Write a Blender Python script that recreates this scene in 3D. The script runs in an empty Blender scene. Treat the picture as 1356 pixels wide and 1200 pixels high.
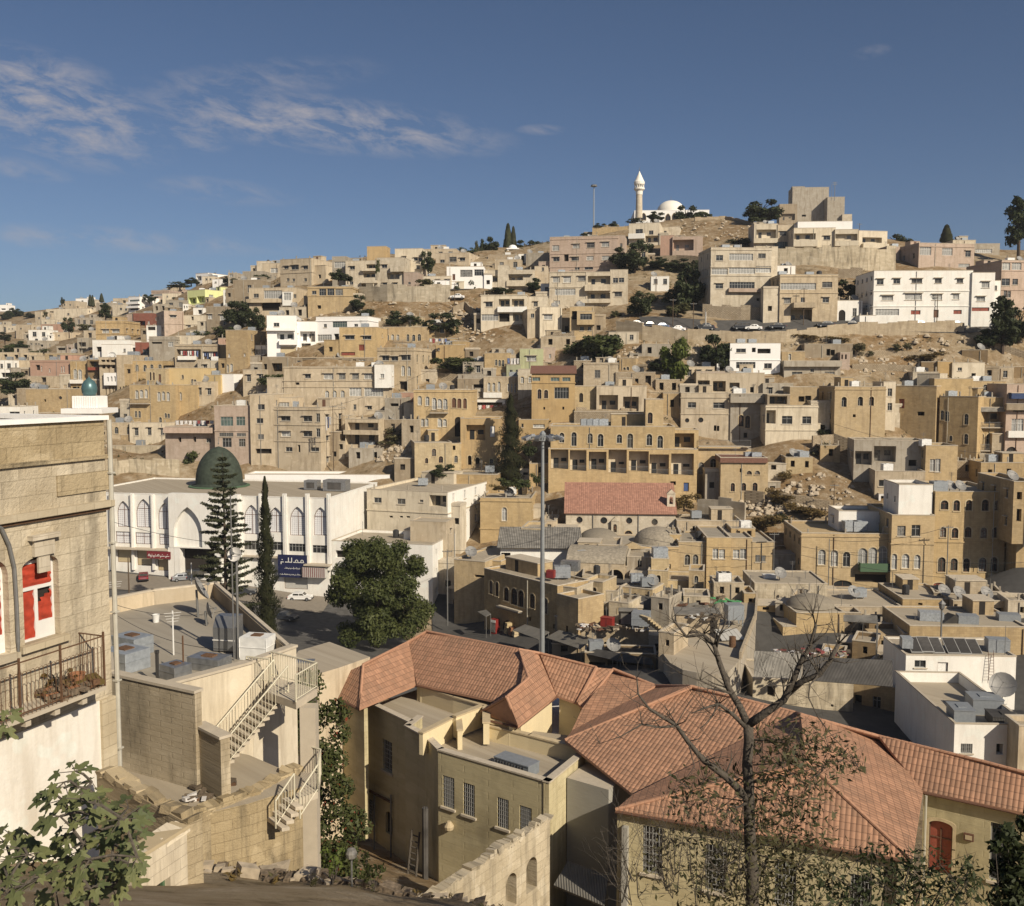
import bpy,math,random
import numpy as np
from mathutils import Vector,Matrix,noise
R=math.radians
sc=bpy.context.scene
col=sc.collection
random.seed(7)
# camera, world, sun, exposure
FPX,CX,CY=1300.0,678.0,600.0
PITCH=math.atan(100/FPX)
cd=bpy.data.cameras.new('camera');cam=bpy.data.objects.new('camera',cd);col.objects.link(cam)
cd.sensor_width=36.0;cd.lens=36.0*FPX/1356.0
cd.clip_start=0.2;cd.clip_end=6000
cam.location=(0,0,0);cam.rotation_euler=(R(90)-PITCH,0,0)
sc.camera=cam
SUN_EL,SUN_AZ=R(33),R(39)
sun_dir=Vector((math.sin(SUN_AZ)*math.cos(SUN_EL),-math.cos(SUN_AZ)*math.cos(SUN_EL),math.sin(SUN_EL)))
sd=bpy.data.lights.new('sun','SUN');sun=bpy.data.objects.new('sun',sd);col.objects.link(sun)
sd.energy=5.0;sd.angle=R(0.5);sd.color=(1.0,0.88,0.70)
sun.rotation_euler=sun_dir.to_track_quat('Z','Y').to_euler()
sun.location=(40,-40,60)
w=bpy.data.worlds.new('World');sc.world=w;w.use_nodes=True
wn,wl=w.node_tree.nodes,w.node_tree.links
bg=wn['Background']
sky=wn.new('ShaderNodeTexSky');sky.sky_type='NISHITA';sky.sun_disc=False
sky.sun_elevation=SUN_EL;sky.sun_rotation=math.atan2(sun_dir.x,sun_dir.y)
sky.altitude=900;sky.air_density=0.75;sky.dust_density=2.4;sky.ozone_density=3.5
bg.inputs['Strength'].default_value=0.059
def wnode(t,**kw):
 n=wn.new(t)
 for k,v in kw.items():setattr(n,k,v)
 return n
def wmath(op,a,b=None,c=None):
 n=wnode('ShaderNodeMath',operation=op)
 for i,v in enumerate((a,b,c)):
  if v is None:continue
  if hasattr(v,'links'):wl.new(v,n.inputs[i])
  else:n.inputs[i].default_value=v
 return n.outputs[0]
tc=wnode('ShaderNodeTexCoord');sp=wnode('ShaderNodeSeparateXYZ');wl.new(tc.outputs['Generated'],sp.inputs[0])
yy=wmath('MAXIMUM',sp.outputs['Y'],0.05)
u=wmath('DIVIDE',sp.outputs['X'],yy);v=wmath('DIVIDE',sp.outputs['Z'],yy)
def blob(cu,cv,ru,rv,tilt):
 du,dv=wmath('SUBTRACT',u,cu),wmath('SUBTRACT',v,cv)
 ct,st=math.cos(tilt),math.sin(tilt)
 a=wmath('ADD',wmath('MULTIPLY',du,ct/ru),wmath('MULTIPLY',dv,st/ru))
 b=wmath('ADD',wmath('MULTIPLY',du,-st/rv),wmath('MULTIPLY',dv,ct/rv))
 return wmath('SUBTRACT',1.0,wmath('ADD',wmath('MULTIPLY',a,a),wmath('MULTIPLY',b,b)))
masks=None
for(px,py,rx,ry,t,k)in((75,150,150,55,-.30,1.0),(430,172,215,30,-.10,.95),(40,230,60,12,-.2,.5),(265,185,45,18,-.3,.7),(300,258,90,14,-.1,.45),(150,320,220,14,-.05,.5),(715,180,28,6,0,.4),(1140,82,24,7,.2,.3),(330,120,160,22,.1,.4)):
 m_=wmath('MULTIPLY',wmath('MAXIMUM',blob((px-CX)/FPX,(500-py)/FPX,rx*1.25/FPX,ry*1.35/FPX,t),0.0),k)
 masks=m_ if masks is None else wmath('MAXIMUM',masks,m_)
cv=wnode('ShaderNodeCombineXYZ');wl.new(wmath('MULTIPLY',wmath('ADD',u,wmath('MULTIPLY',v,.55)),11),cv.inputs[0])
wl.new(wmath('MULTIPLY',wmath('SUBTRACT',v,wmath('MULTIPLY',u,-.12)),27),cv.inputs[1])
cn=wnode('ShaderNodeTexNoise');cn.inputs['Scale'].default_value=1.9;cn.inputs['Detail'].default_value=11;cn.inputs['Roughness'].default_value=.68
cn.inputs['Distortion'].default_value=.35
wl.new(cv.outputs[0],cn.inputs['Vector'])
cr=wnode('ShaderNodeMapRange');cr.inputs[1].default_value=.43;cr.inputs[2].default_value=.74
wl.new(cn.outputs[0],cr.inputs[0])
dens=wmath('MINIMUM',wmath('MULTIPLY',wmath('MULTIPLY',cr.outputs[0],masks),1.15),.85)
mx=wnode('ShaderNodeMix',data_type='RGBA');mx.inputs['B'].default_value=(6.3,5.9,6.1,1)
wl.new(dens,mx.inputs['Factor']);wl.new(sky.outputs[0],mx.inputs['A']);wl.new(mx.outputs['Result'],bg.inputs['Color'])
sc.view_settings.view_transform='Standard';sc.view_settings.look='None'
sc.view_settings.exposure=0.2;sc.view_settings.gamma=1.0
sc.cycles.max_bounces=6;sc.cycles.diffuse_bounces=3;sc.cycles.glossy_bounces=2;sc.cycles.transparent_max_bounces=8
# picture geometry -> world
SP,CP=math.sin(PITCH),math.cos(PITCH)
def ray(px,py):
 a,b=(px-CX)/FPX,-(py-CY)/FPX
 return Vector((a,CP+b*SP,-SP+b*CP))
def at(px,py,Y):
 r=ray(px,py);return r*(Y/r.y)
def atz(px,py,z):
 r=ray(px,py);return r*(z/r.z)
CTRL=[(150,770,172),(60,790,165),(300,800,162),(420,800,168),(450,860,135),(600,832,160),(660,870,140),(760,885,138),(900,900,132),(1000,915,125),(1100,925,120),(1250,925,118),(1356,900,116),(1370,795,140),(1460,800,140),(1520,850,122),(1420,770,152),(540,740,190),(500,690,195),(740,770,165),(860,772,165),(1000,765,166),(1100,772,160),(1250,780,156),(1356,775,158),(620,720,190),(760,700,188),(880,700,186),(820,650,200),(950,655,200),(1020,690,182),(1040,640,192),(1100,660,186),(1200,650,182),(1320,620,190),(680,640,205),(590,620,210),(560,640,205),(900,565,216),(1000,585,205),(1130,590,206),(1250,560,212),(1340,590,205),(780,545,218),(700,545,216),(640,555,220),(560,585,216),(420,625,218),(300,615,222),(200,600,226),(150,585,232),(480,540,232),(380,530,236),(440,470,248),(380,475,252),(560,495,245),(640,500,240),(700,505,235),(850,500,226),(950,505,226),(1080,510,220),(1180,500,222),(1300,490,222),(1356,480,224),(850,440,238),(950,442,236),(1080,440,234),(1200,442,232),(1330,440,232),(840,428,242),(950,434,240),(1080,434,238),(1200,436,237),(1340,434,237),(750,455,246),(680,445,250),(620,450,256),(540,415,272),(480,400,285),(400,392,300),(520,392,282),(600,385,285),(660,385,285),(700,400,275),(780,385,290),(870,395,275),(930,400,262),(1000,385,262),(1080,400,255),(1180,395,258),(1300,400,262),(860,350,315),(930,345,320),(1000,345,300),(1100,345,300),(1180,350,290),(1290,350,295),(1356,350,300),(770,335,340),(850,300,370),(880,290,385),(940,288,380),(1020,300,350),(1100,300,340),(1200,322,345),(1300,330,350),(1356,332,350),(1600,340,350),(700,330,355),(620,340,340),(540,335,345),(460,345,345),(400,350,350),(330,362,400),(270,372,440),(220,390,480),(160,402,540),(100,412,620),(40,414,760),(0,412,800),(330,400,310),(280,420,315),(230,440,320),(170,450,330),(110,460,370),(40,450,480),(0,450,470),(60,430,520),(140,425,450),(200,415,400),(330,470,265),(260,490,265),(180,500,270),(90,490,310),(20,500,330),(90,540,270),(20,540,285),(160,545,250),(250,550,240),(320,540,240),(-300,430,600),(-300,520,300),(-300,600,225),(-200,760,170)]
PA=W_=None;_n=0;CC=6.0
def _phi(d2):return np.sqrt(d2+CC*CC)
def solve_terrain(more=()):
 global PA,W_,_n
 pts=[tuple(at(*c))for c in CTRL]+[tuple(m)for m in more]
 pts+=[(x,y,z)for(x,y,z)in[(0,0,-3.2),(-14,10,-5),(0,12,-8),(14,12,-8),(-12,25,-13.5),(-6,30,-15),(5,30,-18),(22,30,-20),(-22,45,-18),(-12,42,-22),(0,45,-27),(20,45,-27),(40,45,-27),(-25,70,-31),(0,72,-37),(30,72,-37),(60,72,-36),(-40,100,-36),(0,100,-41),(60,100,-40),(120,120,-36),(-90,120,-35),(-60,60,-24),(70,30,-20),(70,0,-8),(-60,10,-8),(-90,0,-5),(120,60,-30),(200,130,-33),(240,240,15),(300,330,40),(260,180,-22),(0,480,40),(100,520,45),(-200,620,40),(-120,480,38),(-500,1000,30),(-300,900,35),(300,600,30),(-900,800,20),(-700,600,25),(-500,300,-5),(-300,150,-20),(0,1100,10),(600,900,0),(600,200,-10),(400,0,-10),(-400,0,-10),(0,-80,3),(200,-80,0),(-200,-80,0)]]
 PA=np.array(pts);D2=((PA[:,None,:2]-PA[None,:,:2])**2).sum(-1);_n=len(PA)
 A_=np.zeros((_n+1,_n+1));A_[:_n,:_n]=_phi(D2)-np.eye(_n)*3.0;A_[_n,:_n]=1;A_[:_n,_n]=1
 W_=np.linalg.solve(A_,np.concatenate([PA[:,2],[0]]))
def ground_np(X,Y):
 X,Y=np.asarray(X,float),np.asarray(Y,float)
 d2=(X[...,None]-PA[:,0])**2+(Y[...,None]-PA[:,1])**2
 return _phi(d2)@W_[:_n]+W_[_n]
def ground(x,y):return float(ground_np(x,y))
def hit(px,py,y0=55.0,y1=1000.0):
 """distance at which the picture ray (px, py) meets the terrain"""
 r=ray(px,py);ys=np.arange(y0,y1,2.0);g=ground_np(ys*r.x/r.y,ys);z=ys*r.z/r.y
 i=np.argmax(g>=z)
 if g[i]<z[i]:return y1*.6
 lo,hi=ys[max(i-1,0)],ys[i]
 for _ in range(12):
  m=(lo+hi)/2
  if ground(m*r.x/r.y,m)>=m*r.z/r.y:hi=m
  else:lo=m
 return hi
 # materials
M={}
def new_mat(name):
 m=bpy.data.materials.new(name);m.use_nodes=True
 nt=m.node_tree;b=nt.nodes['Principled BSDF']
 M[name]=m
 return m,nt,b
def nd(nt,t,ins=None,**kw):
 n=nt.nodes.new(t)
 for k,v in kw.items():setattr(n,k,v)
 for k,v in(ins or{}).items():
  if hasattr(v,'links'):nt.links.new(v,n.inputs[k])
  else:n.inputs[k].default_value=v
 return n
def c4(c,k=1.0):return(c[0]*k,c[1]*k,c[2]*k,1)
def facade_coords(nt):
 """metres along the wall, metres up"""
 tc=nd(nt,'ShaderNodeTexCoord');oi=nd(nt,'ShaderNodeObjectInfo')
 s=nd(nt,'ShaderNodeSeparateXYZ',{0:tc.outputs['Object']})
 add=nd(nt,'ShaderNodeMath',{0:s.outputs[0],1:s.outputs[1]},operation='ADD')
 ra=nd(nt,'ShaderNodeMath',{0:oi.outputs['Random'],1:90.0},operation='MULTIPLY')
 a2=nd(nt,'ShaderNodeMath',{0:add.outputs[0],1:ra.outputs[0]},operation='ADD')
 cb=nd(nt,'ShaderNodeCombineXYZ',{0:a2.outputs[0],1:s.outputs[2],2:ra.outputs[0]})
 sh=nd(nt,'ShaderNodeVectorMath',{0:tc.outputs['Object'],1:cb.outputs[0]},operation='ADD')
 return cb.outputs[0],oi.outputs['Random'],tc.outputs['Object'],s
def mix(nt,f,a,b,mode='MIX'):
 n=nd(nt,'ShaderNodeMix',data_type='RGBA',blend_type=mode)
 for k,v in(('Factor',f),('A',a),('B',b)):
  if hasattr(v,'links'):nt.links.new(v,n.inputs[k])
  else:n.inputs[k].default_value=v
 return n.outputs['Result']
def rng(nt,x,a,b,c=0.0,d=1.0):
 n=nd(nt,'ShaderNodeMapRange',{0:x,1:a,2:b,3:c,4:d});return n.outputs[0]
def wall_mat(name,c,brick=0.0,stain=.5,bump=.25,bw=.62,bh=.31,var=.16,rough=.9,mort=.012,dirt=(.16,.12,.08),bumpd=.03):
 m,nt,b=new_mat(name)
 uv,rnd,obj,s=facade_coords(nt)
 base=c4(c)
 cols=mix(nt,rng(nt,rnd,0,1),c4(c,1-var),c4((c[0]*(1+var*.7),c[1]*(1+var*.62),c[2]*(1+var*.5))))
 wr_=nd(nt,'ShaderNodeTexWhiteNoise',{1:rnd},noise_dimensions='1D');g_=(c[0]+c[1]+c[2])/3
 cols=mix(nt,rng(nt,wr_.outputs[0],.2,1,0,.28 if var>.1 else .05),cols,c4((g_*1.08,g_*.99,g_*.84)))
 n1=nd(nt,'ShaderNodeTexNoise',{'Vector':uv,'Scale':.38,'Detail':7.0,'Roughness':.62})
 cols=mix(nt,rng(nt,n1.outputs[0],.46,.66,0,min(.6,stain*1.05)),cols,c4((c[0]*.70,c[1]*.66,c[2]*.60)))
 n4=nd(nt,'ShaderNodeTexNoise',{'Vector':uv,'Scale':.8,'Detail':2.0,'Roughness':.4})
 cols=mix(nt,rng(nt,n4.outputs[0],.60,.63,0,stain*.8),cols,c4((min(.75,c[0]*1.18),c[1]*1.2,c[2]*1.25)))
 height=None
 if brick:
  bt=nd(nt,'ShaderNodeTexBrick',{'Vector':uv,'Color1':(1,1,1,1),'Color2':(.66,.63,.58,1),'Mortar':(.5,.47,.42,1),'Scale':1.0,'Mortar Size':mort,'Brick Width':bw,'Row Height':bh,'Mortar Smooth':.3,'Bias':-.25})
  cols=mix(nt,brick,cols,bt.outputs['Color'],'MULTIPLY')
  height=bt.outputs['Fac']
 mp=nd(nt,'ShaderNodeMapping',{0:uv,'Scale':(1.3,.16,1)})
 n2=nd(nt,'ShaderNodeTexNoise',{'Vector':mp.outputs[0],'Scale':1.0,'Detail':7.0,'Roughness':.65})
 cols=mix(nt,rng(nt,n2.outputs[0],.49,.70,0,min(.85,stain*1.15)),cols,c4(dirt))
 n3=nd(nt,'ShaderNodeTexNoise',{'Vector':uv,'Scale':7.0,'Detail':5.0,'Roughness':.7})
 cols=mix(nt,rng(nt,n3.outputs[0],.3,.7,.0,.22),cols,c4(c,.6))
 nt.links.new(cols,b.inputs['Base Color'])
 b.inputs['Roughness'].default_value=rough;b.inputs['Specular IOR Level'].default_value=.25
 bp=nd(nt,'ShaderNodeBump',{'Strength':bump,'Distance':bumpd,'Height':n3.outputs[0]})
 last=bp
 if height is not None:
  bp2=nd(nt,'ShaderNodeBump',{'Strength':.6,'Distance':.02,'Height':height,'Normal':bp.outputs[0]},invert=True);last=bp2
 nt.links.new(last.outputs[0],b.inputs['Normal'])
 return m
wall_mat('ochre_stone',(0.455,0.338,0.183),.55,.45)
wall_mat('ochre_plain',(0.463,0.329,0.161),.15,.35)
wall_mat('gold_stone',(0.492,0.371,0.203),.45,.35)
wall_mat('honey_stone',(0.503,0.403,0.244),.5,.45)
wall_mat('buff_stone',(0.466,0.389,0.277),.45,.5)
wall_mat('buff_plaster',(0.511,0.429,0.310),0,.5)
wall_mat('pale_stone',(0.561,0.499,0.391),.35,.45)
wall_mat('cream_plaster',(0.597,0.531,0.412),0,.4)
wall_mat('white_plaster',(.76,.745,.70),0,.22,var=.06,dirt=(.35,.32,.28))
wall_mat('clean_white',(.80,.79,.77),0,.10,var=.03,dirt=(.45,.42,.38))
wall_mat('pink_stone',(0.449,0.354,0.288),.3,.35)
wall_mat('rose_plaster',(.43,.27,.20),0,.3)
wall_mat('red_brick',(.25,.085,.06),.5,.3)
wall_mat('grey_concrete',(0.370,0.334,0.273),0,.6)
wall_mat('brown_concrete',(0.308,0.251,0.176),0,.6)
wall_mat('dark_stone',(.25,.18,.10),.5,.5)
wall_mat('olive_plaster',(.40,.33,.17),0,.3)
wall_mat('lime_paint',(.66,.70,.34),0,.1,var=.02)
wall_mat('green_paint',(.40,.42,.26),0,.3)
wall_mat('yellow_paint',(0.565,0.424,0.200),0,.25)
wall_mat('roof_grey',(0.326,0.295,0.242),0,.35,dirt=(.22,.19,.15))
wall_mat('roof_dust',(0.370,0.321,0.246),0,.35,dirt=(.22,.18,.13))
wall_mat('rubble_stone',(0.423,0.350,0.251),.9,.5,1.0,.45,.28,mort=.05)
wall_mat('old_masonry',(0.513,0.447,0.330),.55,.8,1.0,1.15,.47,mort=.012,dirt=(.13,.11,.08),bumpd=.06)
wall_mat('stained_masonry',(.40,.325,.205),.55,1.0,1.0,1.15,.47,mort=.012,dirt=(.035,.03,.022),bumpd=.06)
wall_mat('old_concrete',(.42,.355,.25),.3,.95,.6,bw=.42,bh=.21,dirt=(.10,.085,.06))
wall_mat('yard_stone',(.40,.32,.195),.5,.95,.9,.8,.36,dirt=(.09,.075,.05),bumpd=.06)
wall_mat('worn_white',(.76,.74,.69),0,.35,.5,dirt=(.36,.29,.20))
wall_mat('cut_stone',(0.485,0.419,0.300),.5,.35,.5,.7,.36,dirt=(.25,.20,.13))
def plain(name,c,rough=.7,metal=0.0,var=.12,scale=6.0,bump=0.0,spec=.4):
 m,nt,b=new_mat(name)
 tc=nd(nt,'ShaderNodeTexCoord');oi=nd(nt,'ShaderNodeObjectInfo')
 n=nd(nt,'ShaderNodeTexNoise',{'Vector':tc.outputs['Object'],'Scale':scale,'Detail':4.0})
 k=mix(nt,rng(nt,n.outputs[0],.3,.7),c4(c,1-var),c4(c,1+var))
 k=mix(nt,rng(nt,oi.outputs['Random'],0,1,0,.8),k,c4(c,1-1.3*var))
 nt.links.new(k,b.inputs['Base Color'])
 b.inputs['Roughness'].default_value=rough;b.inputs['Metallic'].default_value=metal;b.inputs['Specular IOR Level'].default_value=spec
 if bump:
  bp=nd(nt,'ShaderNodeBump',{'Strength':bump,'Distance':.03,'Height':n.outputs[0]});nt.links.new(bp.outputs[0],b.inputs['Normal'])
 return m
def glass(name,c,c2,c3):
 m,nt,b=new_mat(name);oi=nd(nt,'ShaderNodeObjectInfo');tc=nd(nt,'ShaderNodeTexCoord')
 n=nd(nt,'ShaderNodeTexNoise',{'Vector':tc.outputs['Object'],'Scale':3.0,'Detail':3.0});r_=oi.outputs['Random']
 k=mix(nt,rng(nt,r_,.64,.68),c4(c),c4(c2));k=mix(nt,rng(nt,r_,.87,.90),k,c4(c3));k=mix(nt,rng(nt,n.outputs[0],.4,.65,0,.6),k,c4(c,.5))
 nt.links.new(k,b.inputs['Base Color']);b.inputs['Roughness'].default_value=.18;b.inputs['Specular IOR Level'].default_value=.5
glass('dark_glass',(.028,.03,.032),(.075,.07,.06),(.22,.21,.19))
plain('curtain_glass',(.36,.36,.34),.35,0,.35,2.5,spec=.5)
plain('green_glass',(.09,.13,.12),.2,0,.3,2,spec=.6)
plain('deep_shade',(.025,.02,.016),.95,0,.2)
plain('white_frame',(.70,.69,.66),.6)
plain('grey_frame',(.30,.30,.29),.5)
plain('brown_wood',(.13,.065,.04),.7)
plain('red_wood',(.26,.07,.045),.7)
plain('green_wood',(.07,.13,.07),.7)
plain('blue_paint',(.05,.09,.22),.6)
plain('lintel_stone',(.48,.39,.25),.85,0,.15,3)
plain('lintel_concrete',(.48,.42,.33),.9,0,.15,3)
plain('zinc',(.36,.37,.38),.45,.75,.25,4)
plain('tank_metal',(.34,.37,.40),.5,.35,.25,4,.2)
plain('tank_white',(.66,.66,.64),.6,0,.15,3)
plain('tank_black',(.03,.03,.032),.6)
plain('pole_metal',(.20,.20,.195),.55,.4)
plain('mast_metal',(.30,.32,.33),.5,.5,.1,2)
plain('wood_pole',(.10,.07,.045),.9)
plain('cable_black',(.03,.03,.03),.7)
plain('dome_green',(.042,.054,.040),.75,0,.35,1.6,.3,.25)
plain('dome_white',(.74,.71,.64),.7,0,.06,.6)
plain('dome_teal',(.10,.19,.20),.35,.3,.2,3)
plain('dome_lead',(.28,.245,.19),.9,0,.3,2.5,.3)
for nm_,c_ in(('sheet_metal',(.27,.255,.225)),('dark_sheet',(.085,.08,.075))):
 m=plain(nm_,c_,.65,.25,.4,.9);nt=m.node_tree;tcx=nd(nt,'ShaderNodeTexCoord');wv_=nd(nt,'ShaderNodeTexWave',{'Vector':tcx.outputs['Object'],'Scale':2.2})
 bp=nd(nt,'ShaderNodeBump',{'Strength':.6,'Distance':.06,'Height':wv_.outputs[1]});nt.links.new(bp.outputs[0],nt.nodes['Principled BSDF'].inputs['Normal'])
plain('rust_metal',(.14,.075,.04),.85,.1,.35,14,.3)
plain('cream_rail',(.56,.52,.40),.55,0,.12,9)
plain('red_cloth',(.34,.04,.018),.8,0,.25,5,.5)
plain('cloth_white',(.62,.60,.58),.9,0,.25,3)
plain('cloth_blue',(.12,.16,.30),.9,0,.4,2)
plain('cloth_red',(.35,.08,.08),.9,0,.4,2)
plain('tarp_blue',(.03,.06,.16),.7,0,.3,2)
plain('rubble_dark',(.17,.13,.09),.95,0,.5,9,.8)
plain('rock',(.40,.335,.25),.95,0,.3,3.0,.8)
plain('trunk_bark',(.085,.062,.045),.95,0,.35,18,.8)
plain('grey_bark',(.10,.085,.068),.95,0,.35,22,.8)
plain('car_white',(.72,.72,.71),.3,0,.03,1,spec=.6)
plain('car_red',(.16,.02,.03),.3,0,.1,1,spec=.6)
plain('car_silver',(.38,.40,.43),.35,.5,.05,1)
plain('car_dark',(.035,.04,.05),.3,0,.1,1,spec=.6)
plain('car_blue',(.10,.14,.22),.3,.2,.1,1)
plain('tyre_rubber',(.02,.02,.02),.8)
plain('tail_red',(.35,.02,.02),.3)
plain('sign_navy',(.012,.016,.06),.6,0,.1)
plain('sign_maroon',(.16,.02,.025),.6)
plain('sign_white',(.70,.70,.66),.6)
plain('roller_shutter',(.50,.42,.27),.6,0,.08,2)
plain('grey_shutter',(.46,.45,.42),.6,0,.08,2)
plain('green_plastic',(.08,.30,.12),.5)
plain('red_plastic',(.22,.025,.02),.5)
plain('dish_grey',(.25,.245,.235),.6,.1,.15,4)
plain('dish_white',(.60,.58,.55),.6)
plain('pipe_paint',(.42,.40,.34),.6,0,.1,3)
plain('tin_orange',(.26,.12,.06),.9)
def leaf_mat(name,c,c2,scale=.35,trans=.25):
 m,nt,b=new_mat(name)
 tc=nd(nt,'ShaderNodeTexCoord');oi=nd(nt,'ShaderNodeObjectInfo');gi=nd(nt,'ShaderNodeNewGeometry')
 n=nd(nt,'ShaderNodeTexNoise',{'Vector':tc.outputs['Object'],'Scale':scale,'Detail':3.0})
 f=nd(nt,'ShaderNodeMath',{0:rng(nt,n.outputs[0],.3,.7),1:rng(nt,gi.outputs['Random Per Island'],0,1,-.35,.35)},operation='ADD')
 k=mix(nt,f.outputs[0],c4(c),c4(c2))
 k=mix(nt,rng(nt,oi.outputs['Random'],0,1,0,.5),k,c4((c[0]*1.1,c[1]*.8,c[2]*.7)))
 nt.links.new(k,b.inputs['Base Color']);b.inputs['Roughness'].default_value=.6;b.inputs['Specular IOR Level'].default_value=.25
 t=nd(nt,'ShaderNodeBsdfTranslucent',{0:k});ms=nd(nt,'ShaderNodeMixShader',{0:trans,1:b.outputs[0],2:t.outputs[0]})
 nt.links.new(ms.outputs[0],nt.nodes['Material Output'].inputs[0])
 return m
leaf_mat('leaf_dark',(.026,.038,.015),(.06,.072,.028))
leaf_mat('leaf_mid',(.045,.062,.020),(.085,.10,.035))
leaf_mat('leaf_olive',(.07,.075,.030),(.12,.115,.05))
leaf_mat('leaf_conifer',(.028,.036,.018),(.065,.07,.032),1.2,.15)
leaf_mat('leaf_bright',(.07,.10,.02),(.13,.16,.04))
leaf_mat('leaf_fig',(.085,.105,.045),(.17,.18,.075),2.5,.25)
leaf_mat('leaf_shrub',(.05,.055,.024),(.12,.105,.05),1.2)
leaf_mat('leaf_dry',(.11,.085,.03),(.16,.12,.045),1.5)
leaf_mat('leaf_big',(.042,.058,.018),(.10,.115,.036),.5,.3)
leaf_mat('flower_red',(.22,.05,.03),(.3,.09,.05),2.0)
# mesh builder
class MB:
 def __init__(self):self.v=[];self.f=[];self.m=[]
 def add(self,vs,fs,mi=0):
  o=len(self.v);self.v+=[tuple(x)for x in vs]
  for f in fs:self.f.append(tuple(o+i for i in f));self.m.append(mi)
 def poly(self,vs,mi=0):self.add(vs,[tuple(range(len(vs)))],mi)
 def box(self,x0,x1,y0,y1,z0,z1,mi=0):
  self.add([(x0,y0,z0),(x1,y0,z0),(x1,y1,z0),(x0,y1,z0),(x0,y0,z1),(x1,y0,z1),(x1,y1,z1),(x0,y1,z1)],[(0,3,2,1),(4,5,6,7),(0,1,5,4),(1,2,6,5),(2,3,7,6),(3,0,4,7)],mi)
 def obox(self,c,ax,ay,az,mi=0):
  """box centred at c with half-axis vectors"""
  c,ax,ay,az=Vector(c),Vector(ax),Vector(ay),Vector(az)
  self.add([c-ax-ay-az,c+ax-ay-az,c+ax+ay-az,c-ax+ay-az,c-ax-ay+az,c+ax-ay+az,c+ax+ay+az,c-ax+ay+az],[(0,3,2,1),(4,5,6,7),(0,1,5,4),(1,2,6,5),(2,3,7,6),(3,0,4,7)],mi)
 def prism(self,poly,z0,z1,mi=0,mtop=None):
  n=len(poly)
  vs=[(p[0],p[1],z0)for p in poly]+[(p[0],p[1],z1)for p in poly]
  self.add(vs,[(i,(i+1)%n,n+(i+1)%n,n+i)for i in range(n)],mi)
  self.add(vs,[tuple(range(n,2*n))],mi if mtop is None else mtop);self.add(vs,[tuple(range(n-1,-1,-1))],mi)
 def tube(self,pts,rad,n=6,mi=0,cap=True):
  pts=[Vector(p)for p in pts];k=len(pts)
  rad=[rad]*k if isinstance(rad,(int,float))else rad
  vs=[];up=None
  for i,p in enumerate(pts):
   t=(pts[min(i+1,k-1)]-pts[max(i-1,0)])
   t=t.normalized()if t.length>1e-9 else Vector((0,0,1))
   if up is None:up=Vector((0,0,1))if abs(t.z)<.9 else Vector((1,0,0))
   a=t.cross(up);a=a.normalized()if a.length>1e-6 else t.orthogonal().normalized()
   b=t.cross(a).normalized();up=-b if abs(b.dot(up))<0 else up
   for j in range(n):
    q=2*math.pi*j/n;vs.append(p+(a*math.cos(q)+b*math.sin(q))*rad[i])
  fs=[(i*n+j,i*n+(j+1)%n,(i+1)*n+(j+1)%n,(i+1)*n+j)for i in range(k-1)for j in range(n)]
  if cap:fs+=[tuple(range(n-1,-1,-1)),tuple(range((k-1)*n,k*n))]
  self.add(vs,fs,mi)
 def lathe(self,prof,n=16,c=(0,0,0),mi=0,a0=0.0):
  k=len(prof);vs=[]
  for(r,z)in prof:
   for j in range(n):
    q=a0+2*math.pi*j/n;vs.append((c[0]+r*math.cos(q),c[1]+r*math.sin(q),c[2]+z))
  fs=[(i*n+j,i*n+(j+1)%n,(i+1)*n+(j+1)%n,(i+1)*n+j)for i in range(k-1)for j in range(n)]
  fs+=[tuple(range(n-1,-1,-1)),tuple(range((k-1)*n,k*n))]
  self.add(vs,fs,mi)
 def build(self,name,mats,parent=None,loc=None,rz=0.0,smooth=False,label=None):
  me=bpy.data.meshes.new(name);me.from_pydata(self.v,[],self.f);me.update()
  mats=mats if isinstance(mats,(list,tuple))else[mats]
  for m in mats:me.materials.append(M[m])
  me.polygons.foreach_set('material_index',self.m)
  if smooth:me.polygons.foreach_set('use_smooth',[True]*len(me.polygons))
  o=bpy.data.objects.new(name,me);col.objects.link(o)
  if parent is not None:o.parent=parent
  if loc is not None:o.location=loc
  if rz:o.rotation_euler.z=rz
  if label:o['label']=label
  return o
def tag(o,label,cat,group=None,kind=None):
 if label:o['label']=label
 if cat:o['category']=cat
 if group:o['group']=group
 if kind:o['kind']=kind
 return o
def empty(name,loc,label,cat,group=None,rz=0.0):
 o=bpy.data.objects.new(name,None);col.objects.link(o);o.location=loc;o.rotation_euler.z=rz
 o.empty_display_size=.5
 return tag(o,label,cat,group)
KIDS={}
def copy_tree(o,parent=None):
 c=o.copy();col.objects.link(c);c.parent=parent
 for ch in o.children:copy_tree(ch,c)
 return c
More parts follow.
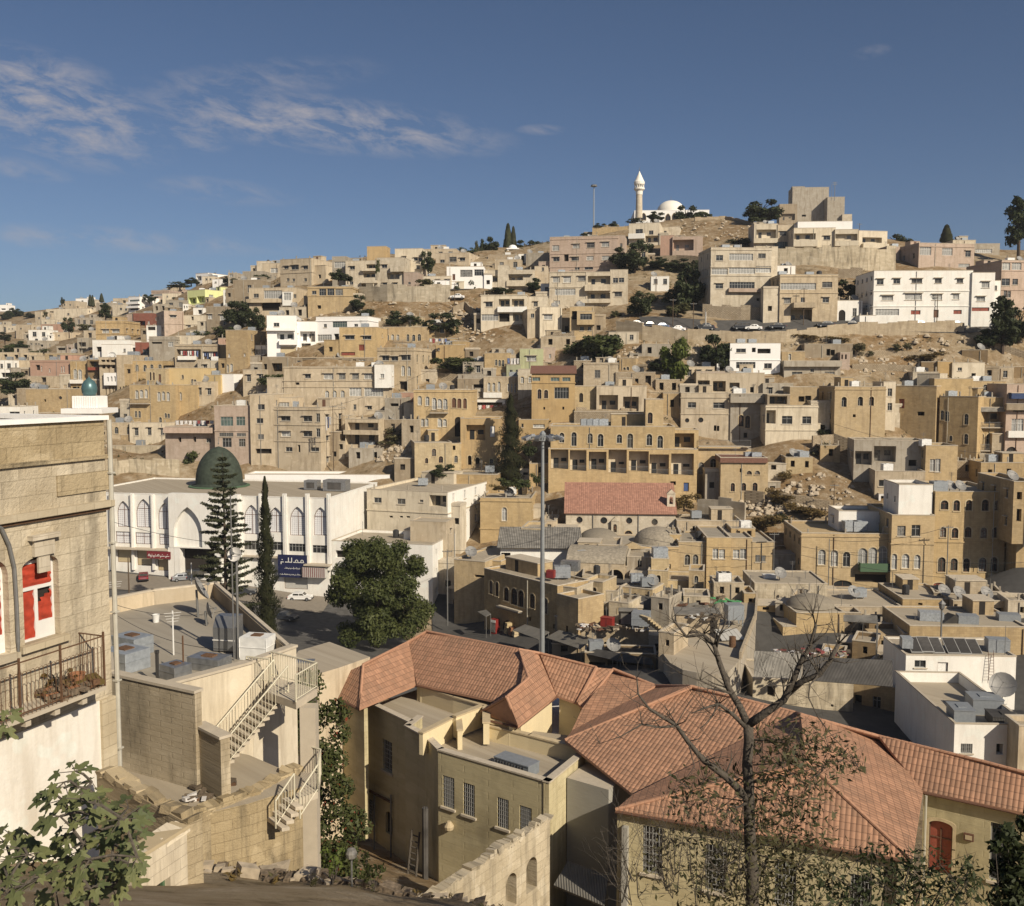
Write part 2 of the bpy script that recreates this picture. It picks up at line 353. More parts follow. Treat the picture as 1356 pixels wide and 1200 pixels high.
def wall_open(mb,W,z0,z1,ops,T=Matrix.Identity(4),mi=0,depth=.3):
 xs=sorted({0.0,W,*[o[0]for o in ops],*[o[1]for o in ops]});zs=sorted({z0,z1,*[o[2]for o in ops],*[o[3]for o in ops]})
 xs=[x for x in xs if 0<=x<=W];zs=[z for z in zs if z0<=z<=z1]
 def q(vs):mb.poly([T@Vector(p)for p in vs],mi)
 for j in range(len(zs)-1):
  i=0
  while i<len(xs)-1:
   def inside(i):
    cx,cz=(xs[i]+xs[i+1])/2,(zs[j]+zs[j+1])/2
    return any(o[0]<cx<o[1]and o[2]<cz<o[3]for o in ops)
   if inside(i):i+=1;continue
   k=i
   while k+1<len(xs)-1 and not inside(k+1):k+=1
   q([(xs[i],0,zs[j]),(xs[k+1],0,zs[j]),(xs[k+1],0,zs[j+1]),(xs[i],0,zs[j+1])]);i=k+1
 for o in ops:
  a,b,c,d=o[:4];arch=o[4];dp=o[5]if len(o)>5 else depth
  if arch=='r':
   cx,cz,r=(a+b)/2,(c+d)/2,min(b-a,d-c)/2
   ring=[(cx+r*math.cos(t*math.pi/8),cz+r*math.sin(t*math.pi/8))for t in range(16)]
   for t in range(16):
    p,n_=ring[t],ring[(t+1)%16]
    s=lambda p:(a if p[0]<cx-1e-6 else(b if p[0]>cx+1e-6 else p[0]),c if p[1]<cz-1e-6 else(d if p[1]>cz+1e-6 else p[1]))
    mb.poly([T@Vector((p[0],0,p[1])),T@Vector((p[0],dp,p[1])),T@Vector((n_[0],dp,n_[1])),T@Vector((n_[0],0,n_[1]))],mi)
   for(sx,sz,t0)in((b,d,0),(a,d,4),(a,c,8),(b,c,12)):
    for t in range(t0,t0+4):
     p,n_=ring[t],ring[(t+1)%16];mb.poly([T@Vector((sx,0,sz)),T@Vector((p[0],0,p[1])),T@Vector((n_[0],0,n_[1]))],mi)
   continue
  if arch:
   rise={1:(b-a)/2,2:(b-a)*.866,3:(b-a)*.22}[arch];spz=max(c+.05,d-rise);rise=d-spz;n=6;cx=(a+b)/2;r=(b-a)/2
   if arch==2:arc=[(b-(b-a)*math.cos(t/n*math.pi/3),spz+rise*math.sin(t/n*math.pi/3)/.866)for t in range(n+1)];arc+=[(2*cx-x,z)for x,z in arc[-2::-1]]
   else:arc=[(cx-r*math.cos(t/(2*n)*math.pi),spz+rise*math.sin(t/(2*n)*math.pi))for t in range(2*n+1)]
   k=len(arc)//2
   for t in range(k):q([(a,0,d),(arc[t][0],0,arc[t][1]),(arc[t+1][0],0,arc[t+1][1])][::-1])
   for t in range(k,len(arc)-1):q([(b,0,d),(arc[t][0],0,arc[t][1]),(arc[t+1][0],0,arc[t+1][1])][::-1])
   path=[(a,c)]+arc+[(b,c)]
  else:path=[(a,c),(a,d),(b,d),(b,c)]
  for(p,n_)in zip(path,path[1:]+path[:1]):
   q([(p[0],0,p[1]),(p[0],dp,p[1]),(n_[0],dp,n_[1]),(n_[0],0,n_[1])])
   # windows, houses
ZX,ZY,ZS=0.0,0.0,1.0
def zoom(x,y,s):
 global ZX,ZY,ZS
 ZX,ZY,ZS=x,y,s
def zp(x,y):return ZX+x/ZS,ZY+y/ZS
ARCH={'a':1,'ac':1,'as':1,'ag':1,'D':1,'A':2,'o':'r','af':3,'v':1,'ak':1,'afs':3}
DEEP={'k':.8,'ak':.8,'L':1.7,'LL':2.6,'LR':2.4,'v':.6}
WCACHE={}
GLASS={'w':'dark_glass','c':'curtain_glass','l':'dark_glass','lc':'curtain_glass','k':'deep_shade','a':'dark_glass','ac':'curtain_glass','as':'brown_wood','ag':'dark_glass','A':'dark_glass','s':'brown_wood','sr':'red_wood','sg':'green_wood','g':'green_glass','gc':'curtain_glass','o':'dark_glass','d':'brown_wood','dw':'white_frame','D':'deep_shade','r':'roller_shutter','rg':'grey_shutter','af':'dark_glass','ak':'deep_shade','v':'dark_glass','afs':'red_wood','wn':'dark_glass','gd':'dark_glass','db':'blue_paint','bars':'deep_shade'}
def arc_path(kind,a,b,c,d,n=6):
 arch=ARCH.get(kind)
 if arch=='r':
  cx,cz,r=(a+b)/2,(c+d)/2,min(b-a,d-c)/2
  return[(cx+r*math.cos(t*math.pi/8),cz+r*math.sin(t*math.pi/8))for t in range(16)]
 if not arch:return[(a,c),(a,d),(b,d),(b,c)]
 rise={1:(b-a)/2,2:(b-a)*.866,3:(b-a)*.22}[arch];spz=max(c+.05,d-rise);rise=d-spz;cx=(a+b)/2;r=(b-a)/2
 if arch==2:arc=[(b-(b-a)*math.cos(t/n*math.pi/3),spz+rise*math.sin(t/n*math.pi/3)/.866)for t in range(n+1)];arc+=[(2*cx-x,z)for x,z in arc[-2::-1]]
 else:arc=[(cx-r*math.cos(t/(2*n)*math.pi),spz+rise*math.sin(t/(2*n)*math.pi))for t in range(2*n+1)]
 return[(a,c)]+arc+[(b,c)]
def window_mesh(kind,w,h):
 """frame and pane of one opening; origin at its lower left corner in the wall's outer plane"""
 key=(kind,round(w,1),round(h,1))
 if key in WCACHE:return WCACHE[key]
 mb=MB();fr=min(.07,w*.065);dp=DEEP.get(kind,.24)-.03
 path=arc_path(kind,0,w,0,h)
 mb.poly([(x,dp,z)for x,z in path],0)
 y0,y1=dp-.06,dp-.004
 solid=kind in('k','ak','L','LL','LR','D')
 if not solid:
  cx,cz=w/2,h/2
  inner=[(cx+(x-cx)*(1-2*fr/w),cz+(z-cz)*(1-2*fr/h))for x,z in path]
  n=len(path)
  for i in range(n):
   j=(i+1)%n
   mb.poly([(path[i][0],y0,path[i][1]),(inner[i][0],y0,inner[i][1]),(inner[j][0],y0,inner[j][1]),(path[j][0],y0,path[j][1])],1)
   mb.poly([(inner[i][0],y0,inner[i][1]),(inner[i][0],y1,inner[i][1]),(inner[j][0],y1,inner[j][1]),(inner[j][0],y0,inner[j][1])],1)
  g=kind in('g','gc','gd')
  if kind not in('r','rg','o','d','dw','db'):
   nm=max(1,int(w/.75))if g else(1 if w>.5 else 0)
   for k in range(1,nm+1):
    x=w*k/(nm+1);mb.box(x-.035,x+.035,y0+.003,y1,fr,h*(.86 if kind in ARCH else 1)-fr,1)
   if h>1.2:mb.box(fr,w-fr,y0+.006,y1+.001,h*.66-.03,h*.66+.03,1)
  if kind=='bars':
   for k in range(1,6):mb.box(w*k/6-.018,w*k/6+.018,.02,.05,0,h,1)
   for k in range(1,7):mb.box(0,w,.025,.045,h*k/7-.015,h*k/7+.015,1)
  if kind in('r','rg'):
   k=0
   while k*.12<h-.1:mb.box(fr,w-fr,dp-.02,dp-.002,k*.12+.05,k*.12+.12,0);k+=1
 trim=kind[0]in 'aAv' and kind not in('af','Al','Aw')
 if trim:
  k=.16;cx=w/2
  outer=[(cx+(x-cx)*(1+2*k/w),z if z<=.001 else z+k*(z/h))for x,z in path]
  for i in range(len(path)-1):
   j=i+1
   mb.poly([(path[i][0],-.04,path[i][1]),(path[j][0],-.04,path[j][1]),(outer[j][0],-.04,outer[j][1]),(outer[i][0],-.04,outer[i][1])],2)
   mb.poly([(outer[i][0],-.04,outer[i][1]),(outer[j][0],-.04,outer[j][1]),(outer[j][0],-.002,outer[j][1]),(outer[i][0],-.002,outer[i][1])],2)
   mb.poly([(path[i][0],-.04,path[i][1]),(path[i][0],.1,path[i][1]),(path[j][0],.1,path[j][1]),(path[j][0],-.04,path[j][1])],2)
 if kind in('a','ac','as','ag','A','w','c','l','lc','s','wn','bars','af'):mb.box(-.12,w+.12,-.12,.2,-.14,-.004,2 if trim else 3)
 if kind in('l','lc'):mb.box(-.25,w+.25,-.42,.1,h+.06,h+.2,3)
 mats=[GLASS.get(kind,'dark_glass'),'white_frame' if kind in('c','lc','gc','ac')else('grey_frame' if kind in('w','l','g','gd','bars','a','v')else 'brown_wood'),'lintel_stone','lintel_concrete']
 me_o=mb.build('window',mats);me=me_o.data;bpy.data.objects.remove(me_o)
 WCACHE[key]=me
 return me
def place_window(kind,x,z,w,h,parent,T=None,wallmat=None):
 nm='door' if kind in('d','dw','D','db')else('roller_shutter' if kind in('r','rg')else('porch_recess' if kind in('L','LL','LR')else 'window'))
 if kind in('L','LL','LR'):
  mb=MB();dp=DEEP[kind]-.02
  mb.box(0,w,dp,dp+.05,0,h,0)
  mb.box(w*.15,w*.15+min(1.0,w*.3),dp-.04,dp-.002,.02,min(2.1,h*.85),1);
  if w>2.6:mb.box(w*.58,w*.58+min(1.3,w*.3),dp-.04,dp-.002,h*.35,min(2.1,h*.85),1)
  if kind=='LR':
   m3=MB()
   for xx in np.arange(.1,w,.22):m3.box(xx-.015,xx+.015,.06,.09,.02,1.0)
   m3.box(0,w,.05,.1,1.0,1.06);r3=m3.build('railing','pole_metal',parent);r3.matrix_local=(T@Matrix.Translation((x,0,z)))if T is not None else Matrix.Translation((x,0,z))
  o=mb.build(nm,['cream_plaster' if kind=='LR' else(wallmat or 'cream_plaster'),'dark_glass','pole_metal'],parent)
 else:
  o=bpy.data.objects.new(nm,window_mesh(kind,w,h));col.objects.link(o);o.parent=parent
 m=Matrix.Translation((x,0,z))
 o.matrix_local=(T@m)if T is not None else m
 return o
TANKS=[]
hrs=random.Random(99)
plain('brown_tiles',(.17,.085,.06),.8,0,.2,3)
def H(label,mat,xl,xr,yt,yb,win=(),a=0.0,d=9.0,Y=None,name='house',cat='house',short=None,par=.45,base=5.0,side=None,bal=(),band=(),top=(),blocks=(),group=None,roof='roof_dust',dY=0.0,coping='lintel_concrete',tiles=None,root=None,at_y=None,rmat=None):
 """one building; picture rectangle xl..xr, yt..yb is its front face in the current zoom"""
 (pl,pt),(pr,pb)=zp(xl,yt),zp(xr,yb)
 pc=(pl+pr)/2
 if Y is None:Y=hit(pc,min(pb,at_y or pb))
 Y+=dY
 C=at(pc,pb,Y);al=R(a);ux=Vector((math.cos(al),math.sin(al),0));nn=Vector((math.sin(al),-math.cos(al),0))
 def on(px,py):
  r=ray(px,py);return r*(nn.dot(C)/nn.dot(r))
 PL,PR=on(pl,pb),on(pr,pb)
 W=(PR-PL).dot(ux);z0=C.z;Ht=on(pc,pt).z-z0
 O=Vector((PL.x,PL.y,z0))
 if root is None:
  root=empty(name,O,label,cat,group,al);first=True
  loc=Matrix.Identity(4)
 else:
  first=False
  loc=(Matrix.Translation(root.location)@Matrix.Rotation(root.rotation_euler.z,4,'Z')).inverted()@(Matrix.Translation(O)@Matrix.Rotation(al,4,'Z'))
 def lp(x,y):
  q=on(*zp(x,y));return(q-O).dot(ux),q.z-z0
 ops=[];wins=[]
 for s in win:
  kind,yc,ww,hh,*xs=s
  for xc in xs:
   x0,zt=lp(xc-ww/2,yc-hh/2);x1,zb=lp(xc+ww/2,yc+hh/2)
   if abs(root.location.y)>120:jx,jz=(x1-x0)*.10,(zt-zb)*.10;x0-=hrs.uniform(-.3,1)*jx;x1+=hrs.uniform(-.3,1)*jx;zt+=hrs.uniform(-.6,1)*jz;zb-=hrs.uniform(-.6,1)*jz
   x0,x1=max(.12,x0),min(W-.12,x1);zt=min(zt,Ht-.12)
   if x1-x0<.2 or zt-zb<.2:continue
   if any(x0<o[1]and x1>o[0]and zb<o[3]and zt>o[2]for o in ops):continue
   ops.append((x0,x1,zb,zt,ARCH.get(kind,0),DEEP.get(kind,.24)));wins.append((kind,x0,zb,x1-x0,zt-zb))
 if side is None and Y>125 and hrs.random()<.8 and Ht>2.4:side=('R' if C.x<0 else 'L',hrs.choice(('w','k','w','l')),max(1,int(Ht/3.3)),max(1,int(d/hrs.uniform(3.2,5))),hrs.uniform(.7,1.2),hrs.uniform(.9,1.5))
 mb=MB();mr=MB()if rmat else mb
 wall_open(mb,W,-base,Ht,ops)
 T_R=Matrix.Translation((W,0,0))@Matrix.Rotation(R(90),4,'Z');T_L=Matrix.Translation((0,d,0))@Matrix.Rotation(R(-90),4,'Z')
 sw=[]
 if side:
  sd_,kind,rows,cols=side[:4]
  ww,hh=(side[4],side[5])if len(side)>5 else(1.1,1.3)
  so=[]
  for r_ in range(rows):
   for c_ in range(cols):
    cx=d*(c_+.5)/cols;cz=Ht*(r_+.5)/rows+.1
    so.append((cx-ww/2,cx+ww/2,cz-hh/2,cz+hh/2,ARCH.get(kind,0),DEEP.get(kind,.24)))
    sw.append((kind,cx-ww/2,cz-hh/2,ww,hh))
  wall_open(mr,d,-base,Ht,so if sd_=='R' else[],T_R);wall_open(mb,d,-base,Ht,so if sd_=='L' else[],T_L)
 else:
  wall_open(mr,d,-base,Ht,[],T_R);wall_open(mb,d,-base,Ht,[],T_L)
 mb.poly([(0,d,-base),(W,d,-base),(W,d,Ht),(0,d,Ht)])
 for by in band:
  z=lp((xl+xr)/2,by)[1]
  mb.box(-.14,W+.14,-.14,d,z-.1,z+.1)
 wo=mb.build('wall',mat,root);wo.matrix_local=loc
 if rmat:wo=mr.build('end_wall',rmat,root);wo.matrix_local=loc
 rb=MB()
 if tiles:
  ov=.35;rise=tiles
  P=[(-ov,-ov,Ht-.1),(W+ov,-ov,Ht-.1),(W+ov,d/2,Ht+rise),(-ov,d/2,Ht+rise),(W+ov,d+ov,Ht-.1),(-ov,d+ov,Ht-.1)]
  rb.poly([P[0],P[1],P[2],P[3]]);rb.poly([P[3],P[2],P[4],P[5]]);q=[(x,y,z-.14)for x,y,z in P]
  rb.poly(q[0:4],1);rb.poly([q[3],q[2],q[4],q[5]],1);rb.poly([P[0],P[1],q[1],q[0]],1);rb.poly([P[1],P[2],q[2],q[1]],1);rb.poly([P[0],P[3],q[3],q[0]],1)
  rb.poly([(0,0,Ht-.3),(0,d,Ht-.3),(0,d/2,Ht+rise-.15)],2);rb.poly([(W,0,Ht-.3),(W,d,Ht-.3),(W,d/2,Ht+rise-.15)],2)
  ro=rb.build('roof',['brown_tiles','brown_wood',mat],root)
 else:
  t=.22;zr=Ht-par
  rb.poly([(t,t,zr),(W-t,t,zr),(W-t,d-t,zr),(t,d-t,zr)],0)
  for vs in([(t,t),(W-t,t)],[(W-t,t),(W-t,d-t)],[(W-t,d-t),(t,d-t)],[(t,d-t),(t,t)]):
   rb.poly([(*vs[0],zr),(*vs[1],zr),(*vs[1],Ht),(*vs[0],Ht)],1)
  e=.05
  rb.box(-e,W+e,-e,t,Ht+.003,Ht+.12,2);rb.box(-e,W+e,d-t,d+e,Ht+.003,Ht+.12,2);rb.box(-e,t,t,d-t,Ht+.003,Ht+.118,2);rb.box(W-t,W+e,t,d-t,Ht+.003,Ht+.118,2)
  ro=rb.build('roof',[roof,mat,coping],root)
 ro.matrix_local=loc
 for k in wins:place_window(*k,root,loc,mat)
 for k in sw:place_window(*k,root,loc@(T_R if side[0]=='R' else T_L),mat)
 for b in bal:
  x0,x1,y0,y1,pj=b[:5];bm_=b[5]if len(b)>5 else mat
  (ax,zt),(bx,zb)=lp(x0,y0),lp(x1,y1)
  bb=MB();th=.12
  bb.box(ax,bx,-pj,-.003,zb,zb+.16,0)
  if bm_=='rail':
   for xx in np.arange(ax+.05,bx,.16):bb.box(xx-.012,xx+.012,-pj+.04,-pj+.065,zb+.16,zt,1)
   for zz in(zb+.22,zt):bb.box(ax,bx,-pj+.03,-pj+.075,zz-.025,zz+.025,1)
   for xx in(ax+.04,bx-.04):bb.box(xx-.025,xx+.025,-pj+.07,-.003,zt-.025,zt+.025,1);bb.box(xx-.02,xx+.02,-pj+.03,-pj+.08,zb+.16,zt,1)
   mats=['lintel_concrete','pole_metal']
  else:
   bb.box(ax,bx,-pj,-pj+th,zb+.16,zt,0);bb.box(ax,ax+th,-pj+th,-.003,zb+.16,zt,0);bb.box(bx-th,bx,-pj+th,-.003,zb+.16,zt,0);mats=[bm_,bm_]
  bo=bb.build('balcony',mats,root);bo.matrix_local=loc
 sh=short or label
 for tp in top:
  kd,u_,v_=tp[:3];p=loc@Vector((W*u_,d*v_,Ht-par))
  wp=Matrix.Translation(root.location)@Matrix.Rotation(root.rotation_euler.z,4,'Z')@p
  if kd=='box':
   ww,dd,hh=tp[3:6];b2=MB();b2.box(-ww/2,ww/2,-dd/2,dd/2,.003,hh);b2.box(-ww/2-.1,ww/2+.1,-dd/2-.1,dd/2+.1,hh+.003,hh+.15);b2.box(-.4,.4,-dd/2-.02,-dd/2-.003,.02,2.0,1)
   o=b2.build('stairhead',[mat,'brown_wood'],root);o.matrix_local=Matrix.Translation(p)@Matrix.Rotation(loc.to_euler().z,4,'Z')
  else:TANKS.append((kd,wp,sh))
 for b in blocks:
  b=dict(b);r_=b.pop('r');b.setdefault('mat',mat);m2=b.pop('mat')
  H(label,m2,*r_,root=root,short=sh,Y=b.pop('Y',Y-dY),a=b.pop('a',a),**b)
 if first and not tiles and at_y!=-1:
  def tp_(u_,v_):return Matrix.Translation(root.location)@Matrix.Rotation(al,4,'Z')@Vector((W*u_,d*v_,Ht-par))
  far=Y>120
  if far and not top and W>4:
   for k in range(hrs.choice((0,1,1,2))):TANKS.append((hrs.choice(('tank','tank','tankw','drum','tank')),tp_(hrs.uniform(.15,.85),hrs.uniform(.2,.7)),sh))
   if hrs.random()<.35:TANKS.append(('dish',tp_(hrs.uniform(.1,.9),hrs.uniform(.1,.5)),sh))
  if far and hrs.random()<.6:TANKS.append(('mast',tp_(hrs.uniform(.1,.9),hrs.uniform(.2,.8)),sh))
  if far:
   for sgn in(-1,1):
    if hrs.random()<.5:
     ww,dd,hh=hrs.uniform(1.8,4.2),hrs.uniform(2.5,5),Ht*hrs.uniform(.3,.75);y0=hrs.uniform(-.8,d*.4);xa=-ww if sgn<0 else W+.004;xa-=.004 if sgn<0 else 0;m2=hrs.choice((mat,mat,'grey_concrete','buff_stone','brown_concrete','pale_stone'));b2=MB()
     zk=max(.2,hh*.35);Ta=Matrix.Translation((xa,y0,0));wall_open(b2,ww,-base,hh,[(ww*.3,min(ww*.3+1.0,ww-.2),zk,max(zk+.3,min(hh-.2,zk+1.2)),0,.5)],Ta)
     for q in([(0,0),(0,dd)],[(ww,0),(ww,dd)],[(0,dd),(ww,dd)]):b2.poly([Ta@Vector((*q[0],-base)),Ta@Vector((*q[1],-base)),Ta@Vector((*q[1],hh)),Ta@Vector((*q[0],hh))])
     b2.poly([Ta@Vector(v_)for v_ in((ww*.25,.5,zk-.1),(ww*.9,.5,zk-.1),(ww*.9,.5,hh),(ww*.25,.5,hh))],2);b2.box(xa-.08,xa+ww+.08,y0-.1,y0+dd,hh+.003,hh+hrs.choice((.14,.5)),1)
     b2.build('annex',[m2,hrs.choice(('lintel_concrete',m2)),'deep_shade'],root)
   if hrs.random()<.7 and W>3:
    b2=MB();xx=hrs.uniform(.15,W-.15);b2.tube([(xx,-.09,Ht-.2),(xx,-.09,-1.5)],.06,5);b2.build('drainpipe',hrs.choice(('pole_metal','rust_metal','pipe_paint')),root)
  if far and W>6 and hrs.random()<.5:
   ww,dd,hh=hrs.uniform(2.2,W*.45),hrs.uniform(2.2,d*.5),hrs.uniform(1.6,2.5);x0=hrs.uniform(.3,max(.31,W-ww-.3));y0=d-dd-.3
   b2=MB();b2.box(x0,x0+ww,y0,y0+dd,Ht-par+.003,Ht-par+hh);b2.box(x0-.12,x0+ww+.12,y0-.12,y0+dd+.12,Ht-par+hh+.003,Ht-par+hh+.14,1);b2.box(x0+ww*.3,x0+ww*.3+.8,y0-.02,y0-.004,Ht-par+.02,Ht-par+min(1.9,hh-.1),2);b2.build('roof_room',[mat,'lintel_concrete','deep_shade'],root)
  if far and hrs.random()<.3:
   b2=MB();[b2.box(x-.12,x+.12,y-.12,y+.12,Ht-par+.003,Ht+hrs.uniform(.5,1.2))for x in(W*.08,W*.5,W*.92)for y in(.5,d-.5)];o2=b2.build('column_stubs','grey_concrete',root)
   o2['kind']='stuff'
 return root
 # hillside houses
def hillside(H):
# hillside houses
 zoom(300,300,3.988)
 H('large cream block house with flat roof on the crest beside the white and pink cluster','buff_plaster',285,450,172,312,[('l',216,24,16,316,418),('l',216,36,22,360),('w',282,14,14,325,354,417),('k',318,30,14,415)],a=-22,d=17,side=('R','w',2,1,.8,.8),band=(245,),top=[('drum',.3,.4),('box',.7,.6,3,3,2.2)],short='large cream block house on the crest')
 H('long low house with sloping grey roof slab behind the cream block house','buff_plaster',190,285,195,290,[('c',232,40,24,252),('k',270,22,14,215)],a=-8,d=10,dY=8,roof='roof_grey',blocks=[dict(r=(85,200,238,282),dY=-3,d=12,mat='grey_concrete')])
 H('cream house with glazed bay above a dark open undercroft on the rocky slope','buff_plaster',120,372,325,452,[('w',366,26,18,155),('gc',358,92,40,245),('w',368,14,18,362),('k',424,92,42,230),('k',418,36,22,350)],a=-6,d=11,bal=[(110,375,385,402,1.1)],blocks=[dict(r=(295,345,345,400),dY=-2.0,d=3,mat='white_plaster',base=1,win=[('gc',370,38,34,320)])])
 H('ochre house with curved stone base and pillared window band under a flat slab','gold_stone',430,662,318,458,[('w',350,22,18,462),('gd',346,34,34,508,551),('gd',349,36,32,594,630),('k',425,18,18,490)],a=-4,d=13,band=(325,368),roof='roof_grey')
 H('white and cream apartment cluster with stepped balconies and ochre stair tower','pale_stone',630,800,182,338,[('l',220,26,18,665),('L',213,50,24,765),('L',258,64,24,752),('L',312,64,30,750),('w',300,18,18,660)],a=-8,d=14,bal=[(718,800,224,236,1.2),(714,800,288,300,1.2)],blocks=[dict(r=(796,940,166,352),win=[('l',211,28,18,834),('L',262,60,28,880),('l',308,22,20,836,892),('d',338,14,26,852)],dY=-1.5,d=15,bal=[(870,940,212,240,1.3)]),dict(r=(890,1036,118,262),win=[('l',166,18,18,940),('l',173,16,18,998,1024),('w',215,18,18,930,1010)],dY=6,d=10,mat='cream_plaster'),dict(r=(936,1010,242,356),win=[('w',300,12,14,965)],dY=-3,d=10,mat='pink_stone'),dict(r=(742,842,106,170),dY=7,d=5,mat='ochre_plain'),dict(r=(558,632,160,242),win=[('gc',200,60,30,600)],dY=4,d=8,mat='grey_concrete')],top=[('tank',.2,.3)],short='white and cream apartment cluster')
 H('flat tan house above the white building with broad glazing','buff_plaster',1105,1278,140,214,[('w',183,24,16,1140),('w',174,36,26,1195),('l',174,26,16,1246)],a=-14,d=14,dY=6,side=('R','w',1,2,.9,1.0))
 H('white building with two broad glazed windows behind dark roadside trees','clean_white',1163,1360,212,334,[('gd',246,60,36,1268),('gd',243,58,36,1336),('d',266,15,30,1200),('w',310,20,16,1230)],a=-2,d=10)
 H('bright white villa with open stair and garage under its front balcony','clean_white',216,372,470,690,[('w',519,30,18,264),('L',585,90,44,310),('r',655,84,42,332)],a=6,d=12,bal=[(212,362,538,552,1.0),(280,374,598,626,1.2)],blocks=[dict(r=(372,474,502,690),dY=2,d=9,win=[('L',580,70,50,430),('L',640,50,40,420)])],at_y=680,short='bright white villa')
 H('white two storey house with dark ribbon window and grey shaded basement','clean_white',474,746,476,605,[('w',525,16,18,521),('g',517,70,28,601),('w',521,18,14,684),('gc',588,74,36,516),('k',585,24,32,580)],a=-12,d=12,band=(498,),short='white house with ribbon window',top=[('tank',.8,.5)])
 H('tan house with two hooded windows and rust coloured panels','gold_stone',597,796,533,692,[('l',587,46,20,652,740),('sr',640,28,34,715),('sr',672,66,18,642)],a=-8,d=10,side=('R','w',2,1,.9,1))
 H('narrow ochre house with a row of six tall arched windows','ochre_stone',826,1069,532,640,[('ac',590,15,36,850,877,905),('a',588,15,36,958,988,1018)],a=-4,d=10,dY=3,bal=[(885,985,600,622,1.2,'rail')])
 H('corner house of weathered olive stone with angled wall and square dark opening','buff_stone',798,992,642,868,[('l',696,36,24,838,888),('l',693,46,28,945),('a',765,15,46,870),('ac',764,18,50,932,965),('k',842,42,48,934)],a=-14,d=13,band=(655,),side=('R','a',2,3,1.0,2.0))
 H('wide cream terrace house with arched middle storey and long upper window row','buff_plaster',305,862,742,962,[('l',791,30,22,430),('lc',792,46,28,535),('l',791,34,28,612,680),('lc',792,38,30,748),('ac',888,20,46,530,571,612),('gc',873,64,42,682),('gc',873,96,46,775),('k',830,20,14,375)],a=-3,d=9,band=(745,815,848),blocks=[dict(r=(782,870,730,830),dY=-1.5,d=4,mat='white_plaster',base=1,win=[('c',790,20,24,822)]),dict(r=(480,830,905,1012),dY=-2,d=5,win=[('w',955,14,28,678),('l',957,22,20,755)])],short='wide cream terrace house')
 H('shabby rooftop rooms with dark doorways above the wide cream terrace house','brown_concrete',340,795,694,745,[('k',712,70,34,438),('w',716,16,16,382,498),('k',716,18,34,543,600),('c',714,30,20,640,715),('k',718,16,28,675)],a=-3,d=6,dY=4)
 H('stacked cream apartment house with hooded windows and laundry on its corner balcony','buff_plaster',256,500,955,1290,[('l',1015,50,26,312),('l',1015,46,26,430),('w',1010,26,40,487),('lc',1095,46,28,315),('l',1095,42,28,428),('w',1090,26,44,487),('w',1176,34,22,332),('w',1178,40,22,465),('k',1172,14,34,382)],a=-16,d=13,band=(968,1048,1135),side=('R','l',3,2,1.3,1.2),top=[('tank',.2,.4),('box',.8,.6,3,3,2.2)],short='stacked cream apartment house',blocks=[dict(r=(610,628,1000,1290),dY=6,d=6)])
 H('tall tan house with three small windows squeezed behind the pinkish block','buff_plaster',130,258,888,1270,[('w',955,34,28,184),('w',1025,36,26,176),('bars',1110,30,24,180),('k',1185,90,26,195)],a=-5,d=14,blocks=[dict(r=(248,345,905,990),dY=3,d=9,win=[('gc',940,70,26,290)])],short='tall tan house')
 H('house with a deep shaded balcony and red cloth above a black undercroft','buff_plaster',628,806,1018,1200,[('L',1056,150,40,715),('LL',1128,160,58,715)],a=-14,d=9,bal=[(624,806,1074,1100,.8)],side=('R','w',2,1,.7,.8))
 H('grey concrete annex with stained plaster and small upper slit','grey_concrete',836,930,908,1105,[('k',942,40,15,886)],a=-8,d=9)
 H('low grey flat roofed house half hidden above the balcony house with washing','grey_concrete',1222,1356,782,868,[('k',855,34,50,1328)],a=-8,d=9,dY=2)
 H('plain ochre wall house beneath the rocks beside drying laundry','ochre_plain',1106,1262,626,705,[('w',648,12,12,1120)],a=-6,d=6)
 H('stone house with pale double window and two slits beside the lime coloured tree slope','ochre_stone',0,112,548,772,[('ac',750,16,42,4,26),('c',682,10,20,14),('c',678,10,14,95)],a=-12,d=11)
 H('small white glazed box house beside the villa with open stair','white_plaster',146,212,628,690,[('gc',664,54,26,178)],a=-8,d=7)
 H('dark open sheds with concrete posts under a flat slab','brown_concrete',190,330,690,792,[('LL',745,50,40,268),('k',745,18,40,205)],a=-3,d=7,roof='roof_grey')
 H('low white parapet terrace above the tall tan house','white_plaster',208,372,858,912,[('w',870,16,26,347)],a=-2,d=5)
 zoom(600,220,3.988)
 H('cream house with brown stair strip and rounded balconies','pale_stone',166,430,550,650,[('L',600,66,34,205),('sr',590,26,110,259),('L',598,72,34,335)],a=-4,d=12,bal=[(160,236,616,642,1.4),(284,382,606,636,1.4),(284,420,552,572,1.0)],blocks=[dict(r=(236,292,524,650),dY=-.8,d=6),dict(r=(430,500,530,620),dY=3,d=8,win=[('w',545,12,18,474)],mat='buff_plaster')],short='cream house with stair strip')
 H('long rubble garden wall house under the crest pines','rubble_stone',184,345,470,525,[],a=-4,d=8,dY=5,base=8)
 H('small white gatehouse beside the rubble wall on the crest','white_plaster',345,385,465,515,[('k',490,14,30,368)],a=0,d=5)
 H('concrete house with white end wall behind the rounded balconies','grey_concrete',385,508,460,530,[],a=-8,d=8,dY=2,base=8)
 H('long pink stone building of three storeys with white shuttered windows','pink_stone',510,868,372,556,[('c',434,34,26,543),('lc',422,36,22,650),('l',418,38,24,728),('lc',413,38,24,805),('l',492,34,20,545),('k',485,20,36,598),('l',490,36,20,645),('c',486,36,20,723,806),('w',540,40,14,715),('w',540,24,14,655)],a=-10,d=13,band=(385,462,532),side=('R','w',2,2,1,1.3),blocks=[dict(r=(860,906,366,456),dY=-1,d=11,base=0,win=[('w',418,12,20,888)])],short='long pink stone building')
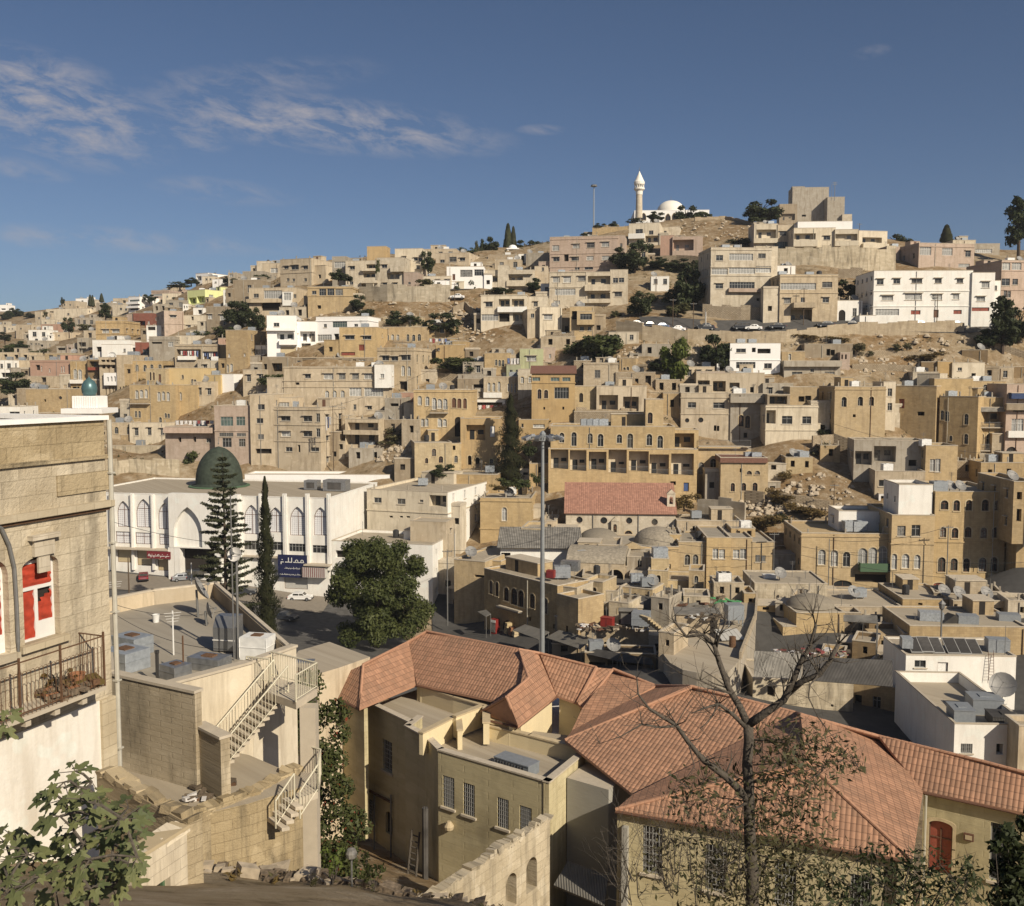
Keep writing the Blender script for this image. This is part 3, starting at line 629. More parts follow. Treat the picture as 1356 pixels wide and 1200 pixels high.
 H('sandy stone house on the shoulder of the hill below the mast light','ochre_stone',735,920,322,362,[],a=-8,d=12,dY=4,base=6)
 H('cream house with white porch standing on slender pillars','cream_plaster',928,1090,302,400,[('w',350,34,30,983),('w',350,22,20,1046),('LL',388,60,34,1050)],a=-14,d=10,bal=[(928,1012,360,384,1.4,'white_plaster')],blocks=[dict(r=(1090,1196,322,372),dY=4,d=8,mat='pale_stone',win=[('w',350,14,14,1120)])],dY=-4)
 H('rose coloured house with shaded porch below the mosque terrace','pink_stone',1158,1318,372,480,[('LL',415,100,50,1212),('l',420,28,20,1280)],a=-10,d=11,side=('R','w',1,1,1.2,1.2),blocks=[dict(r=(1094,1166,366,470),dY=2,d=9,mat='rose_plaster')])
 H('cream three storey apartment house with cantilevered balconies facing the road','pale_stone',508,702,560,745,[('lc',598,36,30,545,603),('l',594,40,26,680),('gc',664,100,34,590),('c',720,30,20,550)],a=-6,d=13,band=(560,640),top=[('tank',.3,.4)],blocks=[dict(r=(700,832,560,740),dY=-1,d=12,win=[('L',608,110,50,768),('L',688,110,36,770)],bal=[(696,832,628,660,1.4),(670,832,704,724,1.4)]),dict(r=(828,922,548,765),dY=-1.5,d=14,side=('R','w',3,3,1.2,1.4),win=[('w',602,26,26,857,890),('l',676,34,22,872),('l',748,34,20,885)]),dict(r=(720,925,735,815),dY=-1,d=8,mat='white_plaster',win=[('w',752,26,16,762,830)])],short='cream three storey apartment house')
 H('white fronted house with two tiers of open white verandas','cream_plaster',147,390,682,850,[('l',730,32,26,190),('L',722,58,42,272),('L',722,60,42,344),('gc',800,84,34,195),('k',798,54,44,272),('L',798,60,36,345)],a=-4,d=11,bal=[(236,390,744,772,1.0,'white_plaster')],blocks=[dict(r=(390,500,690,760),dY=2,d=9,win=[('l',728,22,24,436)])],band=(682,),short='white fronted veranda house',top=[('tank',.85,.4)])
 H('cream corner house with one broad window behind a dark canopy','cream_plaster',458,575,745,905,[('lc',797,44,28,502),('k',875,20,16,520)],a=8,d=14,blocks=[dict(r=(392,460,758,870),dY=1,d=11,mat='buff_plaster',win=[('w',790,18,20,420)])],side=('R','w',2,2,1,1.2))
 H('yellow ochre house with barred bay and projecting oriel','gold_stone',616,742,742,905,[('k',788,26,50,642),('w',858,20,20,680,722)],a=-4,d=10,blocks=[dict(r=(654,748,768,838),dY=-1.6,d=2,base=0,win=[('gd',796,54,32,702)]),dict(r=(748,806,785,865),dY=1,d=8,mat='buff_stone',win=[('w',800,12,12,778)])])
 H('pale green and ochre house with laundry strung between its walls','green_paint',352,475,965,1070,[('lc',1016,46,26,412)],a=-6,d=9,blocks=[dict(r=(475,536,958,1060),dY=1,d=8,mat='pink_stone',win=[('c',1004,10,20,512)]),dict(r=(166,300,988,1085),dY=1,d=8,mat='ochre_stone',win=[('a',1040,12,30,228,246,264)]),dict(r=(282,356,1050,1095),dY=-1,d=5,win=[('w',1084,14,14,306,338)])],short='pale green house')
 H('buff stone house with one dark window behind the brown gable roof','buff_stone',688,872,1040,1160,[('bars',1098,28,36,763)],a=-6,d=9,band=(1046,),base=8)
 H('small ochre cube house with a pair of tiny arched windows','ochre_stone',878,965,1015,1085,[('a',1074,12,24,905,922)],a=-16,d=9,side=('R','a',1,3,.6,1.0))
 H('roofless rubble ruin with empty window holes and jagged wall tops','rubble_stone',858,1068,1090,1165,[('k',1140,24,46,900),('k',1142,18,38,970),('k',1135,26,50,1030)],a=-4,d=6)
 H('low rubble house above the roofless ruin row','rubble_stone',690,860,1166,1215,[],a=-4,d=7,base=8)
 zoom(900,220,2.974)
 H('bare concrete tower block with blank wall on the hilltop','grey_concrete',442,585,84,228,[('k',195,16,8,490),('k',200,14,8,600)],a=-4,d=12,dY=10,roof='roof_grey',par=.3,blocks=[dict(r=(580,648,122,228),dY=1,d=10),dict(r=(392,462,150,228),dY=-1,d=8,mat='brown_concrete',win=[('L',200,50,24,425)]),dict(r=(640,678,190,232),dY=-2,d=6,mat='pale_stone')],short='bare concrete tower block')
 H('white low house with open porch west of the cream balcony building','cream_plaster',292,384,228,330,[('L',268,70,34,342),('g',310,50,24,400)],a=-3,d=10,bal=[(290,384,286,304,1.0)],blocks=[dict(r=(384,450,232,330),dY=-.6,d=10,win=[('l',266,26,16,408),('g',312,58,26,416)],mat='buff_plaster')])
 H('long cream building with deep white balconies stepping along the hilltop','cream_plaster',448,612,244,345,[('L',280,84,26,492),('l',284,26,14,580),('k',326,60,14,520)],a=-4,d=12,bal=[(446,540,292,318,1.1)],band=(320,),blocks=[dict(r=(610,702,250,345),dY=-1.5,d=12,win=[('L',280,78,28,655),('dw',332,60,24,650)],bal=[(608,700,296,316,1.2)]),dict(r=(704,816,256,345),dY=1,d=13,a=10,win=[('L',292,70,24,758)],bal=[(716,816,306,328,1.2)]),dict(r=(465,680,218,250),dY=3,d=8,mat='clean_white',win=[])],short='long cream balcony building')
 H('cream three storey house with ribbon balconies above the road embankment','pale_stone',120,358,322,570,[('w',362,24,20,157),('gc',357,92,28,243),('w',353,28,18,325),('gc',414,60,26,156),('gc',412,92,28,244),('gc',408,62,26,328),('l',472,26,18,156),('gd',470,96,30,242),('gd',466,62,24,328),('k',526,12,12,310)],a=4,d=12,band=(330,398,432),bal=[(190,362,482,498,.9,'pink_stone')],blocks=[dict(r=(358,382,318,560),dY=2,d=9)],top=[('tank',.3,.3),('tank',.5,.3)],short='cream three storey house')
 H('tan house with ribbon window and outside stair down to the road','buff_stone',392,620,428,618,[('gc',475,148,24,466),('w',468,34,22,580),('l',530,24,18,425),('l',528,22,20,575),('w',528,16,18,485),('LL',592,76,50,482)],a=0,d=12,band=(434,500),bal=[(440,525,540,560,2.2)],top=[('tank',.1,.3),('tank',.6,.4),('tankb',.75,.3)],short='tan house with outside stair')
 H('low white annex with a narrow door between tan house and long white building','white_plaster',620,718,530,622,[('D',590,22,40,640),('w',575,14,30,690)],a=0,d=6,dY=1)
 H('long bright white building of three storeys beside the road','white_plaster',760,1148,412,636,[('l',457,24,20,790),('l',454,24,18,855),('l',453,38,18,932),('l',452,24,18,1018,1103),('lc',520,38,18,818),('lc',514,60,24,922),('lc',516,38,20,1014),('lc',515,24,20,1088),('gc',576,84,26,820),('sr',576,32,16,930),('sr',575,32,16,1094),('d',582,16,30,1010)],a=-2,d=14,band=(492,552),blocks=[dict(r=(1146,1235,420,636),dY=-1,d=14,win=[('lc',468,30,22,1204),('lc',522,32,18,1186),('sr',564,70,12,1185)]),dict(r=(1232,1258,452,640),dY=2,d=9,win=[('w',480,14,18,1242)])],short='long bright white building')
 H('cream and brown house with shaded side wall beside the dark bushes','pink_stone',940,1158,305,400,[('gc',334,44,30,968),('gc',336,38,28,1012),('gc',338,40,28,1054),('l',346,18,22,1136),('c',392,40,14,1120)],a=8,d=16,band=(318,),side=('L','w',1,3,1.2,1.6),short='cream and brown house',top=[('tank',.5,.5),('box',.2,.6,3,3,2)])
 H('brown stone house with cream window band at the edge of the hilltop','pink_stone',1262,1380,372,570,[('gc',394,36,28,1284,1326),('w',456,32,26,1282),('w',456,20,26,1322),('w',504,12,26,1283,1297)],a=6,d=16,band=(378,412,488),side=('L','w',1,2,1.2,1.6))
 H('grey roofed low house along the skyline east of the brown house','grey_concrete',1160,1260,306,350,[('gc',335,60,14,1200)],a=-2,d=10,dY=8,base=6)
 H('pale cottage strip along the skyline behind the grey roofed house','pale_stone',1075,1165,292,335,[],a=0,d=8,dY=22,base=8)
 H('bright white cube house with dark ribbon window below the road','clean_white',197,395,698,828,[('w',727,36,16,242),('k',725,14,18,293),('k',728,46,18,334),('gd',784,76,26,262),('w',787,28,18,346)],a=-3,d=9,band=(764,),blocks=[dict(r=(146,200,760,812),dY=2,d=6,win=[('k',795,18,30,167)]),dict(r=(240,392,826,862),dY=-.4,d=5,mat='red_brick')],short='bright white cube house')
 H('unfinished brown concrete house with long slab balcony next to the white cube','brown_concrete',490,680,702,790,[('k',735,14,26,586),('k',735,14,26,603)],a=-4,d=9,dY=2,blocks=[dict(r=(410,632,768,860),dY=-2,d=7,mat='grey_concrete',win=[('w',822,36,24,462),('w',820,38,22,590),('w',805,12,14,522)],bal=[(408,634,768,790,1.0)]),dict(r=(402,492,730,800),dY=1,d=6,mat='ochre_stone',win=[('ac',752,10,24,434,445)]),dict(r=(630,668,735,850),dY=-1,d=4,mat='pink_stone',win=[('k',752,6,18,640,655)])],short='unfinished brown concrete house')
 H('small cream cottage with bright lit gable on the dry slope','cream_plaster',1072,1200,775,840,[('w',800,14,12,1104),('k',828,16,22,1158)],a=-6,d=7,blocks=[dict(r=(1015,1075,770,835),dY=1,d=6,mat='ochre_plain'),dict(r=(950,1018,772,840),dY=2,d=6,mat='dark_stone')])
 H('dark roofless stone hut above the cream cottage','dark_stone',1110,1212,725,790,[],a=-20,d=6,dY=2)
 zoom(150,330,7.976)
 H('lime green villa with pale yellow sunlit end wall on the western slope','lime_paint',784,972,432,592,[('L',545,76,66,836),('L',532,80,62,926)],a=-30,d=12,side=('R','c',1,2,2.2,2.0),top=[('tankw',.3,.4),('tank',.8,.5),('tankw',.6,.6)],short='lime green villa',blocks=[dict(r=(790,1000,590,800),dY=-.5,d=13,mat='brown_concrete',win=[('c',690,60,60,850)])])
 H('brown concrete house beneath the lime villa with hooded windows','brown_concrete',985,1245,610,830,[('lc',715,46,50,1022),('lc',720,60,60,1160),('w',790,40,50,1180)],a=-6,d=9)
 H('small white villa highest on the western skyline with shaded balcony','clean_white',872,1002,256,345,[('L',310,50,40,905)],a=-28,d=12,Y=430)
 H('cream flat house beside the highest white villa on the skyline','cream_plaster',940,1060,290,352,[('w',318,22,18,985,1025)],a=-8,d=10,Y=418)
 H('low white house between the skyline villa and the grey glazed house','clean_white',1048,1165,318,385,[('w',350,20,16,1080)],a=-10,d=10,Y=405)
 H('grey glazed balcony house under the end of the sloping grey roof','grey_concrete',1214,1300,252,362,[('gc',282,34,26,1245),('gc',340,50,30,1250)],a=-8,d=11,Y=395)
 H('little tan house poking above dark shrubs on the western skyline','buff_plaster',600,680,376,430,[('w',400,14,14,625)],a=-6,d=9,Y=500)
 H('pink tan house with overhanging flat roof on the western crest','pink_stone',404,590,436,560,[('gc',485,90,24,465),('k',520,50,30,450)],a=-14,d=12,Y=480,band=(450,))
 H('tiered white house with three bright balcony bands','clean_white',160,282,505,670,[('g',545,90,16,225),('k',588,100,16,225),('k',632,90,18,225)],a=-26,d=15,Y=470,bal=[(156,284,560,580,1.2),(156,284,604,622,1.2)])
 H('jumble of small cream rooms below the pink tan crest house','cream_plaster',520,720,470,570,[('k',545,40,24,600),('w',500,18,16,570),('w',520,18,16,650)],a=-6,d=10,Y=430,blocks=[dict(r=(690,780,430,520),dY=10,d=8,mat='pink_stone')])
 H('white hut with two dark doorways beside the lime villa','white_plaster',735,792,580,640,[('k',612,14,26,750,776)],a=0,d=5,Y=372)
 H('brick red house with white dotted balconies stacked above washing','red_brick',216,418,676,900,[('L',785,120,60,275),('c',775,18,34,375),('k',870,150,44,280)],a=-4,d=12,bal=[(208,340,810,845,1.2,'dark_stone')],blocks=[dict(r=(146,216,690,900),dY=1,d=11,mat='pink_stone',win=[('gc',790,54,60,182),('k',880,50,40,182)])],short='brick red house')
 H('peach plaster house with one hooded window and shaded return wall','pink_stone',542,748,655,905,[('l',708,62,28,630)],a=28,d=16,side=('L','k',2,2,1.6,1.4),band=(790,),short='peach plaster house',blocks=[dict(r=(748,1030,700,880),dY=2,a=-4,d=9,mat='cream_plaster',win=[('l',815,30,22,800),('w',815,16,14,857),('l',815,26,22,925),('k',730,24,36,836)],band=(795,))],top=[('tank',.7,.5)])
 H('white walled porch with black void below the peach house','white_plaster',352,530,806,925,[('k',830,80,46,400),('c',835,80,60,485)],a=4,d=7,dY=-1)
 H('deep red cube house with two white framed windows','red_brick',236,532,985,1175,[('w',1088,62,58,348),('w',1090,62,58,472)],a=4,d=11,band=(1165,))
 H('grey slab roofed house with pale corner window next to the deep red cube','grey_concrete',385,655,925,1240,[('gc',1005,50,54,605),('k',990,100,20,460)],a=-3,d=8,dY=2,band=(955,))
 H('windowless cream wall house with a rust tin roof patch behind','cream_plaster',662,965,915,1015,[('k',985,36,36,915)],a=-4,d=8)
 H('house with two open balconies full of hanging laundry','buff_stone',655,1112,1008,1330,[('L',1110,250,110,800),('L',1120,165,90,1020)],a=-3,d=10,bal=[(690,880,1130,1170,.7,'white_plaster')],blocks=[dict(r=(1112,1330,1015,1500),dY=1,d=10,mat='ochre_stone',win=[('c',1120,36,50,1215),('c',1162,20,26,1280),('ac',1390,34,90,1190,1232)])],short='house with laundry balconies',band=(1022,))
 zoom(0,380,7.976)
 H('tan house with shuttered windows topping the western ridge','buff_plaster',645,800,150,235,[('w',190,16,20,680,740)],a=-10,d=12,Y=610)
 H('white rooftop pavilion behind the ridge cypress pair','clean_white',800,940,124,170,[('w',150,20,14,870)],a=-8,d=10,Y=640)
 H('long sunlit cream house row end with arched loggias','cream_plaster',490,925,232,360,[('L',272,46,26,545),('L',322,46,24,545),('w',288,22,20,720),('w',335,20,18,800)],a=-14,d=16,Y=560,short='long sunlit cream house')
 H('grey house with pale upper windows beside the ridge pine','grey_concrete',1015,1190,170,260,[('w',200,20,18,1080),('w',205,20,18,1140)],a=-8,d=12,Y=560)
 H('cream house with pale end wall under the tiered white house','pale_stone',1190,1360,190,320,[('w',235,24,22,1275),('w',240,24,22,1330)],a=-10,d=12,Y=505)
 H('flat buff house behind the grey ridge house','buff_plaster',1195,1360,122,180,[('k',155,30,26,1310)],a=-6,d=10,Y=590)
 H('slim tan tower house near the far western trees','buff_plaster',376,440,262,480,[('w',330,18,20,410)],a=-12,d=10,Y=520)
 H('low cream house with white shed roof between tower and red house','cream_plaster',440,560,345,420,[('w',380,18,16,480)],a=-6,d=9,Y=500)
 H('faded red house with a wide black veranda','rose_plaster',436,640,395,485,[('k',425,105,30,500)],a=-10,d=11,Y=470)
 H('pale flat house overgrown at its foot below the faded red house','buff_plaster',560,780,480,580,[('w',515,20,16,620)],a=-6,d=10,Y=440)
 H('buff house with terrace walls on the far western slope','buff_plaster',172,340,400,560,[('k',495,34,40,278),('w',440,18,18,220)],a=-12,d=13,Y=480)
 H('white shed below the buff terrace house','white_plaster',345,412,476,535,[],a=-10,d=8,Y=462)
 H('small white house among dark trees on the far west spur','clean_white',260,338,288,345,[('w',318,14,14,300)],a=-8,d=10,Y=760)
 H('white roofed house at the far end of the western spur','clean_white',0,75,190,260,[('k',235,50,14,35)],a=-4,d=12,Y=830)
 H('tiny pale house half way down the far west spur','pale_stone',100,178,318,360,[],a=-6,d=9,Y=720)
 H('cream cottage pair beside the dark round bush','cream_plaster',60,165,412,480,[('w',445,14,14,95,130)],a=-8,d=9,Y=560)
 H('grey cottage half hidden behind bushes on the low west slope','grey_concrete',285,500,570,670,[('w',605,18,16,330,380,410),('k',620,30,20,440)],a=-4,d=9,Y=400)
 H('peach pink house with a narrow balcony below the ochre terraces','pink_stone',705,818,610,710,[('k',648,26,20,735),('sr',650,24,20,780)],a=-4,d=9,Y=345,short='peach pink house',blocks=[dict(r=(600,706,630,725),dY=1,d=8,mat='grey_concrete',win=[('k',655,70,24,650)])])
 H('grey concrete frame house with a ladder of balconies','grey_concrete',820,940,540,720,[('L',610,70,44,870),('L',670,80,40,875)],a=-4,d=8,Y=335)
 H('brown stone house with two pale windows above the white terrace wall','ochre_stone',1015,1312,358,560,[('lc',466,70,38,1112),('lc',466,70,38,1222)],a=-4,d=12,Y=322,band=(378,500))
 H('white terrace wall house stepping down beside the concrete frame house','white_plaster',980,1380,562,716,[('k',660,60,50,1050),('w',672,26,40,1315)],a=-3,d=8,Y=306,blocks=[dict(r=(1075,1380,610,716),dY=-1.5,d=5,win=[('w',672,26,40,1315)])])
 H('rust coloured long house with slit windows over a blue shop front','rose_plaster',322,752,775,960,[('k',850,40,50,400),('c',866,14,54,440),('c',880,14,40,525),('c',870,14,60,650,675)],a=-3,d=11,Y=292,band=(790,),short='rust coloured long house',blocks=[dict(r=(290,752,945,1085),dY=-.8,d=10,mat='buff_stone',win=[('k',1000,50,90,460),('k',1000,60,70,700),('db',1000,90,76,635)])])
 H('ochre house with a white tracery double window and hanging balcony','ochre_stone',752,935,785,1150,[('ac',925,40,100,795,845),('w',870,14,14,868),('k',1080,80,60,800)],a=-4,d=11,Y=290,bal=[(750,880,980,1020,.9,'white_plaster')])
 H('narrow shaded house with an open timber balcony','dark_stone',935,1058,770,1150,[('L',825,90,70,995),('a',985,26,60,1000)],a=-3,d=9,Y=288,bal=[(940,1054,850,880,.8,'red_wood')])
 H('house with white boxed oriel over three slit windows','buff_stone',1060,1240,745,1180,[('k',782,40,22,1090,1138,1190),('k',845,34,32,1095,1145,1195),('k',1100,16,80,1120,1160,1195)],a=-3,d=10,Y=284,bal=[(1056,1236,800,822,.8)],blocks=[dict(r=(1098,1242,908,1040),dY=-1.3,d=1.3,base=0,mat='clean_white',win=[('k',975,16,50,1140,1178,1214)])])
 H('plain tan wall house with three tall arched slits','buff_stone',1242,1420,722,1180,[('ag',1100,18,90,1272,1306,1340)],a=-3,d=10,Y=282)
 H('grey white house with dark windows at the west edge','white_plaster',0,130,775,1010,[('w',835,40,50,92),('w',835,30,50,15),('k',930,90,40,60)],a=-4,d=10,Y=312)
 H('tan flat house tucked behind the grey white edge house','buff_plaster',132,312,780,935,[('w',870,22,18,220,270),('k',765,60,20,200)],a=-4,d=9,Y=316)
 H('rubble house with a broken roof above the teal minaret','rubble_stone',180,430,1075,1200,[('k',1165,40,30,330)],a=-4,d=9,Y=272)
 zoom(0,320,3.988)
 H('golden arcaded mansion with white triple arches and a small railed balcony','gold_stone',690,932,758,988,[('ac',805,18,44,722,747,772),('ac',818,17,46,840,863,888),('a',912,14,34,718,737),('a',955,16,46,848),('a',920,12,24,874,891)],a=-8,d=13,Y=246,short='golden arcaded mansion',bal=[(694,796,832,858,1.1,'rail')],blocks=[dict(r=(772,875,672,762),dY=2,d=9,mat='honey_stone',win=[('ag',712,10,40,795,812),('d',728,14,46,844)]),dict(r=(875,1062,668,762),dY=3,d=9,mat='yellow_paint',win=[('a',715,10,20,884,965),('a',738,12,20,1015,1030)]),dict(r=(932,1045,758,840),dY=1,d=9,mat='gold_stone',win=[('ac',815,16,42,952)]),dict(r=(932,1132,868,955),dY=1,d=8,mat='ochre_stone',win=[('k',890,14,30,990)])])
 H('yellow house with white end wall and stepped white parapet','yellow_paint',1068,1168,705,832,[('as',800,12,26,1100,1116)],a=-16,d=9,Y=250,blocks=[dict(r=(1168,1236,700,838),dY=-.5,d=9,mat='clean_white'),dict(r=(1044,1240,826,868),dY=-2,d=5,mat='white_plaster')])
 H('pinkish house with a rubbish strewn roof terrace behind the mosque dome','pink_stone',876,1136,978,1160,[('k',1046,16,26,950,1028),('w',1050,26,24,1102)],a=-4,d=10,Y=224,bal=[(876,1136,980,1010,1.6)],short='pinkish terrace house')
 H('four storey peach block with green glazed windows beside the mosque dome','pink_stone',1138,1326,868,1190,[('g',950,62,48,1200),('g',950,46,48,1272),('gd',1062,50,46,1197),('gd',1062,38,46,1278),('bars',1020,70,18,1195),('bars',1020,46,18,1275),('k',1145,40,16,1200)],a=-3,d=13,Y=221,band=(1000,),short='four storey peach block',top=[('tankw',.5,.5)])
 H('crumbling ruin of a vaulted khan with an arched hole','old_masonry',545,958,1078,1210,[('ak',1170,30,50,800),('ak',1180,60,40,610)],a=-3,d=8,Y=236,short='vaulted khan ruin',blocks=[dict(r=(640,870,1022,1085),dY=6,d=8,mat='ochre_stone')])
 H('row of low vaulted shops with small black arches','grey_concrete',545,700,995,1035,[('ak',1018,26,24,570,605,640)],a=-2,d=7,Y=247,blocks=[dict(r=(545,640,940,985),dY=5,d=6,mat='white_plaster',win=[('k',962,14,26,600,620)])])
 H('low tan house with scattered round holes near the teal minaret','ochre_stone',140,372,780,910,[('k',840,10,14,238),('o',826,18,18,318)],a=-4,d=10,Y=262,blocks=[dict(r=(205,400,905,960),dY=-6,d=6,mat='rubble_stone')])
 H('white fronted shop house at the west edge with one wide window','white_plaster',0,108,872,950,[('w',915,54,32,78)],a=-2,d=9,Y=250)
 zoom(460,440,3.988)
 H('gold stone mansion with a triple arched balcony window in the centre','gold_stone',352,656,305,575,[('ac',363,20,50,383,422),('ac',378,22,56,458,487,516),('as',377,20,50,564,592,621),('ac',478,18,40,397,418),('ac',478,20,40,488,514),('D',505,34,96,587)],a=-4,d=12,bal=[(440,534,392,428,1.2,'rail')],at_y=590,band=(315,),short='gold stone mansion')
 H('stone house with tall arched windows and pale balcony above hanging washing','buff_stone',720,914,236,365,[('ac',290,15,52,747,773,801),('ac',295,10,44,850,868,886,904)],a=-6,d=9,bal=[(722,816,318,346,1.2,'white_plaster')],Y=231,short='arched window house',blocks=[dict(r=(665,832,355,470),dY=-2.5,d=5,mat='white_plaster',win=[('LL',405,140,70,742)]),dict(r=(582,722,246,340),dY=2,d=8,mat='brown_concrete',win=[('k',296,46,38,690)])])
 H('ochre house with a white framed open porch beside the tall dark cypress','ochre_plain',598,806,456,722,[('L',526,92,76,681),('dw',524,24,60,765),('ak',676,18,44,646),('ak',690,22,60,686),('a',690,16,42,760)],a=-3,d=10,Y=209,short='ochre porch house',blocks=[dict(r=(905,1062,462,640),dY=3,d=8,mat='ochre_plain',win=[('w',492,10,18,925),('c',496,56,16,1010)])])
 H('honey stone house with a flat grey roof and arched barred windows by steps','honey_stone',356,552,584,760,[('ag',636,22,38,458),('ag',680,14,28,419),('ag',672,22,36,493)],a=10,d=15,Y=207,roof='roof_grey',par=.15,blocks=[dict(r=(550,602,588,700),dY=1,d=7,win=[('a',672,16,36,574),('k',612,14,24,564)])])
 H('low ochre store with slanted slab roof in the shade of the alley','ochre_stone',576,792,752,860,[],a=-8,d=8,Y=199,roof='roof_grey',par=.15)
 H('square ochre house with one slender arched window and a planted roof','gold_stone',702,972,876,1095,[('ac',962,26,64,830)],a=-6,d=12,Y=187,short='square ochre house',band=(892,1040),base=8)
 H('cream two storey block with stained front and long white end wall','cream_plaster',105,530,838,1060,[('w',888,42,30,161),('w',893,42,30,283),('w',892,18,14,392),('L',893,84,64,480),('k',975,18,10,230,285,320)],a=-20,d=22,Y=183,band=(948,),rmat='white_plaster',side=('R','c',3,4,1.0,1.6),short='cream two storey block',roof='roof_dust')
 H('long white parapet wing behind the great white mosque','clean_white',-540,225,752,850,[],a=-2,d=7,Y=209,at_y=-1,short='long white wing')
 zoom(380,620,3.988)
 H('flat roofed white annex with a blocky stair turret next to the mosque','white_plaster',240,770,395,700,[('k',455,60,40,285)],a=-14,d=13,Y=167,short='flat white annex',blocks=[dict(r=(652,842,282,400),dY=4,d=5,mat='buff_plaster',par=.1)],roof='roof_dust')
 H('corner house of warm stone with a bare dusty roof above the alley','gold_stone',884,1046,490,830,[('k',572,44,18,1015)],a=-24,d=14,Y=158,roof='roof_dust',par=.2,short='warm stone corner house',blocks=[dict(r=(1040,1130,490,790),dY=1.5,d=12)])
 zoom(700,440,3.988)
 H('ochre house with a brown gabled roof and a large gridded window','ochre_plain',16,244,214,446,[('g',248,40,20,38,140,200),('ag',326,20,44,58,93),('gd',322,76,62,174),('k',402,9,14,83,183)],a=-3,d=9,Y=214,tiles=1.6,band=(268,),blocks=[dict(r=(244,362,286,452),dY=1,d=9,mat='honey_stone',win=[('D',346,20,50,278)])],short='brown gabled house')
 H('concrete house with a pair of deep open porches','buff_plaster',358,622,286,425,[('LL',376,88,84,426),('LL',378,78,80,540)],a=-4,d=8,Y=213,blocks=[dict(r=(240,640,420,500),dY=-1,d=6,mat='rubble_stone')])
 H('great arcaded yellow stone hotel with seven open bays and arched windows','gold_stone',116,770,498,700,[('a',558,26,50,175),('a',568,27,70,240),('a',561,26,50,325),('a',572,27,70,380),('a',564,27,50,480),('a',576,27,72,536),('a',568,27,52,636),('a',579,27,72,694)],a=-4,d=12,Y=198,par=.3,roof='roof_grey',short='great arcaded hotel',top=[('tank',.28,.4),('tank',.33,.4),('tank',.38,.4),('tank',.43,.4)],blocks=[dict(r=(104,886,618,930),dY=-2.6,d=2.8,win=[('LR',677,82,104,163),('LR',679,84,104,263),('LR',681,86,106,368),('LR',684,86,106,473),('LR',688,88,108,581),('LR',694,88,108,690),('LR',698,110,106,806),('k',796,30,18,763),('db',818,26,46,833)],roof='roof_dust',par=.25),dict(r=(617,711,356,500),dY=4,d=6,win=[('ag',452,25,58,642)]),dict(r=(756,896,516,628),dY=1,d=6,win=[('LL',570,110,80,818)]),dict(r=(888,1172,618,790),dY=1,d=9,a=-4,win=[('a',716,28,60,913),('a',692,30,54,975),('k',685,60,30,1060)],bal=[(896,1170,568,606,1.0,'rail')])])
 H('half plastered house with pale upper panels over pink rubble and round holes','buff_plaster',802,1062,322,580,[('w',386,40,28,864),('w',386,56,28,1004),('o',465,22,24,838),('o',463,26,28,910),('k',507,12,26,985,1001)],a=-4,d=11,Y=215,band=(345,432),short='half plastered house',side=None)
 H('raw concrete house with paired arched windows and a floating slab','grey_concrete',1062,1242,326,640,[('ag',470,24,62,1123,1156),('k',544,20,26,1146)],a=-4,d=10,Y=214,band=(345,372),bal=[(1062,1240,340,372,1.2)])
 H('open post and beam floor with pale slatted screens below the white cube house','buff_plaster',884,1244,216,340,[('LL',282,64,56,925),('LL',284,64,56,1005),('L',290,50,44,1085),('k',305,20,30,1180)],a=-4,d=8,Y=221,blocks=[dict(r=(884,1110,208,260),dY=3,d=8,mat='pink_stone')])
 H('small house with slanted brown roof slab and little arched windows in rows','gold_stone',1012,1262,682,880,[('ag',816,22,44,1078),('ag',816,25,44,1135),('ag',818,26,44,1195),('k',729,12,22,1122),('ag',741,24,20,1165,1207)],a=-5,d=8,Y=190,par=.1,roof='brown_tiles',coping='brown_tiles',short='small slanted roof house',blocks=[dict(r=(1012,1262,664,690),dY=-.4,d=8.6,base=0,mat='brown_tiles',roof='brown_tiles',par=.02)])
 zoom(1016,440,3.988)
 H('cream house with a jutting white balcony floor and laundry on its roof porch','cream_plaster',-10,266,388,540,[('w',462,54,44,105),('w',465,40,38,208),('L',450,60,72,14)],a=-4,d=9,Y=207,short='jutting balcony house',band=(395,518),blocks=[dict(r=(-4,252,536,660),dY=1,d=8,mat='buff_plaster',win=[('w',566,38,26,97),('w',565,28,24,208),('c',600,26,50,97,208)]),dict(r=(0,120,330,390),dY=2,d=6,mat='brown_concrete',win=[('LL',360,90,40,60)]),dict(r=(118,260,290,390),dY=4,d=7,mat='ochre_stone',win=[('k',352,30,30,182,216)])])
 H('tall golden cube house with three arched windows in white surrounds','gold_stone',350,618,288,612,[('v',366,24,48,405,493,551),('k',442,14,14,460)],a=-2,d=12,Y=205,band=(302,),short='tall golden cube house')
 H('shadowy stone house with blue door beyond the golden cube','ochre_stone',668,885,285,570,[('sr',375,24,50,710),('k',430,34,20,812),('db',490,34,110,820)],a=-38,d=10,Y=208,blocks=[dict(r=(790,910,220,300),dY=4,d=6,mat='pale_stone')])
 H('tall shaded house with plain side and faint arched openings','ochre_stone',900,1102,340,720,[('a',440,16,50,925,950),('a',460,18,60,1050),('a',560,14,30,970),('a',565,18,50,1050)],a=-42,d=11,Y=203,blocks=[dict(r=(880,1085,246,345),dY=5,d=7,a=-6,mat='gold_stone')],short='tall shaded house',top=[('tank',.2,.2)])
 H('house with a corrugated awning over its glazed balcony and arched trio below','ochre_stone',1110,1246,345,720,[('L',450,124,60,1180),('a',565,22,60,1131,1213),('a',575,28,84,1172)],a=-4,d=10,Y=203,bal=[(1108,1244,475,506,.9,'rail'),(1108,1240,590,628,.9,'rail')],blocks=[dict(r=(1112,1256,398,420),dY=-1.3,d=1.3,base=0,mat='sheet_metal',par=.02)])
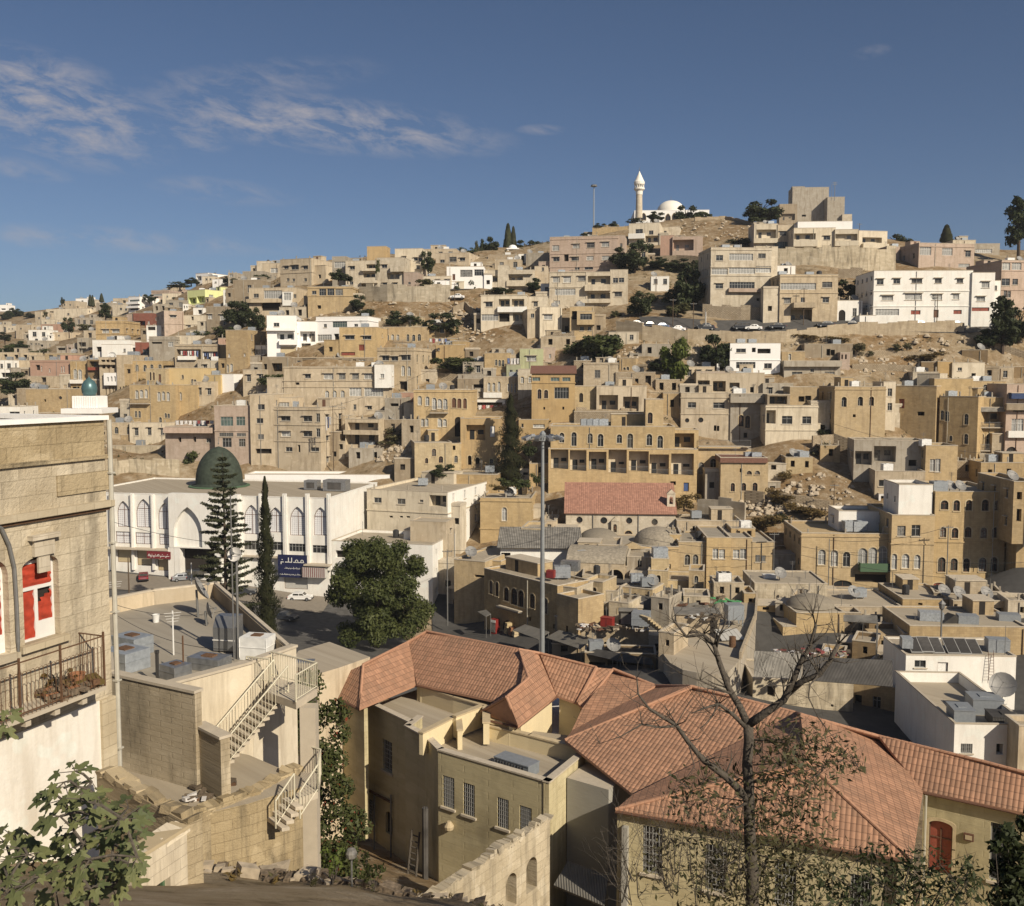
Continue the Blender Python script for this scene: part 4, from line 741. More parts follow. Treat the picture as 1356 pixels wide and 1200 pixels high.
 H('brown house with blue tarpaulin awning at the east edge','pink_stone',1250,1400,275,720,[('gc',495,60,70,1320),('k',400,60,36,1330),('D',640,50,60,1292)],a=-4,d=10,Y=201,bal=[(1266,1400,520,556,.8,'white_plaster')],blocks=[dict(r=(1290,1400,322,352),dY=-1.2,d=1.2,base=0,mat='tarp_blue',par=.02),dict(r=(1264,1400,380,412),dY=-1.0,d=1.0,base=0,mat='brown_concrete')])
 H('low courtyard house with shaded veranda and white arched gateway','buff_plaster',565,830,735,910,[('w',798,50,34,617),('w',806,50,28,770),('k',825,44,24,695),('k',885,56,50,630)],a=-10,d=16,Y=184,short='low courtyard house',blocks=[dict(r=(455,830,572,735),dY=6,d=8,mat='grey_concrete',win=[('LL',640,110,80,620),('k',690,40,30,770),('L',660,80,70,510)]),dict(r=(588,664,855,915),dY=-.5,d=2,mat='clean_white',win=[('k',886,56,40,630)])],top=[('tankw',.3,.2)])
 H('little sunny stone house with a bright white double window','gold_stone',832,1000,600,800,[('c',702,24,64,872,902)],a=-6,d=8,Y=186,top=[('tankw',.05,.2)],short='little sunny stone house')
 zoom(1040,620,4.285)
 H('broad golden house with three rows of five arched windows','gold_stone',832,1232,135,735,[('ag',210,36,56,903,972,1043,1136,1202),('ag',365,34,56,896,964,1037,1127,1192),('ag',547,34,74,887,958,1027,1119,1183),('afs',675,90,44,760+90),('afs',700,96,70,1005),('afs',700,90,60,1125)],a=-4,d=16,Y=158,short='broad golden house',band=(420,),roof='roof_dust',top=[('tankl',.1,.12),('dish',.28,.15),('dish',.42,.15)],blocks=[dict(r=(640,832,95,280),dY=1,d=8,mat='white_plaster',win=[]),dict(r=(592,834,268,725),dY=-.3,d=14,win=[('w',356,42,62,660),('w',358,42,62,740),('ac',530,34,80,613,682,749),('afs',672,84,36,760),('af',670,70,20,640)],band=(430,))])
 H('golden house with a green painted balcony under triple white arches','gold_stone',84,590,372,720,[('ac',505,36,84,208),('ac',509,36,84,279),('a',514,36,82,349),('ac',498,46,98,438,495,551),('afs',650,106,44,158),('af',656,92,36,328),('k',625,160,50,490)],a=-4,d=14,Y=160,bal=[(414,586,532,582,1.3,'green_wood')],band=(388,),short='green balcony house',roof='roof_grey',top=[('tankl',.62,.3),('tankl',.72,.3)],blocks=[dict(r=(300,540,245,380),dY=5,d=7,mat='white_plaster')])
 H('tall tan building with projecting shaded corner at the east edge','ochre_stone',1285,1420,78,395,[('k',157,26,40,1328),('k',268,24,74,1325)],a=-4,d=14,Y=152,base=1,short='tall tan edge building',top=[('dish',.15,.15)],blocks=[dict(r=(1300,1420,390,740),dY=2,d=12,win=[('k',445,26,70,1302),('k',620,80,90,1350)]),dict(r=(1255,1440,690,740),dY=-1,d=2,mat='white_plaster',win=[('w',712,14,34,1270),('k',714,30,40,1300)])])
 zoom(850,680,3.988)
 H('old stone front with twin arched windows between the domed hall and the sign','gold_stone',190,338,152,440,[('a',246,26,52,241,282),('k',370,22,40,312)],a=-3,d=12,Y=166,roof='roof_grey',par=.2,short='twin arched stone front')
 H('old stone shop with a white written signboard over its cream shutter','gold_stone',338,466,128,448,[('c',213,30,52,388,424),('r',402,70,90,402)],a=-3,d=13,Y=165,roof='roof_grey',par=.2,short='signboard stone shop')
 H('old stone house with a tall arched timber doorway','gold_stone',466,578,130,446,[('c',216,30,50,497,536),('D',386,66,86,508)],a=-3,d=13,Y=165.3,roof='roof_grey',par=.2,short='arched doorway house')
 H('low fronted stone house at the end of the old row with small barred windows','gold_stone',578,696,152,430,[('bars',238,24,32,611,639),('ak',345,44,36,612)],a=-3,d=14,Y=165,roof='roof_grey',par=.2)
FILL=[('pale house cut by the west edge among cream cottages','pale_stone',-6,9,430,446,'w',2,1,-8,560),('white strip roof cottage behind the grey cottage gardens','white_plaster',38,64,437,450,'w',2,1,-6,440),('tan wall cottage just west of the concrete frame house','buff_plaster',111,127,438,453,'k',1,1,-6,380),('grey house under the sunlit cream row end house','grey_concrete',99,125,421,434,'w',3,1,-8,480),('low tan row under the green gardens at the west edge','buff_plaster',0,40,467,480,'k',3,1,-4,330),('tan strip house above the rust coloured long house','ochre_stone',60,96,468,479,'w',3,1,-4,312),('grey hut with two slits beside the peach house','grey_concrete',203,219,403,415,'k',2,1,-4,385),('lilac grey house wedged above the peach house','grey_concrete',220,245,398,413,'w',2,1,-6,392),('white box room under the lime villa balcony','white_plaster',256,272,408,420,'k',1,1,0,352),('bluish white house with tall panes east of the lime villa','white_plaster',296,308,384,405,'gc',2,2,-6,355),('brown plaster house with bare wall above the big round tree','brown_concrete',309,346,371,399,'w',1,1,-8,None),('narrow house with a tall pane at the side of the brown plaster house','buff_plaster',299,311,384,408,'gc',1,1,-8,None),('small whitewashed wall house below the pillared ochre house','pale_stone',370,406,407,424,'k',2,1,-4,None),('long low house with a dull red roof edge above the laundry house','rose_plaster',289,352,448,458,'k',3,1,-3,None),('rust walled hut squeezed beside the grey concrete annex','rose_plaster',529,550,520,546,'k',1,1,-6,None),('grey parapet house at the foot of the stacked apartment house','grey_concrete',462,506,594,616,'k',2,1,-4,216),('narrow pale house with paired arches next to the brown gabled house','pale_stone',686,706,489,522,'ac',2,1,-4,228),('ochre wall room in the passage by the dark cypress','ochre_plain',701,726,614,634,'k',1,1,-4,199),('rubble house beside the open post and beam floor','rubble_stone',868,900,503,524,'k',2,1,-4,None),('brown walled house stepping up beside the hotel tower','ochre_stone',878,899,521,552,'k',1,1,-4,None),('pink house with a slanting parapet under the white cube house','pink_stone',975,1011,499,523,'w',2,1,-4,None),('low grey roofed house east of the church','buff_stone',896,982,690,716,'k',2,1,-3,178),('thin pale house in the slot beside the golden cube','cream_plaster',1169,1185,506,552,'w',1,2,-4,209),('rubble shed at the end of the shaded stone houses','rubble_stone',1267,1292,611,632,'k',1,1,-6,190),('tan flat house under the brown house with the blue awning','ochre_stone',1298,1372,613,644,'k',3,1,-4,184),('small tan house beside the stone wall on the east slope','buff_stone',1318,1342,487,507,'w',1,1,-6,None),('ochre house crowded behind the tall shaded house','gold_stone',1276,1332,505,524,'a',3,1,-6,216),('little white hut at the corner of the cream apartment house','white_plaster',716,730,376,397,'w',1,1,-4,None),('low buff house below the cream corner house','buff_stone',716,762,446,463,'k',2,1,-4,None),('ochre house behind the dark bush beside the plain ochre wall','ochre_stone',599,617,452,475,'a',1,1,-6,None),('pink hut at the end of the long cream balcony building','pink_stone',1173,1191,327,343,'k',1,1,6,None),('white shed with barrels behind the tan house with outside stair','white_plaster',1027,1053,352,368,'k',1,1,0,None),('white railing shed before the long white building','white_plaster',1138,1160,418,434,None,0,0,0,None),('pale grey house with a flat slab under the sunny cottage','pale_stone',1208,1242,493,520,'k',2,1,-8,None),('buff strip house over the golden cube roof','buff_stone',1100,1172,508,524,'w',3,1,-4,219),('dark roofed house at the east edge over the blue awning house','dark_stone',1312,1370,486,520,'k',2,1,-8,222),('cream house with two windows between the yellow house and the laundry house','buff_plaster',322,352,490,516,'l',2,1,-4,None),('grey house below the concrete slab balcony house','grey_concrete',1010,1050,508,530,'l',2,1,-4,None),('pale yellow house under the wide olive tree terrace','honey_stone',505,560,420,433,'k',3,1,-4,None),('ochre cube above the coloured washing','ochre_stone',566,590,428,448,'a',2,1,-8,None),('grey house beside the pale green house','grey_concrete',613,640,480,502,'l',2,1,-4,None),('tan house behind the arched window house roof','buff_stone',640,684,470,492,'w',3,1,-4,None),('low rubble barn on the rocks under the bushy green tree','rubble_stone',760,806,478,492,'k',2,1,-4,None),('buff house above the half plastered house','buff_plaster',905,946,486,504,'l',3,1,-4,None),('ochre hut on the bare bank below the jutting balcony house','honey_stone',1040,1076,606,626,'k',2,1,-6,None),('tan house at the top of the bare bank','ochre_stone',1086,1112,590,612,'k',1,1,-6,None),('cream house over the dark bramble mound','cream_plaster',172,222,560,588,'l',3,1,-6,None),('buff house between the golden mansion and the pinkish terrace house','buff_stone',146,176,560,584,'a',2,1,-6,None),('tan house behind the four storey peach block','buff_plaster',256,284,506,536,'l',2,1,-6,None),('grey white house above the yellow house','pale_stone',262,300,478,497,'l',2,1,-6,None),('ochre house beneath the deep red cube house','ochre_stone',176,216,478,500,'a',4,1,-4,None),('small brown room above the rough bank of the balcony house','brown_concrete',506,532,556,580,'k',1,1,-8,None),('buff house tucked behind the honey stone house','buff_stone',532,556,556,586,'k',1,1,-8,216),('pale house by the road bend wall','pale_stone',806,846,440,456,'w',2,1,-4,None),('grey stone house under the road retaining wall','grey_concrete',850,888,456,474,'k',2,1,-4,None),('cream flat house beside the rose coloured house','pale_stone',936,966,352,372,'w',2,1,-6,300),('tan house under the sandy shoulder house','buff_stone',830,858,330,348,'w',2,1,-8,330),('white house on the dark thicket edge','white_plaster',862,886,366,382,'w',2,1,-6,None),('cream house behind the road bend houses','cream_plaster',560,598,366,384,'l',3,1,-6,None),('brown house under the long rubble garden wall','buff_stone',655,690,344,360,'w',2,1,-6,330),('tan flat house along the skyline beside the crest pines','buff_plaster',560,604,330,346,'w',3,1,-6,345),('pale skyline house behind the sloping roof slab','pale_stone',340,372,346,362,'w',2,1,-6,400),('small room with a vaulted top by the market gallery','buff_stone',792,822,722,745,'ak',1,1,-8,162),('grey block room over the market yard','grey_concrete',830,862,738,758,'k',1,1,-10,158),('honey stone room beside the white drain stack','honey_stone',858,884,756,780,'ak',1,1,-12,153),('ochre room with a crooked parapet above the rounded roof','old_masonry',905,940,790,812,'k',1,1,-8,141),('low stone room at the back of the rounded roof','buff_stone',945,985,772,796,'k',2,1,-4,145),('tan hut below the signboard shop','ochre_stone',985,1000,786,812,'k',1,1,-4,143),('tin topped room on the courtyard edge by the barrel roof','brown_concrete',1108,1140,812,836,'k',1,1,-4,137),('dark lean room under the tank terrace','dark_stone',1150,1184,826,858,'k',1,1,-10,132),('ochre hut with a black doorway on the east roofs','old_masonry',1290,1330,822,846,'ak',1,1,-6,133),('grey hut beside the tall zinc tank','grey_concrete',1226,1262,838,862,'k',1,1,-14,130),('buff room behind the solar panels','buff_stone',1196,1222,840,862,'k',1,1,-10,126),('stone room over the arched lane entrance','gold_stone',1010,1046,776,800,'ak',1,1,-4,150),]
def filler(H):
 zoom(0,0,1)
 for(lb,mt,x0,x1,y0,y1,kd,nc,nr,a,Y)in FILL:
  ws=[];w_,h_=x1-x0,y1-y0
  for r_ in range(nr):
   yc=y0+h_*(.42 if nr==1 else .3+.42*r_)
   xs=[x0+w_*(c_+.55)/nc+.6*((c_*7+len(lb))%3-1)for c_ in range(nc)]
   ws.append((kd,yc,min(5.0,w_/nc*.42),min(h_/nr*.42,9.0),*xs))
  H(lb,mt,x0,x1,y0,y1,ws,a=a,d=8 if Y is None or Y>155 else 5,Y=Y)
FILL+=[('lit rubble room standing off the market house corner','old_masonry',742,764,778,812,'k',1,1,-32,140),('cracked stone hut between the market house and the leaning hut','honey_stone',772,798,770,798,'ak',1,1,-30,145),('brown stone room with a gaping door over the market yard','old_masonry',806,832,798,824,'ak',1,1,-28,137),('flat grey room pressed against the worn stone steps','grey_concrete',862,886,792,820,'k',1,1,-30,138),('small ochre turret room by the signboard shop','gold_stone',912,932,756,782,'a',1,1,-12,152),('dusty room east of the retaining wall block','buff_stone',1046,1066,790,816,'k',1,1,-26,141),('black mouthed store beside the bulging roof house','dark_stone',1128,1160,850,876,'k',1,1,-26,124),('low crooked store in the dark courtyard','old_masonry',1148,1180,880,906,'ak',1,1,-36,119),('ochre store with a torn roof beyond the tin lean-to','ochre_stone',1086,1118,868,890,'k',2,1,-22,121),('narrow shaded room beside the solar panel house','dark_stone',1178,1198,880,930,'k',1,2,-40,116),('tan shop room at the end of the dim shop row','buff_stone',872,892,838,870,'k',1,1,-30,116),('cream box room behind the square ochre house','buff_plaster',716,736,690,712,'w',1,1,-8,180),('honey stone room above the pale corrugated shed','honey_stone',690,716,700,722,'k',1,1,-10,172),('stone cell with an arched door beside the domed hall','gold_stone',886,902,708,738,'ak',1,1,-6,169),('tan parapet room over the arched timber doorway','ochre_stone',968,1000,700,716,'k',2,1,-4,172),('ochre shed below the golden house lane','old_masonry',1052,1082,776,798,'ak',1,1,-8,151),('brown roof room east of the blind arch house','brown_concrete',1236,1266,786,806,'k',1,1,-16,144),('grey concrete hut near the east dishes','grey_concrete',1300,1326,784,806,'k',1,1,-16,143),('pale plaster hut at the far east of the cluttered roofs','pale_stone',1334,1370,796,824,'k',1,1,-10,137),]
MORE=[]
def note(label,mat,xl,xr,yt,yb,*r,Y=None,**k):
 if Y is not None:
  (pl,_),(pr,pb)=zp(xl,yt),zp(xr,yb);MORE.append(at((pl+pr)/2,pb,Y+k.get('dY',0)))
hillside(note);filler(note)
solve_terrain(MORE)
# ground, roads
def build_terrain():
 xs=np.concatenate([np.arange(-900,-260,20.0),np.arange(-260,-120,5),np.arange(-120,150,1.6),np.arange(150,300,5),np.arange(300,901,20)])
 ys=np.concatenate([np.arange(-80,-10,10.0),np.arange(-10,24,2.0),np.arange(24,60,.7),np.arange(60,100,2.5),np.arange(100,420,1.6),np.arange(420,600,4),np.arange(600,1300,20)])
 X,Yg=np.meshgrid(xs,ys);Z=np.empty_like(X)
 for i in range(X.shape[0]):Z[i]=ground_np(X[i],Yg[i])
 nx,ny=len(xs),len(ys);vs=[]
 for j in range(ny):
  for i in range(nx):
   x,y,z=X[j,i],Yg[j,i],Z[j,i]
   if y>175:
    k=min(1.0,(y-175)/30)
    z+=k*(noise.fractal(Vector((x*.06,y*.06,3.1)),1.0,2.0,5)*1.0+.5*(abs(noise.noise(Vector((x*.02,z*.35,y*.02))))-.3))
   if 22<y<58:z+=.22*noise.fractal(Vector((x*.5,y*.5,1.7)),1.0,2.0,4)
   vs.append((x,y,z-.15))
 fs=[(j*nx+i,j*nx+i+1,(j+1)*nx+i+1,(j+1)*nx+i)for j in range(ny-1)for i in range(nx-1)]
 me=bpy.data.meshes.new('terrain');me.from_pydata(vs,[],fs);me.update();me.polygons.foreach_set('use_smooth',[True]*len(fs))
 m,nt,b=new_mat('hill_soil')
 tc=nd(nt,'ShaderNodeTexCoord');ob=tc.outputs['Object']
 n1=nd(nt,'ShaderNodeTexNoise',{'Vector':ob,'Scale':.045,'Detail':8.0,'Roughness':.62})
 n2=nd(nt,'ShaderNodeTexNoise',{'Vector':ob,'Scale':.5,'Detail':8.0,'Roughness':.7})
 n3=nd(nt,'ShaderNodeTexVoronoi',{'Vector':ob,'Scale':.7})
 k=mix(nt,rng(nt,n1.outputs[0],.38,.62),(.27,.215,.14,1),(.20,.13,.065,1))
 k=mix(nt,rng(nt,n2.outputs[0],.50,.66,0,.85),k,(.36,.305,.225,1))
 k=mix(nt,rng(nt,n2.outputs[0],.36,.46,.8,0),k,(.12,.09,.05,1))
 nt.links.new(k,b.inputs['Base Color']);b.inputs['Roughness'].default_value=.95;b.inputs['Specular IOR Level'].default_value=.1
 hh=nd(nt,'ShaderNodeMath',{0:n2.outputs[0],1:.2},operation='ADD')
 bp=nd(nt,'ShaderNodeBump',{'Strength':.9,'Distance':.35,'Height':hh.outputs[0]});n5=nd(nt,'ShaderNodeTexNoise',{'Vector':ob,'Scale':5.0,'Detail':8.0,'Roughness':.75});bp=nd(nt,'ShaderNodeBump',{'Strength':.8,'Distance':.08,'Height':n5.outputs[0],'Normal':bp.outputs[0]});nt.links.new(bp.outputs[0],b.inputs['Normal'])
 me.materials.append(m)
 o=bpy.data.objects.new('terrain',me);col.objects.link(o);o['kind']='structure'
build_terrain()
def ground_sheet(name,corners,mat,lift=.05,n=14,kind='structure',step=1.0):
 """a sheet draped on the terrain inside a quadrilateral of world (x, y) corners"""
 mb=MB();c=[Vector((p[0],p[1],0))for p in corners]
 nu=max(2,int((c[1]-c[0]).length/2.5));nv=max(2,int((c[3]-c[0]).length/2.5));vs=[]
 for j in range(nv+1):
  for i in range(nu+1):
   s,t=i/nu,j/nv
   p=c[0].lerp(c[1],s).lerp(c[3].lerp(c[2],s),t);vs.append((p.x,p.y,ground(p.x,p.y)+lift))
 mb.add(vs,[(j*(nu+1)+i,j*(nu+1)+i+1,(j+1)*(nu+1)+i+1,(j+1)*(nu+1)+i)for j in range(nv)for i in range(nu)])
 o=mb.build(name,mat,smooth=True);o['kind']=kind
 return o
plain('asphalt',(.075,.072,.068),.9,0,.25,1.0,.2)
plain('pavement',(.24,.21,.17),.9,0,.2,1.5,.2)
hillside(H);filler(H)
# special materials
def tile_mat(name,c,dark,rowh=.34,colw=.25,down=True):
 """clay tiles: courses across the slope (local v) and pantile waves (local u); needs UVs in metres"""
 m,nt,b=new_mat(name)
 tc=nd(nt,'ShaderNodeTexCoord');s=nd(nt,'ShaderNodeSeparateXYZ',{0:tc.outputs['UV']})
 def saw(x,per):
  d=nd(nt,'ShaderNodeMath',{0:x,1:per},operation='DIVIDE');return nd(nt,'ShaderNodeMath',{0:d.outputs[0]},operation='FRACT').outputs[0],nd(nt,'ShaderNodeMath',{0:d.outputs[0]},operation='FLOOR').outputs[0]
 fv,iv=saw(s.outputs[1],rowh);fu,iu=saw(s.outputs[0],colw)
 wave=nd(nt,'ShaderNodeMath',{0:nd(nt,'ShaderNodeMath',{0:fu,1:math.pi},operation='MULTIPLY').outputs[0]},operation='SINE').outputs[0]
 h=nd(nt,'ShaderNodeMath',{0:nd(nt,'ShaderNodeMath',{0:wave,1:.035},operation='MULTIPLY').outputs[0],1:nd(nt,'ShaderNodeMath',{0:fv,1:-.05},operation='MULTIPLY').outputs[0]},operation='ADD').outputs[0]
 cb=nd(nt,'ShaderNodeCombineXYZ',{0:iu,1:iv})
 wn_=nd(nt,'ShaderNodeTexWhiteNoise',{0:cb.outputs[0]},noise_dimensions='2D')
 k=mix(nt,wn_.outputs[0],c4(c,.76),c4(c,1.14));k=mix(nt,rng(nt,wn_.outputs[0],.955,.97,0,.5),k,c4(dark,.7))
 n1=nd(nt,'ShaderNodeTexNoise',{'Vector':tc.outputs['UV'],'Scale':.5,'Detail':6.0,'Roughness':.65})
 k=mix(nt,rng(nt,n1.outputs[0],.42,.72,0,.55),k,c4(dark))
 k=mix(nt,rng(nt,fv,.86,.97,0,.6),k,c4(c,.25))
 k=mix(nt,rng(nt,wave,.28,.0,0,.35),k,c4(c,.35))
 nt.links.new(k,b.inputs['Base Color']);b.inputs['Roughness'].default_value=.75;b.inputs['Specular IOR Level'].default_value=.3
 bp=nd(nt,'ShaderNodeBump',{'Strength':.9,'Distance':1.0,'Height':h});nt.links.new(bp.outputs[0],b.inputs['Normal'])
tile_mat('clay_tiles',(.37,.205,.128),(.22,.14,.095),.40,.26)
tile_mat('church_tiles',(.36,.19,.135),(.27,.14,.10),.45,.4)
plain('ridge_clay',(.39,.215,.135),.8,0,.12,4,.3)
m,nt,b=new_mat('lattice_screen')
uv,rnd,obj,s=facade_coords(nt)
bt=nd(nt,'ShaderNodeTexBrick',{'Vector':uv,'Color1':(.40,.40,.42,1),'Color2':(.46,.46,.48,1),'Mortar':(.66,.66,.67,1),'Scale':1.0,'Mortar Size':.075,'Brick Width':.36,'Row Height':.36},offset=0.0)
nt.links.new(bt.outputs['Color'],b.inputs['Base Color']);b.inputs['Roughness'].default_value=.8
GLASS.update({'Al':'lattice_screen','Aw':'clean_white','lat':'lattice_screen'});ARCH.update({'Al':2,'Aw':2});DEEP.update({'Aw':1.2,'Al':.45})
def plate(name,P,th,mat,parent=None,inner=None):
 """flat sheet with thickness th below the given world points"""
 mb=MB();P=[Vector(p)for p in P];n=(P[1]-P[0]).cross(P[2]-P[0]).normalized()
 if n.z<0:n=-n
 Q=[p-n*th for p in P];k=len(P)
 mb.poly(P,0);mb.poly(Q[::-1],1)
 for i in range(k):mb.poly([P[i],P[(i+1)%k],Q[(i+1)%k],Q[i]],1)
 return mb.build(name,[mat,inner or mat],parent)
def obj_at(fn,name,loc,mat,label=None,cat=None,rz=0.0,group=None,smooth=False):
 mb=MB();fn(mb);o=mb.build(name,mat,None,loc,rz,smooth);return tag(o,label,cat,group)
 # great white mosque in the valley
zoom(120,560,3.988)
mq=H('great white mosque with pointed lattice windows, tall portal arch and egg shaped green dome','white_plaster',-60,1262,384,850,[('Al',478,78,146,172,280),('Al',486,78,140,390),('lat',606,78,60,172),('lat',612,78,60,282),('lat',616,64,56,396),('Al',508,84,146,848),('Al',512,78,146,978),('Al',517,84,148,1092),('Al',524,84,148,1215),('gd',645,82,50,848),('gd',652,70,46,985),('gd',660,84,46,1092),('gd',666,86,42,1215),('r',703,76,78,180),('r',716,80,80,288),('r',742,82,76,402),('k',735,180,130,575),('rg',838,112,80,1085),('sr',828,100,60,1200)],a=-11,d=26,Y=173.5,par=.15,roof='roof_dust',coping='white_plaster',name='mosque',cat='mosque',base=6,at_y=-1,side=(),short='great white mosque')
def mq_pt(x,y,off=0.0):
 """local coordinates on the mosque front"""
 al=mq.rotation_euler.z;nn=Vector((math.sin(al),-math.cos(al),0));ux=Vector((math.cos(al),math.sin(al),0));O=Vector(mq.location)
 r=ray(*zp(x,y));q=r*(nn.dot(O)/nn.dot(r))-O
 return q.dot(ux),q.z
for x,ww in((110,14),(124,10),(226,22),(335,22),(902,20),(1030,24),(1150,24),(1262,22)):
 x0,zt=mq_pt(x-ww/2,400);x1,zb=mq_pt(x+ww/2,700)
 mb=MB();mb.box(x0,x1,-.5,-.003,zb-2.6,zt+.9);mb.box(x0+(x1-x0)*.36,x1-(x1-x0)*.36,-.56,-.503,zb,zt+.7,1);mb.build('pilaster',['white_plaster','white_plaster'],mq)
x0,zt=mq_pt(432,384);x1,zb=mq_pt(800,664);zt=mq_pt(600,372)[1]
mb=MB();(ax,az),(bx,bz)=mq_pt(458,437),mq_pt(612,652)
wall_open(mb,x1-x0,zb,zt,[(ax-x0,bx-x0,bz,az,2,.9)]);mb.poly([(ax-x0,.9,bz),(bx-x0,.9,bz),(bx-x0,.9,az),(ax-x0,.9,az)])
wd=x1-x0
mb.poly([(0,0,zb),(0,1.5,zb),(0,1.5,zt),(0,0,zt)]);mb.poly([(wd,0,zb),(wd,1.5,zb),(wd,1.5,zt),(wd,0,zt)]);mb.poly([(0,0,zb),(wd,0,zb),(wd,1.5,zb),(0,1.5,zb)]);mb.poly([(0,0,zt),(wd,0,zt),(wd,1.5,zt),(0,1.5,zt)])
o=mb.build('portal','white_plaster',mq);o.location=(x0,-1.5,0)
for x in(446,478,690,796):
 xx,z_=mq_pt(x,664);mb=MB();mb.box(xx-.55,xx+.55,-1.45,-.35,-5,zb-.004);mb.build('pier','white_plaster',mq)
for(xa,xb,y,pr_)in((100,432,655,1.6),(800,1150,700,.9),(1145,1275,742,1.8)):
 a0,z_=mq_pt(xa,y);b0,_=mq_pt(xb,y);mb=MB();mb.box(a0,b0,-pr_,-.003,z_-.12,z_+.12);mb.build('canopy','lintel_concrete',mq)
dm=at(zp(680,0)[0],641,190);zr=mq.location.z+mq_pt(600,384)[1]-.1
dc=Vector((dm.x,dm.y,zr));R0=4.45
prof=[(R0*1.18,.0),(R0*1.16,.35),(R0*1.0,.4)]+[(R0*(1-t**2.3)**.6,.4+7.3*t)for t in np.linspace(0,.999,22)]
mi_=mq.matrix_basis.inverted()if False else(Matrix.Translation(mq.location)@Matrix.Rotation(mq.rotation_euler.z,4,'Z')).inverted()
mb=MB();mb.lathe(prof,28);o=mb.build('dome','dome_green',mq,smooth=True);o.location=mi_@dc
mb=MB();mb.lathe([(R0*1.3,0),(R0*1.3,.12),(R0*1.2,.2)],28);o=mb.build('dome_kerb','green_wood',mq);o.location=mi_@(dc+Vector((0,0,.02)))
mb=MB();mb.tube([(0,0,8.0),(0,0,9.3)],.05);mb.lathe([(0.02,8.1),(.16,8.3),(.02,8.5)],8);o=mb.build('finial','pole_metal',mq);o.location=mi_@dc
def script_sign(name,w_,h_,mats,rows,seed,loc,rz,label,strokes=9):
 """board with joined lettering strokes, dots and tails, proud of the board"""
 rs=random.Random(seed);mb=MB();mb.box(-w_/2,w_/2,0,.12,-h_/2,h_/2,0)
 for(zc,hh,wf)in rows:
  x=w_*wf/2
  while x>-w_*wf/2:
   L=rs.uniform(.5,1.3)*hh;x2=max(x-L,-w_*wf/2);zb_=zc*h_-hh*.25;t=hh*.13
   mb.box(x2,x,-.03,-.002,zb_-t/2,zb_+t/2,1)
   k=rs.random()
   if k<.35:mb.box(x-t,x,-.032,-.002,zb_,zb_+hh*.8,1)
   elif k<.7:
    cx=(x+x2)/2;ring=[(cx+hh*.24*math.cos(q*math.pi/5),zb_+hh*.2+hh*.24*math.sin(q*math.pi/5))for q in range(11)]
    for p,q in zip(ring[:-1],ring[1:]):
     d_=Vector((q[0]-p[0],0,q[1]-p[1]));nn_=Vector((-d_.z,0,d_.x)).normalized()*t*.5
     mb.poly([(p[0]-nn_.x,-.03,p[1]-nn_.z),(q[0]-nn_.x,-.03,q[1]-nn_.z),(q[0]+nn_.x,-.03,q[1]+nn_.z),(p[0]+nn_.x,-.03,p[1]+nn_.z)],1)
   else:mb.box(x2,x2+t,-.031,-.002,zb_-hh*.4,zb_,1);mb.box((x+x2)/2-t*.6,(x+x2)/2+t*.6,-.031,-.002,zb_+hh*.35,zb_+hh*.35+t*1.1,1)
   x=x2-hh*rs.choice((.04,.04,.25))
 o=mb.build(name,mats,None,loc,rz);return tag(o,label,'sign')
def mq_world(x,y,off):
 a_,z_=mq_pt(x,y);return Matrix.Translation(mq.location)@Matrix.Rotation(mq.rotation_euler.z,4,'Z')@Vector((a_,-off,z_))
script_sign('shop_sign',5.4,4.0,['sign_navy','sign_white'],[(.24,1.0,.8),(-.08,.35,.55),(-.36,.32,.86)],3,mq_world(1078,752,1.0),R(-11),'dark blue shop sign with white script under the mosque windows')
script_sign('shop_sign',4.6,1.3,['sign_maroon','sign_white'],[(.0,.7,.9)],5,mq_world(386,690,1.7),R(-11),'maroon shop sign with pale lettering over the beige shutters')
obj_at(lambda m:(m.box(-2.1,2.1,-1.2,0,-.9,.9),[m.box(x,x+.12,-1.23,-1.203,-.85,.85,1)for x in np.arange(-2,2,.35)]),'awning',mq_world(1195,782,.3),['grey_shutter','sign_maroon'],'pale striped shop awning next to the dark blue sign','awning',R(-11))
for i,(x,y,ww,dd,hh)in enumerate(((1172,372,2.6,2,1.7),(1300,370,4.4,2.6,2.0))):
 p=at(*zp(x,y),182 if i else 184);obj_at(lambda m:(m.box(-ww/2,ww/2,-dd/2,dd/2,0,hh),m.box(-ww/2-.04,ww/2+.04,-dd/2-.04,dd/2+.04,hh*.45,hh*.5),m.box(-ww*.3,ww*.3,-dd/2-.05,-dd/2-.004,hh*.15,hh*.8,1)),'air_handler',(p.x,p.y,zr+.05),['zinc','dark_sheet'],['small grey box cooler on the mosque roof','long grey box cooler at the end of the mosque roof'][i],'air conditioner',R(-11))
 # church with the clay roof, domed hall, market vaults
zoom(700,440,3.988)
ch=H('pale stone church with a broad clay tiled roof, round oculi and bell gables','pale_stone',196,772,955,1130,[('o',990,34,34,268),('o',994,34,34,398),('o',997,34,34,531),('o',1003,34,34,666),('ag',1066,36,46,398),('ag',1068,36,44,528)],a=-4,d=15,Y=181,name='church',cat='church',side=(),short='pale stone church',tiles=4.9)
for c in ch.children:
 if c.name.startswith('roof'):
  me=c.data;me.materials[0]=M['church_tiles'];uvl=me.uv_layers.new(name='uv')
  for p in me.polygons:
   for li in p.loop_indices:
    v_=me.vertices[me.loops[li].vertex_index].co;uvl.data[li].uv=(v_.x,v_.z*1.9)
def ch_pt(x,y):
 al=ch.rotation_euler.z;nn=Vector((math.sin(al),-math.cos(al),0));ux=Vector((math.cos(al),math.sin(al),0));O=Vector(ch.location)
 r=ray(*zp(x,y));q=r*(nn.dot(O)/nn.dot(r))-O;return q.dot(ux),q.z
